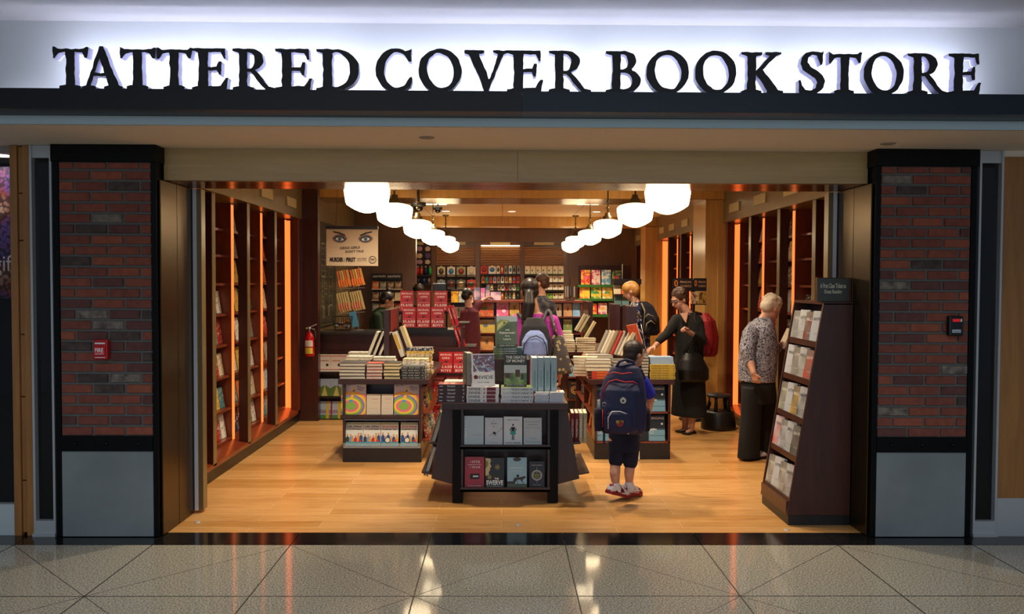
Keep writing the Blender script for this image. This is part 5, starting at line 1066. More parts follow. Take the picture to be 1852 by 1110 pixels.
t = thing('counter_book_stand', (WX(765, yc_), yc_ + .1, zc2), 'black stand carrying two tiers of red hardbacks on the counter', 'book stand')
xa, xb = WX(724, yc_), WX(808, yc_); z1_ = WZ(563, yc_ + .1)
mb = MB(); mb.box(xa, xb, yc_ - .03, yc_ + .05, zc2, zc2 + .02); mb.box(xa - .03, xb + .06, yc_ + .08, yc_ + .2, z1_ - .02, z1_); part('shelf', mb, BLACK, t)
mb = MB(); mb.box(xa, xa + .02, yc_ + .10, yc_ + .18, zc2, z1_ - .02); mb.box(xb - .02, xb, yc_ + .10, yc_ + .18, zc2, z1_ - .02); part('support', mb, BLACK, t)
for q in range(3):
    stand(fp, WX(740 + 25.7 * q, yc_, 575), yc_, zc2 + .021, f'red hardback in the lower tier of the counter stand, {ORD[q]} from the clerk', GF, 0, 5)
    stand(fp, WX(736 + 30.5 * q, yc_ + .12, 545), yc_ + .115, z1_ + .001, f'red hardback in the upper tier of the counter stand, {ORD[q]} from the clerk', GF, 0, 5)
# side rack with red books leaning
t = thing('side_wire_rack', (-.5, 9.72, 0), 'dark side rack at the counter end holding leaning red books', 'book rack')
ys_ = 9.6
mb = MB(); mb.box(-.47, -.44, ys_ + .0, ys_ + .5, 0, zc2 + .02); part('board', mb, MAHOG_D, t)
for z in (.90, 1.17): mb = MB(); mb.box(-.60 if z > 1 else -.44, -.30, ys_, ys_ + .5, z - .012, z) if z < 1 else mb.box(-.50, -.38, ys_ + .05, ys_ + .5, z - .012, z); part('shelf', mb, BLACK, t)
rp = book_proto('redlean', .15, .24, .03, REDB, spine=spine_fn([TXW], [('FLASH BOYS', .4, .5, .4, 0)]))
for q in range(2):
    for k, (px_, py_) in enumerate(((826, 589), (838, 628))):
        p_ = W(px_ - 5 + q * 7, py_, ys_ + .02); put(rp, Matrix.Translation((p_.x, ys_ + .10, p_.z)) @ (RT(0, -17, 0) @ RT(0, 0, 90)).to_4x4(), f'red hardback leaning spine out on the {("upper", "lower")[k]} side rack shelf, {("inner", "outer")[q]} one', GF)
# ================================================================== far end of the shop
YBK = 17.05
def bx(px0, px1, py0, py1, Y, d=.03):
    a, b_ = W(px0, py1, Y), W(px1, py0, Y); return (a.x, b_.x, Y, Y + d, a.z, b_.z)
t = thing('display_wall_unit', (WX(880, 17.2), 17.2, 0), 'brown display wall with three slatted bays at the far end of the shop', 'wall unit')
mb = MB(); mb.box(*bx(782, 1026, 425, 640, 17.21, .03)); part('back_board', mb, BROWNW, t)
BL = M('#b98552', .45)
for a, b_ in ((789, 859), (868.5, 941), (948, 1020)):
    mb = MB(); n_ = 11
    for k in range(n_):
        z0, z1 = WZ(480 - k * 3.1, 17.15), WZ(480 - k * 3.1 - 1.9, 17.15); mb.prism([(17.185, z0), (17.15, z0 + .004), (17.155, z1), (17.19, z1 - .002)], 'x', WX(a, 17.15, 460), WX(b_, 17.15, 460))
    part('slat_panel', mb, BL, t)
    mb = MB(); mb.box(*bx(a, b_, 480, 546, 17.19, .02)); part('peg_panel', mb, M('#2a140c', .5), t)
    for py in (496.5, 512, 526, 541): mb = MB(); mb.box(*bx(a, b_, py, py + 1.2, 16.98, .2)); part('shelf', mb, M('#1c100c', .4), t)
    c = (a + b_) / 2; mb = MB(); mb.box(*bx(c - 18, c + 18, 437.5, 442.5, 17.16, .03)); part('name_plate', mb, PLATE, t)
for a in (784, 864, 944.5, 1023): mb = MB(); mb.box(*bx(a - 4.5, a + 4.0, 443, 640, 17.14, .06)); part('upright', mb, BROWNW, t)
mb = MB(); mb.box(*bx(780, 1028, 414, 437, 17.1, .1)); part('fascia', mb, BROWNW, t)
mb = MB(); mb.box(*bx(870, 940, 443.5, 445, 17.10, .03)); part('lamp_row', mb, M('#ffffff', emit=4, ecol='#ffdcb0'), t)
rnd = random.Random(77)
HD = [('cream', '#cdbf98'), ('white', '#d8d2c4'), ('olive', '#8a8458'), ('red', '#b0302a'), ('orange', '#c8662a'), ('grey', '#8a867e'), ('pink', '#c98a88'), ('green', '#4f7a44'), ('tan', '#b0946a'), ('black', '#26221f')]
def hangpack(px0, px1, py0, py1, nm, hx, label, group, Y=YBK, name='hanging_pack', cat='packet', acc=None):
    x0, x1, y0, y1, z0, z1 = bx(px0, px1, py0, py1, Y, .03)
    t_ = thing(name, ((x0 + x1) / 2, Y, z0), lab(label), cat, group)
    w = x1 - x0; h = z1 - z0
    mb = MB(); mb.prism([(x0, z0), (x1, z0), (x1, z1 - h * .08), (x1 - w * .3, z1 - h * .08), (x1 - w * .38, z1), (x0 + w * .38, z1), (x0 + w * .3, z1 - h * .08), (x0, z1 - h * .08)], 'y', Y, Y + .012); part('card', mb, M(hx, .4), t_)
    mb = MB(); mb.ell(((x0 + x1) / 2, Y - .004, z0 + h * .5), (w * .34, .022, h * .28), n=12, k=6); part('content', mb, M(acc or '#6a5a48', .35), t_)
    return t_
PK = 'small packets hanging on the far display wall'
accs = ['#3a3430', '#2a6a9a', '#7a2a22', '#c8b48a', '#4a5a3a', '#222020']
for r, (ya, yb) in enumerate(((481, 500), (505, 523))):
    for q, (a, b_) in enumerate(((791, 805), (809, 823), (826, 842), (845, 860))):
        nm, hx = (('cream', '#c9bd98'), ('white', '#cfc9b8'), ('olive', '#9a9468'), ('red', '#a83028') if r and q == 3 else ('white', '#c9c4ba'))[q] if r == 0 or q == 3 else (('grey', '#7a766c'), ('black', '#3a342e'), ('olive', '#5a5440'))[q % 3]
        hangpack(a, b_, ya, yb, nm, hx, f'{nm} hanging pack in the bay beside the caps, {("upper", "lower")[r]} row, {ORD[q]} along', PK, acc=accs[(q + r) % 6])
cols2 = [(869, 882), (883.5, 897), (898, 904), (905, 911), (912, 918), (920, 926), (927, 933), (935, 940.5)]
for r, (ya, yb, cl) in enumerate(((480, 495, cols2), (499, 511.5, [(871 + 7 * i, 876.5 + 7 * i) for i in range(10)]), (514, 525, [(880 + 6.7 * i, 885.6 + 6.7 * i) for i in range(9)]), (528, 540, [(899 + 7 * i, 904 + 7 * i) for i in range(6)]))):
    for q, (a, b_) in enumerate(cl):
        nm, hx = rnd.choice(HD if r else HD[:2] + HD[3:6]); hangpack(a, b_, ya, yb, nm, hx, f'{nm} packet in the middle far bay, {("top", "second", "third", "bottom")[r]} row, {ORD[q]} along', PK, acc=rnd.choice(accs))
for r, (ya, yb) in enumerate(((481, 496), (498.5, 511), (513.5, 525), (530, 541))):
    for q in range(7):
        a = 949.5 + q * 10.1
        if r > 0 and a < 985 and a > 945 and q < 3: continue
        nm, hx = ('white', '#ddd5c0') if r < 3 else rnd.choice((('green', '#7aa83a'), ('cream', '#cfc6a8')))
        x0, x1, y0, y1, z0, z1 = bx(a, a + 9.2, ya, yb, YBK, .05); t_ = thing('gift_box', ((x0 + x1) / 2, YBK, z0), lab(f'small {nm} box in the bay behind the ponytail, {("top", "second", "third", "bottom")[r]} row, {ORD[q]} along'), 'box', 'small boxes in the far bay')
        mb = MB(); mb.box(x0, x1, y0, y1, z0, z1); part('carton', mb, M(hx, .5), t_); mb = MB(); mb.box(x0 + .02, x0 + .045, y0 - .002, y0, z0 + .06, z0 + .10); mb.box(x0, x1, y0 - .002, y0, z0, z0 + .012); part('print', mb, M('#4a3a2a' if r != 0 else '#5a7a2a', .5), t_)
# caps and bottles
mb = MB(); mb.box(*bx(750, 781, 440, 600, 17.2, .03)); single('peg_board', mb, M('#2a1610', .5), 'narrow dark peg board holding caps and bottles at the far end', 'peg board')
mb = MB(); mb.box(*bx(752, 766, 437.5, 442.5, 17.16, .03)); single('name_plate', mb, PLATE, 'small brass coloured plate above the caps', 'sign plate')
for r, (ya, yb) in enumerate(((445, 454), (457.5, 467), (469, 477.5))):
    for q, (a, b_) in enumerate(((753, 764.5), (768, 778.5))):
        nm, hx = ((('lilac', '#b898b8'), ('white', '#d4cfc8')), (('cream', '#cfc0a0'), ('violet', '#6a5aa0')), (('lilac', '#b898b8'), ('white', '#d4cfc8')))[r][q]
        x0, x1, y0, y1, z0, z1 = bx(a, b_, ya, yb, 17.08); c = Vector(((x0 + x1) / 2, 17.1, (z0 + z1) / 2)); t_ = thing('cap', c, f'{nm} cap on the peg board, {("top", "middle", "bottom")[r]} row, {("beside the counter wall", "beside the slatted bays")[q]}', 'cap', 'caps on the far peg board')
        mb = MB(); mb.ell(c, ((x1 - x0) * .48, .07, (z1 - z0) * .5)); part('crown', mb, M(hx, .8), t_); mb = MB(); mb.ell(c + Vector((0, -.07, -(z1 - z0) * .33)), ((x1 - x0) * .4, .06, .012)); part('peak', mb, M(hx, .8), t_)
for q, (px, nm, hx) in enumerate(((756, 'red', '#c01820'), (762.5, 'orange', '#d0521a'), (770, 'dark blue', '#1c2a60'), (778, 'bright green', '#2aa84a'))):
    a, b_ = W(px, 497, 17.1), W(px, 481, 17.1); mb = MB(); r_ = .03; h = b_.z - a.z
    t_ = thing('drink_bottle', (a.x, 17.1, a.z), f'{nm} drink bottle below the caps', 'bottle', 'coloured bottles below the caps'); mb.lathe([(r_, 0), (r_, h * .7), (r_ * .5, h * .85)], a, 14, cap=True); part('body', mb, M(hx, .25), t_); mb = MB(); mb.lathe([(r_ * .5, h * .85), (r_ * .45, h)], a, 12, cap=True); part('lid', mb, M('#b9b4a8', .4), t_)
for q, px in enumerate((757, 767, 776)):
    a, b_ = W(px, 513, 17.1), W(px, 500, 17.1); h = b_.z - a.z; mb = MB(); mb.lathe([(.03, 0), (.03, h * .65), (.012, h * .8), (.012, h)], a, 14, cap=True); single('drink_bottle', mb, M(('#1a1a22', '#22305a', '#6a5a58')[q], .3), f'{("black", "navy", "brown")[q]} bottle on the lower shelf below the caps', 'bottle', 'dark bottles below the caps')
mb = MB(); mb.box(*bx(752, 781, 497.2, 498.6, 17.0, .2)); mb2 = MB(); mb2.box(*bx(752, 781, 513.2, 514.6, 17.0, .2))
single('bottle_shelf', mb, M('#1c100c', .4), 'narrow shelf under the coloured bottles', 'shelf'); single('bottle_shelf', mb2, M('#1c100c', .4), 'narrow shelf under the dark bottles', 'shelf')
# activity book shelves near the far corner
t = thing('activity_book_shelf', (WX(1088, 16.9), 17, 0), 'dark wall shelving with green edges full of bright activity books', 'shelving')
mb = MB(); q_ = bx(1045, 1140, 480, 640, 17.21, .03); mb.box(*q_[:4], 0, q_[5]); part('back_board', mb, MAHOG_D, t)
for py in (515, 540, 569): mb = MB(); mb.box(*bx(1045, 1140, py, py + 4, 16.88, .28)); part('shelf', mb, M('#2a6a2c', .5), t)
ACT = [('red and yellow', ['#d84030', '#e8c040', '#e86a90']), ('pink and white', ['#e8d0c0', '#d04a80', '#e8b83a']), ('blue and white', ['#6aa0c0', '#e0e4da', '#34506a']), ('dark green', ['#2c4a50', '#8aa04a', '#c04a5a']), ('yellow', ['#e8c83a', '#d8704a', '#f0e0a0']), ('yellow and green', ['#e0c84a', '#4a9a5a', '#f0e6c0']), ('gold and white', ['#e2b82c', '#f2ead0', '#6aa06a']), ('cream', ['#d8ccb0', '#c0b090', '#e0d8c0'])]
for q, (a, b_, ya, yb) in enumerate([(1051, 1068, 488, 514.5), (1070, 1086, 488, 514.5), (1088, 1105, 488, 514.5), (1107, 1124, 489, 514.5), (1048.5, 1067, 519, 540), (1069, 1088, 519, 540), (1089.5, 1108, 519, 540), (1110, 1126, 520, 540), (1066, 1080, 549, 568), (1082, 1098, 548, 568)]):
    nm, cs = ACT[q % 8]; x0, x1, y0, y1, z0, z1 = bx(a, b_, ya, yb, 16.92)
    t_ = thing('activity_book', ((x0 + x1) / 2, 16.92, z0), f'{nm} activity book on the {("top", "middle", "lower")[0 if q < 4 else (1 if q < 8 else 2)]} green edged shelf, {ORD[q % 4]} from the slatted bays', 'book', 'bright activity books at the far corner')
    mb = MB(); mb.prism([(16.92, z0), (16.93, z0), (16.965, z1), (16.955, z1)], 'x', x0, x1); part('cover', mb, blotch('activity_' + str(q), [(.2 + .3 * i, c) for i, c in enumerate(cs)], 11, .4, const=True, dist=1.5), t_)
    cx_, cz_ = (x0 + x1) / 2, (z0 + z1) / 2; mb = MB(); n_ = 20; mb.add([(cx_ + (x1 - x0) * .3 * cos(2 * pi * i / n_), 16.915 + .02 * 1, cz_ - .02 + (x1 - x0) * .28 * sin(2 * pi * i / n_)) for i in range(n_)], [tuple(range(n_))]); part('picture', mb, M(cs[(q + 2) % 3], .4), t_)
# ================================================================== gondola in the middle
YG = 12.5
gx0, gx1 = WX(858, YG, 600), WX(1052, YG, 600); gz = WZ(543, YG)
t = thing('book_gondola', ((gx0 + gx1) / 2, YG + .3, 0), 'mid brown double sided bookcase behind the woman in the magenta shirt', 'bookcase')
mb = MB(); mb.box(gx0, gx1, YG + .26, YG + .30, 0, gz - .02); part('back_board', mb, MAHOG_D, t)
mb = MB(); mb.box(gx0 - .02, gx1 + .02, YG - .02, YG + .6, gz - .03, gz); part('top', mb, MAHOG, t)
for px in (858, 941, 1001, 1052): xx = WX(px, YG, 600); mb = MB(); mb.box(xx - .012, xx + .012, YG, YG + .26, 0, gz - .03); part('upright', mb, MAHOG, t)
GZ = [WZ(py, YG) for py in (572, 602, 633, 670, 705)]
for z in GZ: mb = MB(); mb.box(gx0, gx1, YG, YG + .26, z - .02, z); part('shelf', mb, MAHOG, t)
KB = [(860, 893, 548, 571.5, 'red topped landscape picture book', ['#c9b48a', '#b84a2a', '#5a7a3a']), (898, 920, 544, 571.5, 'pink picture book with carry handle', ['#e0b0c8', '#d8508a', '#e8c8d8']), (921.5, 939, 544, 571.5, 'cream picture book', ['#d8c898', '#c8a050', '#8a6a3a']),
      (861, 895, 578, 601.5, 'blue landscape picture book', ['#7a9ab8', '#c8a83a', '#5a6a7a']), (868, 893, 607, 632.5, 'red picture book', ['#a83a2a', '#d89a5a', '#6a5a4a']), (898, 920, 607, 632.5, 'brown picture book', ['#7a5a4a', '#b89a6a', '#5a4a3a']),
      (1003, 1016, 549, 571.5, 'red picture book by the red bag', ['#b8282a', '#d8c8b0', '#8a2020']), (1019, 1035, 548, 571.5, 'cookery book with jars on its cover', ['#5a2a1a', '#e0b080', '#b84a2a']), (1036, 1050, 545, 571.5, 'sky blue picture book', ['#8ab8dc', '#8ab8dc', '#a8cce4']), (1019, 1035, 577, 601.5, 'tan picture book', ['#a88a5a', '#7a9a5a', '#c8a870'])]
for q, (a, b_, ya, yb, nm, cs) in enumerate(KB):
    x0, x1, y0, y1, z0, z1 = bx(a, b_, ya, yb, YG + .03); t_ = thing('picture_book', ((x0 + x1) / 2, YG + .03, z0), f'{nm} faced out on the mid brown bookcase', 'book', 'picture books on the mid brown bookcase')
    zb2 = max(g for g in GZ if g <= z0 + .03)
    w_, h_ = x1 - x0, z1 - zb2
    mb = MB(); mb.prism([(YG + .03, zb2 + .001), (YG + .045, zb2 + .001), (YG + .08, z1), (YG + .065, z1)], 'x', x0, x1); part('cover', mb, blotch('kid_' + str(q), [(.25 + .22 * i, c) for i, c in enumerate(cs)], 9, .4, dist=1), t_)
    def onf(u, v): return (x0 + w_ * u, YG + .0285 + .035 * v, zb2 + .001 + h_ * v)
    mb = MB()
    if q == 1:
        mb.add([onf(.6 + .26 * cos(a_ * pi / 10), .40 + .20 * sin(a_ * pi / 10)) for a_ in range(20)], [tuple(range(20))], 0); mb.add([(p[0], p[1] - .001, p[2]) for p in [onf(.6 + .17 * cos(a_ * pi / 10), .36 + .13 * sin(a_ * pi / 10)) for a_ in range(20)]], [tuple(range(20))], 1)
    else:
        for j in range(3): u = .25 + .25 * j; mb.add([onf(u + .13 * cos(a_ * pi / 6), .42 + .14 * (j % 2) + .14 * sin(a_ * pi / 6)) for a_ in range(12)], [tuple(range(12))], j % 2)
    mb.add([onf(.1, .84), onf(.9, .84), onf(.9, .93), onf(.1, .93)], [(0, 1, 2, 3)], 2); part('picture', mb, [M(cs[1], .5), M(cs[2], .5), M('#d8ccb0' if q else '#c8402a', .5)], t_)
for q, (a, b_, ya, nm, hx) in enumerate(((857, 868, 520, 'grey blue', '#4a4a6a'), (869, 877, 521, 'magenta', '#a83a7a'), (878, 886, 519, 'dark blue', '#2c3050'), (887, 906, 528, 'violet', '#6a3a6a'))):
    x0, x1, y0, y1, z0, z1 = bx(a, b_, ya, 543, YG + .1, .05); mb = MB(); mb.prism([(YG + .1, gz), (YG + .15, gz), (YG + .19, z1), (YG + .16, z1)], 'x', x0, x1); single('toy_box', mb, blotch('toy_' + nm.replace(' ', '_'), [(.4, hx), (.6, '#b08a9a')], 8, .5), f'{nm} box standing on top of the mid brown bookcase', 'box', 'boxes on top of the bookcase', .004)
xx = WX(1031, YG + .2, 520); t = thing('card_spinner', (xx, YG + .2, gz), 'small dark wire spinner of bookmarks on top of the mid brown bookcase', 'spinner')
mb = MB(); mb.lathe([(.07, 0), (.07, .015)], (xx, YG + .2, gz), 16, cap=True); mb.cap((xx, YG + .2, gz), (xx, YG + .2, gz + .34), .006); part('stand', mb, M('#151210', .4), t)
for k in range(9):
    a = k * 2 * pi / 9; c = Vector((xx + .075 * cos(a), YG + .2 + .075 * sin(a), gz + .13)); mb = MB(); mb.obox(c, (.02, .003, .16), Matrix.Rotation(a + pi / 2, 3, 'Z')); part('bookmark', mb, M(('#8a8a90', '#2a2a30', '#c0b8a8')[k % 3], .4), t)
# magazines beside it
YM = 11.9; t = thing('magazine_rack', (WX(842, YM), YM, 0), 'dark magazine rack between the counter and the mid brown bookcase', 'magazine rack')
mb = MB(); mb.box(WX(815, YM), WX(856, YM), YM + .12, YM + .15, 0, WZ(524, YM)); part('back_board', mb, MAHOG_D, t)
for py in (547, 575, 600, 628): z = WZ(py, YM); mb = MB(); mb.box(WX(815, YM), WX(856, YM), YM - .02, YM + .12, z - .012, z); part('shelf', mb, BLACK, t)
MG = [('red and yellow', ['#b02a1a', '#e0b02a', '#7a5a4a']), ('white', ['#cfc8bc', '#7a8a8a', '#c8b8a0']), ('pink', ['#c87a8a', '#e0d0c0', '#9a3a4a']), ('teal', ['#3a8a8a', '#d8d0b8', '#2a4a4a']), ('black and white', ['#1c1c1c', '#c8c4b8', '#2a2a2a'])]
for r, py in enumerate((547, 575, 600, 628)):
    for q in range(3):
        nm, cs = MG[(r * 2 + q) % 5]; a = 816 + q * 13.5; x0, x1, y0, y1, z0, z1 = bx(a, a + 12.6, py - 20, py, YM)
        t_ = thing('magazine', ((x0 + x1) / 2, YM, z0), f'{nm} magazine, {ORD[r]} shelf down of the magazine rack, {ORD[q]} from the counter', 'magazine', 'magazines on the dark rack')
        mb = MB(); mb.prism([(YM, z0 + .001), (YM + .006, z0 + .001), (YM + .05, z1), (YM + .044, z1)], 'x', x0, x1); part('cover', mb, blotch('mag%d%d' % (r, q), [(.3 + .2 * i, c) for i, c in enumerate(cs)], 13, .35, dist=1.2), t_)
        mb = MB(); letter(mb, ('TIME', 'LIFE', 'JAIL', 'OUT')[(r + q) % 4], ((x0 + x1) / 2, YM + .033, z1 - .022), (x1 - x0) * .8, .03, (1, 0, 0), (0, 0, 1), bold=.02); part('masthead', mb, M('#e0b83a' if r == 0 else '#d8d4c8', .5), t_)
# ================================================================== behind the counter
YC = 12.72; x0, x1 = WX(672, YC), WX(726, YC)
t = thing('paperback_shelf', ((x0 + x1) / 2, YC, 0), 'wall shelf of paperbacks with black header behind the bun haired clerk', 'shelving')
mb = MB(); mb.box(x0, x1, YC + .12, YC + .15, .8, WZ(497, YC)); part('back_board', mb, MAHOG_D, t)
mb = MB(); mb.box(x0, x1, YC - .02, YC + .12, WZ(506, YC), WZ(495, YC)); hb = part('header', mb, BLACK, t)
mb = MB(); letter(mb, 'paperbacks', (x0 + (x1 - x0) * .27, YC - .022, WZ(500.5, YC)), (x1 - x0) * .42, .045, (1, 0, 0), (0, 0, 1), bold=.01); letter(mb, 'paperbacks', (x0 + (x1 - x0) * .76, YC - .022, WZ(500.5, YC)), (x1 - x0) * .42, .045, (1, 0, 0), (0, 0, 1), bold=.01); part('lettering', mb, M('#b9b2a4', .5), hb)
for r, py in enumerate((523, 543, 563, 583)):
    z = WZ(py, YC); mb = MB(); mb.box(x0, x1, YC - .02, YC + .12, z - .012, z); part('shelf', mb, M('#b9a68a' if r < 2 else '#2a1a14', .4), t)
    for q in range(4):
        xa = x0 + .01 + q * (x1 - x0) / 4; nm, hx = rnd.choice((('brown', '#6a4a30'), ('orange', '#c0622a'), ('cream', '#c0b088'), ('grey', '#6a665e'), ('red', '#8a2a20')))
        t_ = thing('paperback', (xa + .05, YC, z), f'{nm} paperback, {ORD[r]} shelf down behind the clerk, {ORD[q]} from the cards', 'book', 'paperbacks on the wall shelf'); mb = MB(); mb.prism([(YC, z + .001), (YC + .02, z + .001), (YC + .045, z + .115), (YC + .025, z + .115)], 'x', xa, xa + .095); part('cover', mb, blotch('pb%d%d' % (r, q), [(.45, hx), (.6, '#b8a888')], 14, .4), t_)
# hanging poster
YP_ = 9.0; A = W(590, 412, YP_); Bp = W(685, 481, YP_ + .05)
t = thing('hanging_poster', ((A.x + Bp.x) / 2, YP_, Bp.z), 'hanging cream poster with a pair of blue eyes above the counter', 'poster')
pw, ph = Bp.x - A.x, A.z - Bp.z; cx_, cz_ = (A.x + Bp.x) / 2, (A.z + Bp.z) / 2
PST = M('#cdb698', .6); mb = MB(); mb.box(A.x, Bp.x, YP_, YP_ + .006, Bp.z, A.z); part('sheet', mb, PST, t)
mb = MB(); mb.box(A.x - .005, Bp.x, YP_ - .012, YP_ + .016, A.z - .012, A.z + .02); part('top_rail', mb, M('#1c1614', .4), t)
mb = MB()
for xx in (A.x + .1, Bp.x - .03): mb.cap((xx, YP_, A.z), (xx + (.02 if xx < cx_ else -.06), YP_ + .05, CZ - .005), .0025, n=6)
part('hanging_wire', mb, M('#2a2520', .4, .6), t)
def pp(u, v): return (A.x + pw * u, YP_ - .001, A.z - ph * v)
EYM = [M('#2a2226', .5), M('#8a6a5c', .6), M('#e0dcd8', .4), M('#5f8296', .3), M('#0c0c10', .3), M('#3a4656', .5)]
mb = MB(); kk = [0]
def poly(pts, mi):
    kk[0] += 1; mb.add([(p[0], p[1] - kk[0] * .00015, p[2]) for p in (pp(u, v) for u, v in pts)], [tuple(range(len(pts)))], mi)
def leaf(cx, cy, rx, ry, n=20, sk=0): return [(cx + rx * cos(2 * pi * i / n), cy + ry * sin(2 * pi * i / n) * (abs(sin(2 * pi * i / n)) ** .3) + sk * rx * cos(2 * pi * i / n)) for i in range(n)]
for s, cx1 in ((-1, .26), (1, .76)):
    mb = MB()
    poly(leaf(cx1, .28, .145, .115), 1); poly(leaf(cx1 + s * -.0, .285, .115, .085, sk=-s * .12), 5); poly(leaf(cx1, .29, .092, .062, sk=-s * .12), 0); poly(leaf(cx1, .295, .080, .046, sk=-s * .12), 2)
    poly([(cx1 + .036 * cos(i * pi / 8), .29 + .056 * sin(i * pi / 8)) for i in range(16)], 3); poly([(cx1 + .015 * cos(i * pi / 8), .29 + .024 * sin(i * pi / 8)) for i in range(16)], 4)
    poly([(cx1 + s * .13, .08), (cx1 + s * .12, .12), (cx1 + s * .02, .15), (cx1 - s * .10, .215), (cx1 - s * .11, .18), (cx1 + s * .0, .115)], 0)
    part('eye_picture', mb, EYM, t)
mb = MB(); TX = lambda s_, u, v, w, h, **k: letter(mb, s_, (A.x + pw * u, YP_ - .004, A.z - ph * v), pw * w, ph * h, (1, 0, .05 if k.get('til') else 0), (0, 0, 1), 0, k.get('bold', 0))
TX('DEAD GIRLS', .46, .52, .38, .065, til=1, bold=.02); TX("DON'T TALK", .55, .615, .36, .065, til=1, bold=.02); TX('MURDER', .20, .835, .26, .115, bold=.05); TX('IN\nTHE', .35, .835, .035, .09); TX('FIRST', .475, .835, .18, .115, bold=.05); TX('NEW SERIES', .69, .81, .18, .04); TX('JUNE 9 10/9c', .69, .865, .18, .04); TX('TNT', .895, .835, .09, .06, bold=.03)
for i in range(28):
    a, b_ = 2 * pi * i / 28, 2 * pi * (i + 1) / 28
    mb.add([(A.x + pw * (.895 + r_ * cos(a_)), YP_ - .004, A.z - ph * .835 + pw * r_ * sin(a_)) for r_, a_ in ((.072, a), (.072, b_), (.061, b_), (.061, a))], [(0, 1, 2, 3)])
part('lettering', mb, M('#1a1512', .6), t)
# etched panel on the side wall
X_ = -2.246; t = thing('etched_panel', (X_, 10.9, 1.5), 'tall grey green panel with pale line drawing on the wall beyond the extinguisher', 'wall panel')
def yz(px, py): Y = (X_ / (ray(px, py).x / ray(px, py).y)); return Y, CAM_Z + ray(px, py).z / ray(px, py).y * Y
ya = yz(577, 500)[0]; yb = yz(607, 500)[0]; mb = MB(); mb.box(X_ - .003, X_ + .006, ya, yb, 1.06, 2.38); part('board', mb, M('#4a4c3c', .2, .3), t)
mb = MB()
for (pa, pya, pb, pyb) in ((580, 440, 587, 500), (581, 500, 585, 555), (586, 470, 590, 533), (594, 450, 600, 553), (588, 440, 592, 480), (583, 555, 586, 575), (592, 553, 595, 570), (580, 582, 601, 588)):
    y0_, z0_ = yz(pa, pyb); y1_, z1_ = yz(pb, pya); w_ = .012
    for (a, b_, c, d) in ((y0_, y0_ + w_, z0_, z1_), (y1_ - w_, y1_, z0_, z1_), (y0_, y1_, z1_ - w_, z1_), (y0_, y1_, z0_, z0_ + w_)):
        mb.add([(X_ + .008, a, c), (X_ + .008, b_, c), (X_ + .008, b_, d), (X_ + .008, a, d)], [(0, 1, 2, 3)])
    for k in range(1, 6):
        z = z0_ + (z1_ - z0_) * k / 6; mb.add([(X_ + .008, y0_, z), (X_ + .008, y1_, z), (X_ + .008, y1_, z + .006), (X_ + .008, y0_, z + .006)], [(0, 1, 2, 3)])
part('line_drawing', mb, M('#a59c70', .5), t)
# card rack on the counter
YR_ = 10.5; xx = WX(647, YR_); t = thing('card_rack', (xx, YR_, zc), 'clear two tier rack of orange and red cards on the cash counter', 'rack')
mb = MB(); mb.cap((xx, YR_ + .05, zc), (xx, YR_ + .05, WZ(484, YR_)), .006); mb.box(xx - .06, xx + .06, YR_ - .02, YR_ + .1, zc, zc + .01); part('pole', mb, M('#8a8a8c', .3, .6), t)
for py in (523, 567):
    z = WZ(py, YR_); mb = MB(); mb.add([(WX(612, YR_), YR_ - .02, z - .006), (WX(659, YR_), YR_ - .02, z + .012), (WX(659, YR_), YR_ + .06, z + .012), (WX(612, YR_), YR_ + .06, z - .006), (WX(612, YR_), YR_ - .02, z), (WX(659, YR_), YR_ - .02, z + .018), (WX(659, YR_), YR_ + .06, z + .018), (WX(612, YR_), YR_ + .06, z)], [(0, 3, 2, 1), (4, 5, 6, 7), (0, 1, 5, 4), (2, 3, 7, 6)]); part('clear_shelf', mb, M('#b0a89a', .2, alpha=.5), t)
for r, (ya_, yb_) in enumerate(((490, 522), (530, 566))):
    for g, px in enumerate((611, 635)):
        for q in range(5):
            a = px + q * 4.2; c = W(a + 3, yb_ - g * 2.5 - q * .8, YR_ + .0); hh = (yb_ - ya_) / F_PX * YR_ * .97
            mb = MB(); mb.obox((c.x, YR_ + .0, c.z + hh / 2 + .006), (.030, .004, hh), RT(0, -14, 0) @ RT(0, 0, 25)); mb.obox((c.x + .004, YR_ - .004, c.z + hh * .27 + .006), (.03, .004, hh * .35), RT(0, -14, 0) @ RT(0, 0, 25), 1)
            single('greeting_card', mb, [M(('#c9582a', '#b9862a', '#c9a24a')[(q + r) % 3] if r == 0 else ('#a8925a', '#b89a62')[q % 2], .4), M('#e0701e' if r == 0 else '#d04038', .4)], f'{("orange", "red")[r]} card in the card rack, {("upper", "lower")[r]} tier, {("outer", "inner")[g]} bundle, {ORD[q]} one', 'card', 'cards on the counter rack')
mb = MB(); c = W(642, 577, YR_); mb.obox((c.x, YR_ - .06, c.z), (.085, .006, .19), RT(0, -14, 0)); single('leaflet', mb, M('#4a86a8', .45), 'blue leaflet hanging below the card rack', 'leaflet')
c = W(620, 600, 10.45); t = thing('wire_basket', (c.x, 10.4, zc), 'dark wire basket of silver trinkets on the cash counter', 'basket')
mb = MB()
for k in range(14): a = 2 * pi * k / 14; mb.cap((c.x + .10 * cos(a), 10.42 + .07 * sin(a), zc + .006), (c.x + .13 * cos(a), 10.42 + .09 * sin(a), zc + .18), .003, n=6)
for zz_, r_ in ((.18, .13), (.09, .115), (.01, .1)): mb.tube([(c.x + r_ * cos(2 * pi * i / 24), 10.42 + r_ * .7 * sin(2 * pi * i / 24), zc + zz_) for i in range(25)], .004, 6)
part('wire_frame', mb, M('#1c1a1a', .35, .5), t)
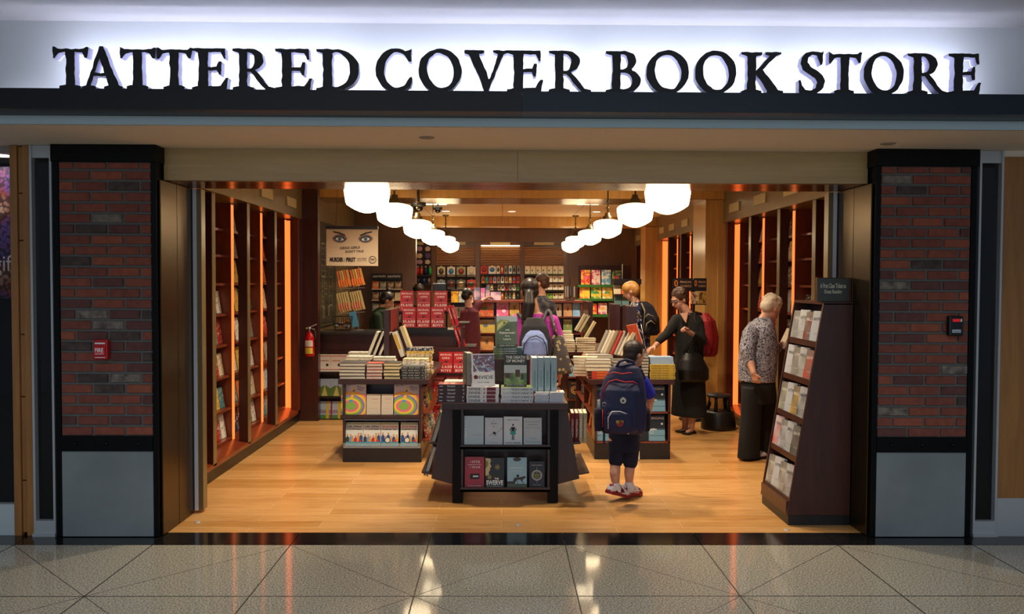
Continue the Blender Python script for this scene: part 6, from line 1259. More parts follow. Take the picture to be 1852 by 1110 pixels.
for k in range(9): mb = MB(); mb.ell((c.x + rnd.uniform(-.08, .08), 10.42 + rnd.uniform(-.05, .05), zc + rnd.uniform(.04, .15)), (.022, .022, .022), n=10, k=6); single('trinket', mb, M(('#b9bcc4', '#a86a4a', '#8a92a8')[k % 3], .2, .7), ('silver', 'copper', 'blue grey')[k % 3] + ' round metal trinket inside the wire basket', 'trinket', 'trinkets inside the wire basket')
c = W(795, 520, 11.0); t = thing('till_monitor', (c.x, 11, c.z), 'black till monitor rising behind the red hardbacks', 'monitor')
mb = MB(); mb.box(c.x - .085, c.x + .085, 11.0, 11.04, c.z - .06, c.z + .055); part('screen', mb, M('#0a0c08', .3), t, bevel=.006); mb = MB(); mb.box(c.x - .015, c.x + .015, 11.02, 11.05, 1.02, c.z - .05); mb.box(c.x - .1, c.x + .1, 10.95, 11.15, 1.0, 1.02); part('stand', mb, BLACK, t)
t2_ = thing('back_desk', (-.9, 11.2, 0), 'dark desk behind the counter carrying the till monitor', 'desk'); mb = MB(); mb.box(-1.25, -.70, 10.85, 11.4, 0, 1.0); part('body', mb, MAHOG_D, t2_)
# ================================================================== fire extinguisher
YE = 9.80; c = W(560, 645, YE); t = thing('fire_extinguisher', (c.x, YE, c.z), 'red fire extinguisher hanging on the dark end wall', 'fire extinguisher')
s_ = YE / F_PX; mb = MB(); R_ = 8.6 * s_; mb.lathe([(.001, 0), (R_ * .9, .004), (R_, .02), (R_, 34 * s_), (R_ * .8, 40 * s_), (R_ * .35, 44 * s_), (R_ * .3, 47 * s_)], c, 24); part('cylinder', mb, M('#c01418', .25), t)
for z0, z1, hx in ((6, 17, '#d8c040'), (19, 30, '#d8d4c8')): mb = MB(); n_ = 12; mb.loft([[(c.x + (R_ + .002) * sin(a), c.y - (R_ + .002) * cos(a), c.z + z * s_) for a in [(-.9 + 1.8 * i / n_) for i in range(n_ + 1)]] for z in (z0, z1)], cap=False) if False else [mb.add([(c.x + (R_ + .0015) * sin(a0), c.y - (R_ + .0015) * cos(a0), c.z + z0 * s_), (c.x + (R_ + .0015) * sin(a1), c.y - (R_ + .0015) * cos(a1), c.z + z0 * s_), (c.x + (R_ + .0015) * sin(a1), c.y - (R_ + .0015) * cos(a1), c.z + z1 * s_), (c.x + (R_ + .0015) * sin(a0), c.y - (R_ + .0015) * cos(a0), c.z + z1 * s_)], [(0, 1, 2, 3)], 0, True) for a0, a1 in [(-.9 + .15 * i, -.75 + .15 * i) for i in range(12)]]; part('label_sticker', mb, M(hx, .4), t)
top = c + Vector((0, 0, 47 * s_)); mb = MB(); mb.cap(top, top + Vector((0, 0, .03)), .016); part('valve', mb, CHROME, t)
mb = MB(); mb.obox(top + Vector((.02, 0, .05)), (.13, .018, .012), RT(0, -22, 0)); mb.obox(top + Vector((.01, 0, .025)), (.10, .016, .01), RT(0, 8, 0)); part('handle', mb, M('#c9c6c0', .35), t)
mb = MB(); mb.tube([top + Vector((.02, 0, .02)), top + Vector((.065, -.01, -.01)), top + Vector((.075, -.01, -.1)), top + Vector((.07, -.01, -.18))], .010, 8); part('hose', mb, M('#1a1614', .5), t)
mb = MB(); mb.box(c.x - .02, c.x + .02, YE + R_ * .9, 9.90, c.z + .05, c.z + .25); part('bracket', mb, STEEL, t)
# ================================================================== step stool
YS = 9.45; c = W(1299, 782, YS); c.z = 0; t = thing('step_stool', (c.x, YS, 0), 'round black two step stool beside the woman in black', 'step stool')
SB = M('#14110f', .4); mb = MB(); mb.lathe([(.190, .0), (.195, .02), (.175, .19), (.165, .205), (.10, .21)], c, 36, cap=True); part('base_step', mb, SB, t)
mb = MB(); mb.lathe([(.10, .355), (.13, .36), (.135, .375), (.13, .39), (.02, .393)], c, 32, cap=True); part('top_step', mb, M('#2a2826', .5), t)
for a in (.6, 2.6, 4.2, 5.6): mb = MB(); mb.tube([c + Vector((.13 * cos(a), .13 * sin(a), .20)), c + Vector((.105 * cos(a), .105 * sin(a), .28)), c + Vector((.105 * cos(a), .105 * sin(a), .36))], .022, 8); part('support', mb, SB, t)
# ================================================================== classics rack behind the woman in black
YK2 = 10.05; xk = WX(1255, YK2)
t = thing('classics_rack', (xk, YK2, 0), 'slim black paperback rack with classics header signs behind the woman in black', 'rack')
mb = MB(); mb.cap((xk, YK2, 0), (xk, YK2, WZ(505, YK2)), .015); mb.lathe([(.16, 0), (.16, .02)], (xk, YK2, 0), 20, cap=True); part('pole', mb, BLACK, t)
for q, (a, b_, s1, s2) in enumerate(((1217, 1253, 'PENGUIN', 'CLASSICS'), (1254.5, 1278, 'PENGUIN', 'CLASSICS'))):
    x0, x1, y0, y1, z0, z1 = bx(a, b_, 503, 526.5, YK2 - .02, .01); mb = MB(); mb.box(x0, x1, y0, y1, z0, z1); hs = part('header_sign', mb, M('#14100e', .45), t)
    mb = MB(); w_ = x1 - x0; letter(mb, s1, (x0 + w_ * .64, y0 - .001, z1 - .045), w_ * .56, .024, (1, 0, 0), (0, 0, 1), bold=.01); letter(mb, s2, (x0 + w_ * .64, y0 - .001, z1 - .092), w_ * .56, .024, (1, 0, 0), (0, 0, 1), bold=.01); part('lettering', mb, M('#d0a070', .5), hs)
    mb = MB(); cxx, czz = x0 + w_ * .16, z1 - .06; mb.add([(cxx + w_ * .10 * cos(i * pi / 8), y0 - .0015, czz + .038 * sin(i * pi / 8)) for i in range(16)], [tuple(range(16))]); part('emblem', mb, M('#d8762a', .5), hs)
    mb = MB(); mb.add([(cxx + w_ * .04 * cos(i * pi / 8), y0 - .002, czz + .026 * sin(i * pi / 8)) for i in range(16)], [tuple(range(16))]); part('emblem_figure', mb, M('#1a1410', .5), hs)
for r in range(5):
    z = WZ(548, YK2) - r * .24; mb = MB(); mb.box(xk - .05, xk + .14, YK2 - .06, YK2 - .02, z - .01, z); part('pocket', mb, BLACK, t)
    for q in range(2):
        if r > 1: continue
        nm, cs = (('red and cream', ['#8a3a2a', '#c8b890']), ('brown and gold', ['#5a3a20', '#b8903a']))[(q + r) % 2]; mb = MB(); xa = xk - .045 + q * .095; mb.box(xa, xa + .085, YK2 - .05, YK2 - .035, z + .001, z + .14); single('paperback', mb, blotch('cl%d%d' % (r, q), [(.42, cs[0]), (.55, cs[1])], 24, .4), f'{nm} paperback in the {("top", "second")[r]} pocket of the classics rack, {("outer", "inner")[q]} one', 'book', 'paperbacks in the classics rack')
# black display with sign holder behind the blond shopper
YX = 12.35; x0, x1 = WX(1110, YX), WX(1160, YX); t = thing('display_stand', ((x0 + x1) / 2, YX, 0), 'black topped display stand with sign pole behind the blond shopper', 'display stand')
mb = MB(); mb.box(x0, x1, YX, YX + .35, WZ(513, YX), WZ(503.5, YX)); part('top', mb, M('#1a100c', .3), t); mb = MB(); mb.box(x0 + .03, x1 - .03, YX + .25, YX + .3, 0, WZ(513, YX)); part('back_board', mb, MAHOG_D, t); mb = MB(); xx = WX(1127, YX); mb.cap((xx, YX + .1, WZ(504, YX)), (xx, YX + .1, WZ(477, YX)), .006); part('sign_pole', mb, M('#8a8078', .4), t)
for z in (WZ(554, YX), WZ(532, YX)): mb = MB(); mb.box(x0 + .02, x1 - .02, YX + .0, YX + .25, z - .015, z); part('shelf', mb, MAHOG_D, t)
for q, (a, b_, ya, yb, nm, hx) in enumerate(((1111, 1124, 534, 553.5, 'teal', '#4a6a68'), (1125, 1138, 535, 553.5, 'teal', '#5a7a78'), (1110, 1123, 515, 531.5, 'cream', '#b8a888'), (1124, 1131, 516, 531.5, 'orange', '#c8581e'))):
    x0_, x1_, y0, y1, z0, z1 = bx(a, b_, ya, yb, YX + .02); mb = MB(); mb.prism([(YX + .02, z0), (YX + .035, z0), (YX + .07, z1), (YX + .055, z1)], 'x', x0_, x1_); t_ = single('hardback', mb, M(hx, .45), f'{nm} book on the black topped display stand, {ORD[q % 2]} on the {("lower", "upper")[q // 2]} shelf', 'book', 'books on the black topped stand')
    o = MB(); o.add([(x0_ + .02, YX + .036, z0 + .05), (x1_ - .02, YX + .036, z0 + .05), (x1_ - .02, YX + .046, z1 - .04), (x0_ + .02, YX + .046, z1 - .04)], [(0, 1, 2, 3)]); part('cover_print', o, M('#2c3c3c' if q < 2 else '#a88a60', .5), t_)
# ================================================================== people
SKIN = blotch('skin', [(.3, '#b98566'), (.7, '#c9967a')], 30, .55); SKINP = blotch('fair_skin', [(.3, '#c08a72'), (.7, '#d09c84')], 30, .55)
EYEW = M('#e0dcd4', .3); EYED = M('#17100c', .2)
def cloth(name, c0, c1=None, sc=60, rough=.9): return blotch(name, [(.35, c0), (.65, c1 or c0)], sc, rough)
class Fig:
    def __init__(s, label, px, Y):
        s.Y = Y; x = WX(px, Y, 700); s.base = (x, Y, 0)
        s.mb = MB(); s.label = label; s.kids = []
    def P(s, px, py, dy=0): return W(px, py, s.Y + dy)
def add_head(mb, c, yaw, pitch, k=1.0, mi=0):
    R = Matrix.Rotation(radians(yaw), 3, 'Z') @ Matrix.Rotation(radians(-pitch), 3, 'X'); c = Vector(c)
    T = lambda p: c + R @ (Vector(p) * k)
    mb.ell(T((0, -.004, .022)), [v * k for v in (.072, .090, .092)], mi, R); mb.ell(T((0, .030, -.045)), [v * k for v in (.054, .060, .066)], mi, R); mb.ell(T((0, .058, -.092)), [v * k for v in (.024, .022, .020)], mi, R)
    mb.cap(T((0, .088, .012)), T((0, .108, -.030)), .009 * k, .015 * k, mi); mb.ell(T((0, .085, -.058)), [v * k for v in (.024, .012, .012)], mi, R)
    mb.cap(T((-.03, .083, .026)), T((.03, .083, .026)), .011 * k, .011 * k, mi)
    for s in (-1, 1): mb.ell(T((s * .074, -.004, -.012)), [v * k for v in (.010, .021, .031)], mi, R)
    return R, T
def face(parent, T, R, k=1.0, lips='#a8564a', eyes=True):
    for s in (-1, 1):
        mb = MB(); mb.ell(T((s * .030, .081, .004)), [v * k for v in (.0135, .010, .008)], 0, R, 12, 8); mb.ell(T((s * .030, .0885, .003)), [v * k for v in (.006, .004, .006)], 1, R, 10, 6); part('eye', mb, [EYEW, EYED], parent)
        mb = MB(); mb.cap(T((s * .016, .092, .026)), T((s * .045, .080, .027)), .004 * k, .003 * k); part('eyebrow', mb, M('#3a2a20', .8), parent)
    mb = MB(); mb.ell(T((0, .094, -.057)), [v * k for v in (.019, .006, .0065)], 0, R, 12, 8); part('lips', mb, M(lips, .5), parent)
def add_hand(mb, wrist, d, nrm, side, curl=.5, k=1.0):
    d = Vector(d).normalized(); side = Vector(side); side = (side - d * side.dot(d)).normalized(); nrm = Vector(nrm); nrm = (nrm - d * nrm.dot(d) - side * nrm.dot(side)).normalized(); w = Vector(wrist)
    for o in (-.026, -.009, .009, .026): mb.cap(w + d * .015 * k + side * o * .6 * k, w + d * .078 * k + side * o * k, .014 * k, .0125 * k)
    for i, L in enumerate((.058, .070, .075, .066)):
        o = (-.030 + i * .020) * k; p = w + d * .082 * k + side * o; a = .25 * curl
        for sg in (.42, .32, .26):
            a += curl * .75; q = p + (d * cos(a) + nrm * sin(a)) * L * sg * k * 1.1; mb.cap(p, q, .0088 * k, .0080 * k, n=10); p = q
    p = w + d * .022 * k + side * .026 * k; q = p + (d * .6 + side * .75 + nrm * .3).normalized() * .036 * k; r = q + (d * .85 + side * .25 + nrm * .55 * curl).normalized() * .030 * k; mb.cap(p, q, .013 * k, .0105 * k); mb.cap(q, r, .0105 * k, .0085 * k)
def trunk(mb, secs, yaw, mi=0, n=24, p=2.3):
    """secs: (centre, half width, half depth) rings from bottom to top, widths along the body's right"""
    R = Matrix.Rotation(radians(yaw), 3, 'Z'); rings = []
    for c, a, b_ in secs:
        ring = []
        for i in range(n):
            t = 2 * pi * i / n; ct, st = cos(t), sin(t); ring.append(Vector(c) + R @ Vector((a * abs(ct) ** (2 / p) * (1 if ct > 0 else -1), b_ * abs(st) ** (2 / p) * (1 if st > 0 else -1), 0)))
        rings.append(ring)
    return mb.loft(rings, mi)
def body(name, mb, mat, label, base, cat='person', voxel=.007):
    LOC['tmp'] = Vector(base); o = remesh(MBoff(mb, base), name, mat, None, voxel, 3); o.location = base; LOC[o.name] = Vector(base); tag(o, label, cat); return o
def MBoff(mb, off): mb.v = [(p[0] - off[0], p[1] - off[1], p[2] - off[2]) for p in mb.v]; return mb
def shoe(parent, heel, yaw, pitch, L=.24, upper=None, sole=None, name='shoe', w=.042):
    R = Matrix.Rotation(radians(yaw), 3, 'Z') @ Matrix.Rotation(radians(-pitch), 3, 'X'); h = Vector(heel); T = lambda p: h + R @ Vector(p)
    mb = MB(); rings = []
    for y, a, hh in ((-.02, w * .55, .045), (.0, w * .8, .062), (L * .25, w * .85, .075), (L * .5, w * .95, .058), (L * .78, w * 1.05, .042), (L * .95, w * .75, .026), (L, w * .3, .012)):
        rings.append([T((a * cos(2 * pi * i / 16), y, .022 + hh * max(0, sin(2 * pi * i / 16)) - .004 * (sin(2 * pi * i / 16) < 0))) for i in range(16)])
    mb.loft(rings); s = part(name, mb, upper, parent)
    mb = MB(); out = [(-.024, .55), (0, .9), (L * .3, .88), (L * .75, 1.12), (L * .95, .85), (L + .006, .35)]
    pts = [(w * a, y) for y, a in out] + [(-w * a, y) for y, a in out[::-1]]; mb.add([T((x, y, z)) for z in (0, .022) for x, y in pts], [tuple(range(11, -1, -1)), tuple(range(12, 24))] + [(i, (i + 1) % 12, 12 + (i + 1) % 12, 12 + i) for i in range(12)]); part('sole', mb, sole or BLACK, s); return s
# ------------------------------------------------------------------ the boy
f = Fig('boy', 1130, 6.36); P = f.P; mb = f.mb
hc = P(1147, 640); R, T = add_head(mb, hc, -62, 4, .84)
mb.cap(P(1139, 672), hc + Vector((-.01, 0, -.04)), .042, .044); trunk(mb, [(P(1130, 800), .10, .075), (P(1131, 740), .10, .075), (P(1135, 700), .115, .075), (P(1139, 682), .09, .055), (P(1140, 672), .04, .04)], -18)
mb.chain([P(1168, 693, .02), P(1177, 722, .05), P(1171, 752, .12)], [.036, .029, .022]); mb.chain([P(1104, 693, -.0), P(1092, 728, .05), P(1098, 752, .14)], [.036, .028, .022])
add_hand(mb, P(1171, 752, .12), (-.15, .75, -.35), (-1, 0, 0), (0, -.2, 1), .8, .72); add_hand(mb, P(1098, 752, .14), (.3, .75, -.25), (1, 0, 0), (0, 0, 1), .7, .72)
la, ra = P(1114, 880, -.04), P(1138, 876, .02)
mb.chain([P(1115, 795), P(1113, 838), P(1112, 856, -.03), la], [.062, .040, .040, .026]); mb.chain([P(1143, 795), P(1140, 838, .02), P(1138, 854, .01), ra], [.062, .040, .040, .026])
for a_ in (la, ra): mb.cap(a_, a_ + Vector((.03, .03, -.04)), .026, .024)
boy = body('boy', mb, SKINP, 'boy in a blue T-shirt and dark shorts standing back to us, head turned aside', f.base, 'person', .006)
face(boy, T, R, .84)
mb = MB(); Rh = lambda p: T(p)
mb.ell(T((0, -.018, .036)), [v * .86 for v in (.083, .092, .092)], 0, R); mb.ell(T((0, -.042, -.012)), [v * .86 for v in (.076, .064, .072)], 0, R); mb.ell(T((0, .045, .078)), [v * .84 for v in (.058, .038, .034)], 0, R)
remesh(mb, 'hair', blotch('dark_hair', [(.35, '#120c0a'), (.65, '#2a1a12')], 30, .5, sc3=(1, 1, .2)), boy, .005, 3)
BLU = cloth('blue_shirt', '#2a30b8', '#2428a0'); mb = MB()
trunk(mb, [(P(1130, 776), .116, .088), (P(1131, 740), .116, .09), (P(1135, 700), .130, .088), (P(1139, 684), .105, .066), (P(1140, 673), .055, .05)], -18); mb.chain([P(1163, 690, .02), P(1174, 711, .04)], [.050, .050]); mb.chain([P(1106, 690), P(1096, 714, .03)], [.050, .050]); remesh(mb, 't_shirt', BLU, boy, .006, 3)
NAVY = cloth('navy_cloth', '#0b0f26', '#101632'); mb = MB(); trunk(mb, [(P(1129, 814), .118, .094), (P(1129, 768), .118, .094)], -18); mb.cap(P(1116, 800), P(1114, 832), .068, .056); mb.cap(P(1142, 800, .01), P(1140, 836, .02), .068, .056); remesh(mb, 'shorts', NAVY, boy, .006, 3)
for nm_, a_ in (('l', la), ('r', ra)): mb = MB(); mb.cap(a_ + Vector((0, 0, .012)), a_ + Vector((.012, .012, -.03)), .033, .034); part('sock', mb, M('#d8d8dc', .9), boy)
SHM = blotch('trainer_upper', [(.44, '#d8d4d0'), (.5, '#b01c24'), (.56, '#141216')], 26, .5, const=True)
shoe(boy, Vector((P(1101, 884, -.04).x, 6.30, .058)), -62, 17, .185, SHM, M('#8a1018', .5), w=.040); shoe(boy, Vector((P(1127, 882, .0).x, 6.38, .028)), -58, 8, .18, SHM, M('#8a1018', .5), w=.040)
# his backpack
YB_ = f.Y - .19; c = lambda px, py, dy=0: W(px, py, YB_ + dy)
t = thing('school_backpack', c(1128, 785), 'navy school backpack with red piping worn by the boy', 'backpack')
NVB = cloth('navy_nylon', '#151a40', '#1b2148', 90, .7); RPI = M('#b01828', .5); WPI = M('#c9c9d4', .5)
mb = MB(); trunk(mb, [(c(1127, 783), .150, .060), (c(1127, 775), .165, .085), (c(1127, 740), .172, .095), (c(1127, 705), .165, .090), (c(1129, 682), .140, .078), (c(1131, 664), .10, .06), (c(1132, 657), .05, .03)], -10, p=3.2); remesh(mb, 'main_bag', NVB, t, .006, 3)
mb = MB(); trunk(mb, [(c(1123, 782, -.07), .11, .040), (c(1123, 775, -.08), .125, .055), (c(1124, 735, -.085), .125, .055), (c(1126, 705, -.07), .125, .05), (c(1128, 692, -.05), .10, .035)], -10, p=3.2); remesh(mb, 'front_pocket', NVB, t, .006, 3)
mb = MB(); trunk(mb, [(c(1122, 782, -.115), .085, .022), (c(1122, 770, -.12), .095, .035), (c(1121, 748, -.12), .09, .035), (c(1121, 740, -.11), .06, .02)], -10, p=3); remesh(mb, 'small_pocket', NVB, t, .005, 3)
for a, b_ in ((1083, -.02), (1168, .04)): mb = MB(); trunk(mb, [(c(a, 778, b_), .03, .05), (c(a, 765, b_), .035, .06), (c(a, 745, b_), .035, .06), (c(a, 738, b_), .025, .05)], -10, p=3); remesh(mb, 'side_pocket', cloth('mesh_pocket', '#0c0f22', '#12162c'), t, .006, 2)
def pipe(pts, m, r=.0042, nm='piping'): mb = MB(); mb.tube(pts, r, 8); part(nm, mb, m, t)
pipe([c(1088, 720, -.06), c(1094, 700, -.09), c(1101, 690, -.105), c(1114, 686, -.11), c(1130, 691, -.115), c(1145, 690, -.10), c(1157, 697, -.08), c(1161, 712, -.06), c(1162, 730, -.04)], RPI)
pipe([c(1098, 678, -.05), c(1110, 673, -.075), c(1125, 676, -.09), c(1140, 674, -.08), c(1154, 681, -.05)], RPI)
pipe([c(1100, 775, -.13), c(1100, 755, -.15), c(1107, 744, -.155), c(1122, 744, -.158), c(1138, 750, -.15), c(1143, 762, -.14), c(1138, 775, -.14), c(1136, 785, -.13)], WPI)
for a in (1090, 1152): pipe([c(a, 740, -.10), c(a, 772, -.10)], RPI, .004)
mb = MB(); mb.tube([c(1115, 664, -.03), c(1120, 654, -.04), c(1132, 650, -.04), c(1145, 654, -.03), c(1148, 664, -.02)], .010, 8); part('carry_handle', mb, NVB, t)
for pts in ([c(1112, 668, .03), c(1106, 672, .10), c(1103, 684, .18), c(1101, 705, .22)], [c(1146, 665, .03), c(1158, 670, .10), c(1164, 683, .18), c(1166, 705, .24)]): mb = MB(); mb.tube(pts, .018, 8); part('shoulder_strap', mb, NVB, t)
q_ = c(1127, 724, -.142); mb = MB()
def disc(mb, c_, r, mi, dy=0, yaw=-10, n=20, sx=1): Rr = Matrix.Rotation(radians(yaw), 3, 'Z'); mb.add([c_ + Rr @ Vector((r * sx * cos(2 * pi * i / n), -dy, r * sin(2 * pi * i / n))) for i in range(n)], [tuple(range(n))], mi)
disc(mb, q_, .030, 0, .004); disc(mb, q_, .022, 1, .006); disc(mb, q_ + Vector((0, 0, .012)), .013, 1, .0065); disc(mb, q_ + Vector((0, 0, -.002)), .008, 0, .008); part('round_badge', mb, [M('#0c0e1c', .5), M('#c9c4bc', .5)], t)
q_ = c(1121, 764, -.165); mb = MB(); disc(mb, q_ + Vector((0, 0, -.008)), .022, 0, .002, sx=1.1); disc(mb, q_ + Vector((-.016, 0, .006)), .012, 1, .003); disc(mb, q_ + Vector((.016, 0, .006)), .012, 1, .003); disc(mb, q_ + Vector((0, 0, .012)), .008, 2, .004); part('crest_badge', mb, [M('#8a2018', .6), M('#b08a2a', .6), M('#3a5a2a', .6)], t)
for a, b_ in ((1093, 731), (1151, 743)): mb = MB(); q_ = c(a, b_, -.11); mb.tube([q_ + Vector((.014 * cos(i * .5), -.0, .014 * sin(i * .5))) for i in range(11)], .0025, 6); part('metal_ring', mb, CHROME, t)
mb = MB(); mb.box(c(1090, 780).x, c(1094, 780).x, YB_ - .02, YB_ - .015, c(0, 800).z, c(0, 780).z); part('loose_strap', mb, NVB, t)
w_ = W(1153, 800, 7.76); mb = MB(); mb.add([W(1149, 775, 7.755), W(1156, 775, 7.755), W(1157, 831, 7.755), W(1148, 831, 7.755), W(1149, 775, 7.76), W(1156, 775, 7.76), W(1157, 831, 7.76), W(1148, 831, 7.76)], [(0, 3, 2, 1), (4, 5, 6, 7), (0, 1, 5, 4), (2, 3, 7, 6), (1, 2, 6, 5), (0, 4, 7, 3)]); single('price_card', mb, WHITE, 'narrow white card hanging on the long table end behind the boy', 'card')
# ------------------------------------------------------------------ woman in black
f = Fig('w', 1246, 9.2); P = f.P; mb = f.mb; hc = P(1229, 541); R, T = add_head(mb, hc, 118, 22, .95)
mb.cap(P(1244, 566), hc + Vector((.02, 0, -.05)), .048, .048); yw = 125
trunk(mb, [(P(1246, 700), .13, .10), (P(1247, 640), .15, .11), (P(1248, 600), .16, .11), (P(1247, 578), .16, .09), (P(1246, 566), .07, .06)], yw)
mb.chain([P(1222, 578, .05), P(1204, 606, .0), P(1184, 626, -.10)], [.045, .036, .024]); add_hand(mb, P(1184, 626, -.10), (-.8, -.45, -.35), (-.2, 0, -1), (.3, -.9, 0), .45, .92)
mb.chain([P(1262, 582, -.08), P(1268, 616, -.14), P(1246, 600, -.30)], [.046, .036, .024]); add_hand(mb, P(1246, 600, -.30), (-.75, -.1, .55), (.2, -.6, -.5), (.3, -.8, .5), 1.35, .9)
for a, dy in ((1240, .05), (1252, -.08)): mb.chain([P(a, 690, dy), P(a, 735, dy), P(a - 1, 774, dy)], [.08, .055, .03]); mb.cap(P(a - 1, 776, dy), P(a - 9, 781, dy - .05), .030, .022)
wb = body('woman', mb, SKINP, 'woman in black with glasses and short brown hair reaching to a book pile', f.base)
face(wb, T, R, .95)
HB = blotch('brown_hair', [(.35, '#2e180c'), (.65, '#5a341c')], 26, .6, dist=1); mb = MB()
mb.ell(T((0, -.020, .038)), (.084, .094, .090), 0, R); mb.ell(T((0, -.055, -.020)), (.072, .058, .07), 0, R); rnd = random.Random(4)
for i in range(26): a = rnd.uniform(0, 2 * pi); e = rnd.uniform(.2, 1.4); mb.ell(T((.078 * cos(a) * cos(e), -.025 + .09 * sin(a) * cos(e) * .9, .045 + .08 * sin(e))), (.020, .020, .018), 0)
remesh(mb, 'hair', HB, wb, .006, 2)
mb = MB()
for s in (-1, 1): mb.tube([T((s * .033 + .021 * cos(i * pi / 6), .103 - abs(s * .033 + .021 * cos(i * pi / 6)) * .15, .002 + .015 * sin(i * pi / 6))) for i in range(13)], .0022, 6); mb.tube([T((s * .054, .093, .004)), T((s * .074, .05, .006)), T((s * .077, 0, .0))], .0022, 6)
mb.tube([T((-.012, .104, .004)), T((.012, .104, .004))], .0022, 6); part('glasses', mb, M('#181412', .3), wb)
BK_ = cloth('black_knit', '#0c0a0a', '#131010', 40); BK2 = cloth('black_skirt', '#090808', '#0e0c0c', 30)
mb = MB(); trunk(mb, [(P(1246, 655), .165, .13), (P(1247, 620), .165, .125), (P(1248, 596), .175, .125), (P(1247, 580), .170, .105), (P(1248, 572), .13, .085), (P(1249, 565), .075, .06)], yw)
mb.chain([P(1225, 579, .05), P(1206, 604, .0), P(1192, 616, -.06)], [.072, .052, .042]); mb.chain([P(1262, 584, -.08), P(1269, 617, -.14), P(1256, 606, -.24)], [.062, .052, .042]); remesh(mb, 'top', BK_, wb, .007, 3)
vn = [P(1231, 566, -.118), P(1246, 565, -.118), P(1242, 584, -.150)]; mb = MB(); mb.loft([[p + Vector((-.012, -.014, 0)) for p in vn], [p + Vector((.01, .03, 0)) for p in vn]], smooth=False); part('neckline_skin', mb, SKINP, wb)
mb = MB(); trunk(mb, [(P(1246, 751), .205, .165), (P(1246, 735), .20, .16), (P(1246, 690), .185, .15), (P(1246, 655), .165, .135), (P(1247, 632), .15, .12)], yw); remesh(mb, 'skirt', BK2, wb, .008, 3)
for a, dy in ((1240, .05), (1252, -.08)):
    q_ = P(a - 9, 781, dy - .05); mb = MB(); h_ = P(a + 2, 781, dy + .02); d_ = (q_ - h_); d_.z = 0; z0 = .003
    n_ = Vector((-d_.y, d_.x, 0)).normalized() * .042; A_, B_ = h_ - d_ * .15, q_ + d_ * .35
    pts = [(A_ - n_ * .7), (B_ - n_), (B_ + d_ * .12), (B_ + n_), (A_ + n_ * .7)]
    mb.prism([(p.x, p.y) for p in pts], 'z', z0, .022); sd = part('sandal', mb, M('#14100e', .5), wb); mb = MB(); mb.tube([h_ + n_ * .8 + Vector((0, 0, .0)), (h_ + q_) / 2 + Vector((0, 0, .05)), q_ + Vector((0, 0, .02))], .006, 6); mb.tube([h_ - n_ * .8, (h_ + q_) / 2 + Vector((0, 0, .05))], .006, 6)
    mb.v = [(v[0], v[1], max(.012, v[2])) for v in mb.v]; part('strap', mb, M('#14100e', .5), sd)
mb = MB(); w_ = P(1249, 602, -.27); mb.tube([w_ + Vector((.004 * 1, .028 * cos(i * pi / 6), .028 * sin(i * pi / 6))) for i in range(13)], .005, 6); part('bracelet', mb, M('#151112', .3), wb)
# handbag
c = lambda px, py, dy=0: W(px, py, 9.0 + dy); t = thing('handbag', c(1254, 690), 'slouchy black leather handbag hanging on the arm of the woman in black', 'handbag')
LB = blotch('black_leather', [(.4, '#080707'), (.7, '#100e0d')], 9, .42); mb = MB(); trunk(mb, [(c(1255, 691), .12, .05), (c(1255, 686), .17, .085), (c(1254, 668), .175, .10), (c(1252, 650), .13, .08), (c(1251, 638), .09, .045)], 15); remesh(mb, 'bag_body', LB, t, .007, 3)
mb = MB(); mb.tube([c(1236, 640, -.03), c(1247, 618, -.07), c(1258, 603, -.09), c(1266, 618, -.05), c(1262, 640, -.02)], .007, 8); part('strap', mb, LB, t); mb = MB(); mb.tube([c(1240, 640, .03), c(1254, 612, .02), c(1264, 603, -.02), c(1270, 618, .03), c(1268, 642, .03)], .007, 8); part('strap', mb, LB, t)
# red backpack
c = lambda px, py, dy=0: W(px, py, 9.45 + dy); t = thing('red_backpack', c(1275, 640), 'red backpack on the back of the woman in black', 'backpack')
RB = cloth('red_nylon', '#a8141c', '#8c1018', 30, .6); mb = MB(); trunk(mb, [(c(1276, 644), .10, .08), (c(1276, 638), .13, .11), (c(1277, 610), .135, .12), (c(1274, 580), .12, .10), (c(1270, 566), .07, .05)], yw, p=2.8); remesh(mb, 'bag_body', RB, t, .007, 3)
mb = MB(); mb.tube([c(1282, 572, -.12), c(1288, 590, -.15), c(1290, 620, -.15), c(1286, 640, -.13)], .005, 8); part('seam', mb, M('#5a0a10', .6), t)
mb = MB(); mb.tube([c(1268, 568, -.10), c(1258, 565, -.32), c(1256, 578, -.40), c(1266, 600, -.36)], .016, 8); part('shoulder_strap', mb, M('#1a0c0c', .7), t)
# ------------------------------------------------------------------ old woman
f = Fig('o', 1372, 7.84); P = f.P; mb = f.mb; hc = P(1395, 557); R, T = add_head(mb, hc, -62, 38, .96)
mb.cap(P(1380, 580), hc + Vector((-.02, 0, -.03)), .052, .05); yw = -60
trunk(mb, [(P(1372, 720), .14, .11), (P(1372, 660), .16, .13), (P(1374, 610), .16, .12), (P(1377, 585), .12, .08), (P(1380, 578), .05, .05)], yw)
mb.chain([P(1358, 600, -.10), P(1353, 640, -.14), P(1363, 674, -.24)], [.05, .042, .028]); add_hand(mb, P(1363, 674, -.24), (.25, 0, -1), (.9, .3, 0), (.5, -.8, 0), .7, .9)
mb.chain([P(1390, 598, .10), P(1398, 640, .12), P(1414, 622, .10)], [.048, .04, .026]); add_hand(mb, P(1414, 622, .10), (.8, .2, .4), (-.3, 0, 1), (0, -1, .3), .9, .88)
for a, dy, b_ in ((1362, -.05, 1357), (1384, .09, 1376)): mb.chain([P(a, 705, dy), P(a - 2, 765, dy), P(b_, 818, dy)], [.065, .045, .03])
ow = body('old_woman', mb, SKINP, 'white haired woman in a blue patterned blouse and black trousers looking down at shelves', f.base)
face(ow, T, R, .96)
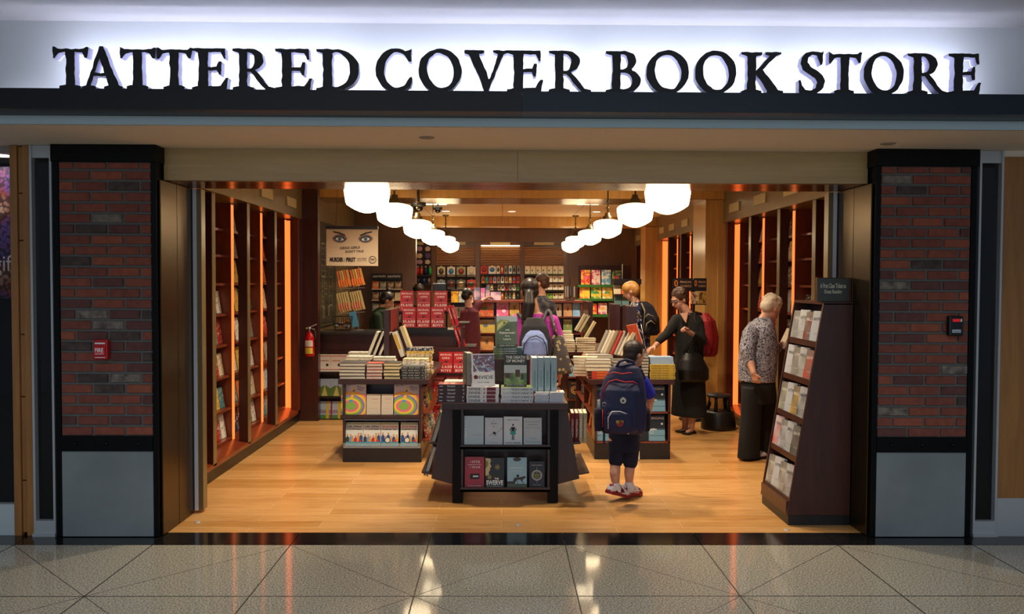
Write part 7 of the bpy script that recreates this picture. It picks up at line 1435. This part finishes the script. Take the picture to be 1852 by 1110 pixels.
HG = blotch('white_hair', [(.35, '#b9a890'), (.65, '#ded0bc')], 26, .7, dist=1); mb = MB(); mb.ell(T((0, -.020, .040)), (.086, .098, .092), 0, R); mb.ell(T((0, -.060, -.012)), (.074, .058, .066), 0, R); rnd = random.Random(9)
for i in range(34): a = rnd.uniform(0, 2 * pi); e = rnd.uniform(0, 1.4); mb.ell(T((.082 * cos(a) * cos(e), -.03 + .092 * sin(a) * cos(e) * .9, .04 + .086 * sin(e))), (.022, .022, .020), 0)
remesh(mb, 'hair', HG, ow, .006, 2)
BLO = blotch('leaf_print_blouse', [(.40, '#1c2030'), (.47, '#8a8ca0'), (.53, '#b9b4b8'), (.60, '#4a4858'), (.68, '#23263a')], 26, .85, 2, const=False, dist=2.5)
mb = MB(); trunk(mb, [(P(1369, 689), .170, .150), (P(1370, 660), .180, .160), (P(1372, 625), .180, .150), (P(1373, 600), .165, .12), (P(1377, 584), .125, .085), (P(1382, 574), .065, .055)], yw)
mb.chain([P(1358, 602, -.10), P(1352, 634, -.15), P(1356, 656, -.16)], [.072, .066, .054]); mb.chain([P(1388, 600, .10), P(1396, 632, .12), P(1404, 630, .11)], [.068, .058, .05]); remesh(mb, 'blouse', BLO, ow, .007, 3)
mb = MB(); mb.tube([P(1378, 574, -.07), P(1386, 579, -.08), P(1394, 586, -.04), P(1396, 582, .02)], .011, 8); part('collar', mb, BLO, ow)
mb = MB(); trunk(mb, [(P(1371, 728), .14, .13), (P(1371, 700), .16, .145), (P(1371, 668), .150, .135)], yw)
for a, dy, b_ in ((1360, -.06, 1354), (1386, .10, 1378)): trunk(mb, [(P(b_, 828, dy), .082, .115), (P(b_ + 1, 800, dy), .080, .108), (P(a - 2, 760, dy), .080, .10), (P(a, 715, dy), .085, .10), (P(a, 700, dy), .08, .09)], yw)
remesh(mb, 'trousers', BK2, ow, .008, 3)
WSH = M('#c9c4c4', .5); shoe(ow, Vector((P(1351, 830, -.05).x, P(0, 0, -.05).y, .004)), -68, 0, .22, WSH, BLACK); shoe(ow, Vector((P(1366, 830, .1).x, P(0, 0, .12).y, .004)), -68, 0, .22, WSH, BLACK)
mb = MB(); mb.obox(P(1421, 612, .1) + Vector((0, 0, 0)), (.02, .14, .2), RT(0, 25, 0)); o = single('open_book', mb, M('#c9b8a0', .6), 'book held up by the white haired woman at the shelves', 'book')
# ------------------------------------------------------------------ woman in magenta
f = Fig('m', 966, 8.1); P = f.P; mb = f.mb; hc = P(958, 526); R, T = add_head(mb, hc, 8, 5, 1.0)
mb.cap(P(966, 562), hc + Vector((.01, 0, -.05)), .052, .05); trunk(mb, [(P(966, 720), .15, .10), (P(966, 650), .14, .10), (P(966, 600), .17, .10), (P(967, 578), .165, .08), (P(966, 564), .06, .05)], 5)
mb.chain([P(1000, 580), P(1012, 632, .02), P(1012, 680, .10)], [.05, .042, .028]); add_hand(mb, P(1012, 680, .10), (0, .3, -1), (-1, 0, 0), (0, 1, 0), .7, .9)
mb.chain([P(932, 580), P(922, 632, .02), P(930, 672, .14)], [.05, .042, .028]); add_hand(mb, P(930, 672, .14), (.2, .6, -.8), (1, 0, 0), (0, 1, 0), .7, .9)
for a, dy in ((950, .03), (982, -.03)): q_ = P(a, 720, dy); mb.chain([q_, Vector((q_.x, q_.y, .47)), Vector((q_.x, q_.y, .06))], [.085, .06, .04]); mb.cap(Vector((q_.x, q_.y, .05)), Vector((q_.x, q_.y + .14, .035)), .035, .028)
mw = body('woman', mb, SKIN, 'woman in a magenta T-shirt with a long dark ponytail, back turned', f.base)
face(mw, T, R)
HD_ = blotch('dark_brown_hair', [(.35, '#120a07'), (.65, '#26150d')], 20, .45, sc3=(1, 1, .15)); mb = MB(); mb.ell(T((0, -.020, .035)), (.086, .098, .094), 0, R); mb.ell(T((0, -.045, -.012)), (.082, .068, .075), 0, R)
mb.chain([P(957, 532, -.11), P(957, 550, -.15), P(953, 575, -.15), P(951, 590, -.13), P(953, 600, -.12)], [.045, .058, .055, .036, .012]); remesh(mb, 'hair', HD_, mw, .006, 3)
MG_ = cloth('magenta_cotton', '#b0389e', '#a02e90'); mb = MB(); trunk(mb, [(P(966, 700), .172, .12), (P(966, 650), .158, .115), (P(966, 605), .185, .12), (P(967, 580), .18, .095), (P(966, 567), .09, .065)], 5)
mb.chain([P(999, 581), P(1008, 608, .01)], [.066, .062]); mb.chain([P(933, 581), P(925, 608, .01)], [.066, .062]); remesh(mb, 't_shirt', MG_, mw, .007, 3)
JN = cloth('dark_denim', '#141824', '#1c2230'); mb = MB(); trunk(mb, [(P(966, 740), .165, .12), (P(966, 695), .165, .12)], 5)
for a, dy in ((950, .03), (982, -.03)): q_ = P(a, 720, dy); mb.chain([q_, Vector((q_.x, q_.y, .47)), Vector((q_.x, q_.y, .11))], [.10, .078, .062])
remesh(mb, 'jeans', JN, mw, .008, 3)
for a, dy in ((950, .03), (982, -.03)): q_ = P(a, 720, dy); shoe(mw, Vector((q_.x, q_.y - .03, .004)), 3, 0, .22, M('#1a1a1e', .6), M('#c0bcb4', .6))
c = lambda px, py, dy=0: W(px, py, 7.9 + dy); t = thing('blue_backpack', c(968, 645), 'charcoal and pale blue backpack worn over the magenta shirt', 'backpack')
CHR = cloth('charcoal_nylon', '#15161c', '#1c1d26', 60, .7); PBL = cloth('pale_blue_nylon', '#6a7cb4', '#7686ba', 20, .7)
mb = MB(); trunk(mb, [(c(968, 650), .12, .06), (c(968, 642), .155, .09), (c(968, 615), .15, .09), (c(967, 590), .12, .07), (c(966, 574), .07, .04)], 5, p=2.7); remesh(mb, 'bag_body', CHR, t, .007, 3)
mb = MB(); trunk(mb, [(c(967, 648, -.07), .105, .045), (c(967, 640, -.08), .125, .06), (c(967, 618, -.08), .12, .055), (c(967, 604, -.07), .085, .035), (c(967, 597, -.06), .05, .02)], 5, p=2.5); remesh(mb, 'front_pocket', PBL, t, .006, 3)
mb = MB(); mb.tube([c(945, 645, -.13), c(948, 622, -.145), c(958, 610, -.145), c(970, 607, -.145), c(982, 613, -.145), c(988, 625, -.14), c(990, 645, -.12)], .005, 8); part('zip', mb, CHR, t)
for pts in ([c(957, 594, -.05), c(948, 580, .03), c(938, 568, .16), c(935, 572, .3)], [c(975, 594, -.05), c(983, 578, .03), c(989, 564, .16), c(991, 570, .3)]): mb = MB(); mb.tube(pts, .017, 8); part('shoulder_strap', mb, CHR, t)
c = lambda px, py, dy=0: W(px, py, 7.95 + dy); t = thing('dotted_bag', c(1016, 670), 'grey shoulder bag with yellow dots hanging beside the magenta shirt', 'shoulder bag')
m, nt, b = nodes_mat('dotted_fabric', .9); v = coords(nt); vo = N(nt, 'ShaderNodeTexVoronoi', Scale=24.0); nt.links.new(v, vo.inputs['Vector']); nt.links.new(ramp(nt, vo.outputs['Distance'], [(.0, '#a8923a'), (.26, '#a09a90'), (.34, '#4a4444')], True), b.inputs['Base Color'])
mb = MB(); trunk(mb, [(c(1018, 676), .085, .03), (c(1018, 670), .10, .045), (c(1014, 640), .075, .05), (c(1009, 612), .06, .035), (c(1008, 606), .05, .02)], 12); remesh(mb, 'bag_body', m, t, .006, 3)
mb = MB(); mb.tube([c(1008, 612, -.02), c(1001, 590, -.05), c(996, 565, .02), c(992, 561, .14), c(994, 580, .26)], .015, 8); part('strap', mb, m, t)
# ------------------------------------------------------------------ man in the plaid shirt
def simple_person(label, name, px, Y, hp, yaw, pitch, k, hair, hairmb, topmat, secs, arms, legmat, skin=SKIN, legs=True, hs=1.0, yw=None):
    f = Fig('x', px, Y); P = f.P; mb = f.mb; hc = P(*hp); R, T = add_head(mb, hc, yaw, pitch, k); yw = yaw if yw is None else yw
    top = P(*secs[-1][0]); mb.cap(top, hc + Vector((0, 0, -.05)), .05, .048)
    trunk(mb, [(P(*c_), a * .88, b_ * .85) for c_, a, b_ in secs], yw)
    for pts, hand in arms:
        q = [P(*p) for p in pts]; mb.chain(q, [.045, .036, .025]); add_hand(mb, q[-1], *hand, .6, .9)
    hip = P(*secs[0][0]); Rz = Matrix.Rotation(radians(yw), 3, 'Z')
    for s in (-1, 1):
        q_ = hip + Rz @ Vector((s * .085, 0, 0)); mb.chain([q_, Vector((q_.x, q_.y, .47)), Vector((q_.x, q_.y, .06))], [.08, .058, .038]); fw = Rz @ Vector((0, .13, 0)); mb.cap(Vector((q_.x, q_.y, .045)), Vector((q_.x + fw.x, q_.y + fw.y, .035)), .033, .026)
    o = body(name, mb, skin, label, f.base, 'person', .008); face(o, T, R, k)
    h = MB(); h.ell(T((0, -.020, .036)), [v * k * hs for v in (.084, .096, .091)], 0, R); h.ell(T((0, -.050, -.016)), [v * k * hs for v in (.076, .062, .070)], 0, R)
    if hairmb: hairmb(h, T, R, k)
    remesh(h, 'hair', hair, o, .007, 2)
    mb = MB(); trunk(mb, [(P(*c_), a, b_) for c_, a, b_ in secs], yw)
    for pts, hand in arms: q = [P(*p) for p in pts]; m_ = q[1].lerp(q[2], .25); mb.chain([q[0], q[1], m_], [.062, .052, .044])
    remesh(mb, 'shirt', topmat, o, .008, 3)
    mb = MB(); trunk(mb, [(hip + Vector((0, 0, -.1)), .16, .12), (hip + Vector((0, 0, .04)), .16, .12)], yw)
    for s in (-1, 1): q_ = hip + Rz @ Vector((s * .085, 0, 0)); mb.chain([q_, Vector((q_.x, q_.y, .47)), Vector((q_.x, q_.y, .11))], [.095, .075, .06])
    remesh(mb, 'trousers', legmat, o, .009, 3)
    for s in (-1, 1): q_ = hip + Rz @ Vector((s * .085, -.03, 0)); shoe(o, Vector((q_.x, q_.y, .004)), yw, 0, .24, M('#1a1614', .5), BLACK)
    return o, T, R, P
PLA = blotch('plaid_shirt', [(.38, '#1c1c26'), (.5, '#3c3a46'), (.62, '#5a5650')], 14, .9, sc3=(1, 1, 1))
simple_person('person with brown hair in a dark plaid shirt beyond the ponytail woman', 'man', 980, 10.9, (979, 511), 60, 8, 1.0, HB, None, PLA, [((984, 640), .15, .11), ((984, 600), .16, .12), ((982, 565), .19, .12), ((981, 546), .18, .10), ((980, 534), .07, .06)],
              [(((996, 552, -.05), (1003, 590, -.08), (996, 622, -.2)), ((-.2, -.6, -.7), (-1, 0, 0), (0, -1, 0))), (((964, 552, .1), (958, 590, .1), (955, 620, .0)), ((-.2, -.3, -.9), (1, 0, 0), (0, -1, 0)))], JN, SKINP)
# ------------------------------------------------------------------ blond shopper
BLS = blotch('blue_white_print', [(.40, '#16204e'), (.47, '#2c3a7a'), (.53, '#c9ccd4'), (.6, '#1c2450')], 12, .9, const=True, dist=1.5)
HBL = blotch('blond_hair', [(.35, '#a86f30'), (.65, '#d09a52')], 20, .5, sc3=(1, 1, .2))
o, T, R, P = simple_person('blond person in a blue and white printed shirt beyond the long table', 'shopper', 1152, 10.45, (1141, 526), 75, 22, .96, HBL, lambda h, T, R, k: (h.ell(T((0, .01, .05)), (.088, .09, .075), 0, R), h.ell(T((0, -.06, .01)), (.08, .06, .08), 0, R)), BLS, [((1158, 650), .15, .12), ((1157, 610), .16, .13), ((1154, 580), .175, .12), ((1152, 556), .165, .10), ((1150, 546), .07, .06)],
    [(((1150, 562, -.15), (1146, 600, -.2), (1136, 612, -.25)), ((-.7, -.3, -.3), (-.2, 0, -1), (0, -1, 0))), (((1148, 562, .15), (1140, 600, .1), (1130, 615, .0)), ((-.7, -.3, -.3), (-.2, 0, -1), (0, -1, 0)))], BK2, SKINP)
c = lambda px, py, dy=0: W(px, py, 10.35 + dy); t = thing('striped_backpack', c(1172, 603), 'dark backpack with tan stripes on the back of the blond shopper', 'backpack')
mb = MB(); trunk(mb, [(c(1173, 606), .09, .10), (c(1174, 600), .115, .14), (c(1173, 575), .115, .135), (c(1167, 553), .09, .09), (c(1163, 545), .05, .05)], 20, p=2.7); remesh(mb, 'bag_body', cloth('navy_bag', '#0e1020', '#161828'), t, .008, 3)
TAN = M('#8a7c62', .8)
for pts in ([c(1160, 548, -.12), c(1166, 562, -.17), c(1165, 580, -.17), c(1163, 600, -.15)], [c(1166, 575, -.17), c(1172, 568, -.18), c(1181, 572, -.16), c(1187, 582, -.12)], [c(1168, 598, -.17), c(1170, 585, -.18), c(1177, 580, -.17), c(1185, 586, -.14)]): mb = MB(); mb.tube(pts, .009, 8); part('stripe_strap', mb, TAN, t)
mb = MB(); mb.tube([c(1150, 540, -.05), c(1146, 548, -.15), c(1149, 562, -.2), c(1158, 575, -.18)], .016, 8); part('shoulder_strap', mb, TAN, t)
# ------------------------------------------------------------------ clerks and the shopper in maroon
GRN = cloth('dark_green_shirt', '#1c3018', '#16260f')
def bun(h, T, R, k): h.ell(T((0, -.05, .135)), (.036, .036, .034), 0); h.ell(T((0, -.035, .10)), (.04, .04, .04), 0)
o, T, R, P = simple_person('clerk with a dark hair bun in a dark green shirt behind the counter', 'clerk', 686, 11.5, (700, 543), -75, 28, .98, HD_, bun, GRN, [((684, 640), .14, .11), ((684, 605), .15, .12), ((684, 580), .165, .12), ((687, 562), .15, .095), ((692, 555), .06, .05)],
    [(((682, 572, -.14), (686, 600, -.16), (698, 597, -.14)), ((.9, -.2, -.2), (0, 0, -1), (0, -1, 0))), (((695, 572, .13), (702, 598, .12), (712, 600, .05)), ((.9, -.2, -.2), (0, 0, -1), (0, -1, 0)))], BK2, SKIN)
mb = MB(); mb.tube([P(690, 556, -.08), P(698, 566, -.12), P(703, 580, -.10)], .004, 6); part('lanyard', mb, BLACK, o)
simple_person('dark haired clerk almost hidden behind the stand of red hardbacks', 'clerk', 757, 12.0, (757, 528), 170, 25, .95, HD_, lambda h, T, R, k: h.ell(T((0, .03, .07)), (.075, .05, .045), 0, R), BK2, [((757, 630), .15, .11), ((757, 600), .16, .12), ((757, 572), .17, .12), ((757, 560), .15, .09), ((757, 552), .06, .05)],
    [(((775, 568, 0), (780, 595, -.05), (775, 610, -.2)), ((0, -.8, -.3), (0, 0, -1), (-1, 0, 0))), (((740, 568, 0), (735, 595, -.05), (740, 610, -.2)), ((0, -.8, -.3), (0, 0, -1), (1, 0, 0)))], BK2, SKIN)
MRN = cloth('maroon_jacket', '#4a1220', '#5c1a28')
simple_person('person in a maroon jacket reaching an arm towards the far boxes', 'shopper', 850, 11.3, (846, 535), -40, 20, .85, HD_, None, MRN, [((850, 650), .14, .11), ((850, 610), .15, .12), ((849, 580), .15, .11), ((849, 563), .14, .09), ((848, 555), .06, .05)],
    [(((858, 562, .0), (866, 550, .05), (876, 541, .1)), ((.8, .3, .4), (0, 0, -1), (0, 1, 0))), (((840, 566, -.05), (836, 592, -.05), (840, 615, -.05)), ((0, .2, -1), (1, 0, 0), (0, 1, 0)))], BK2, SKINP)
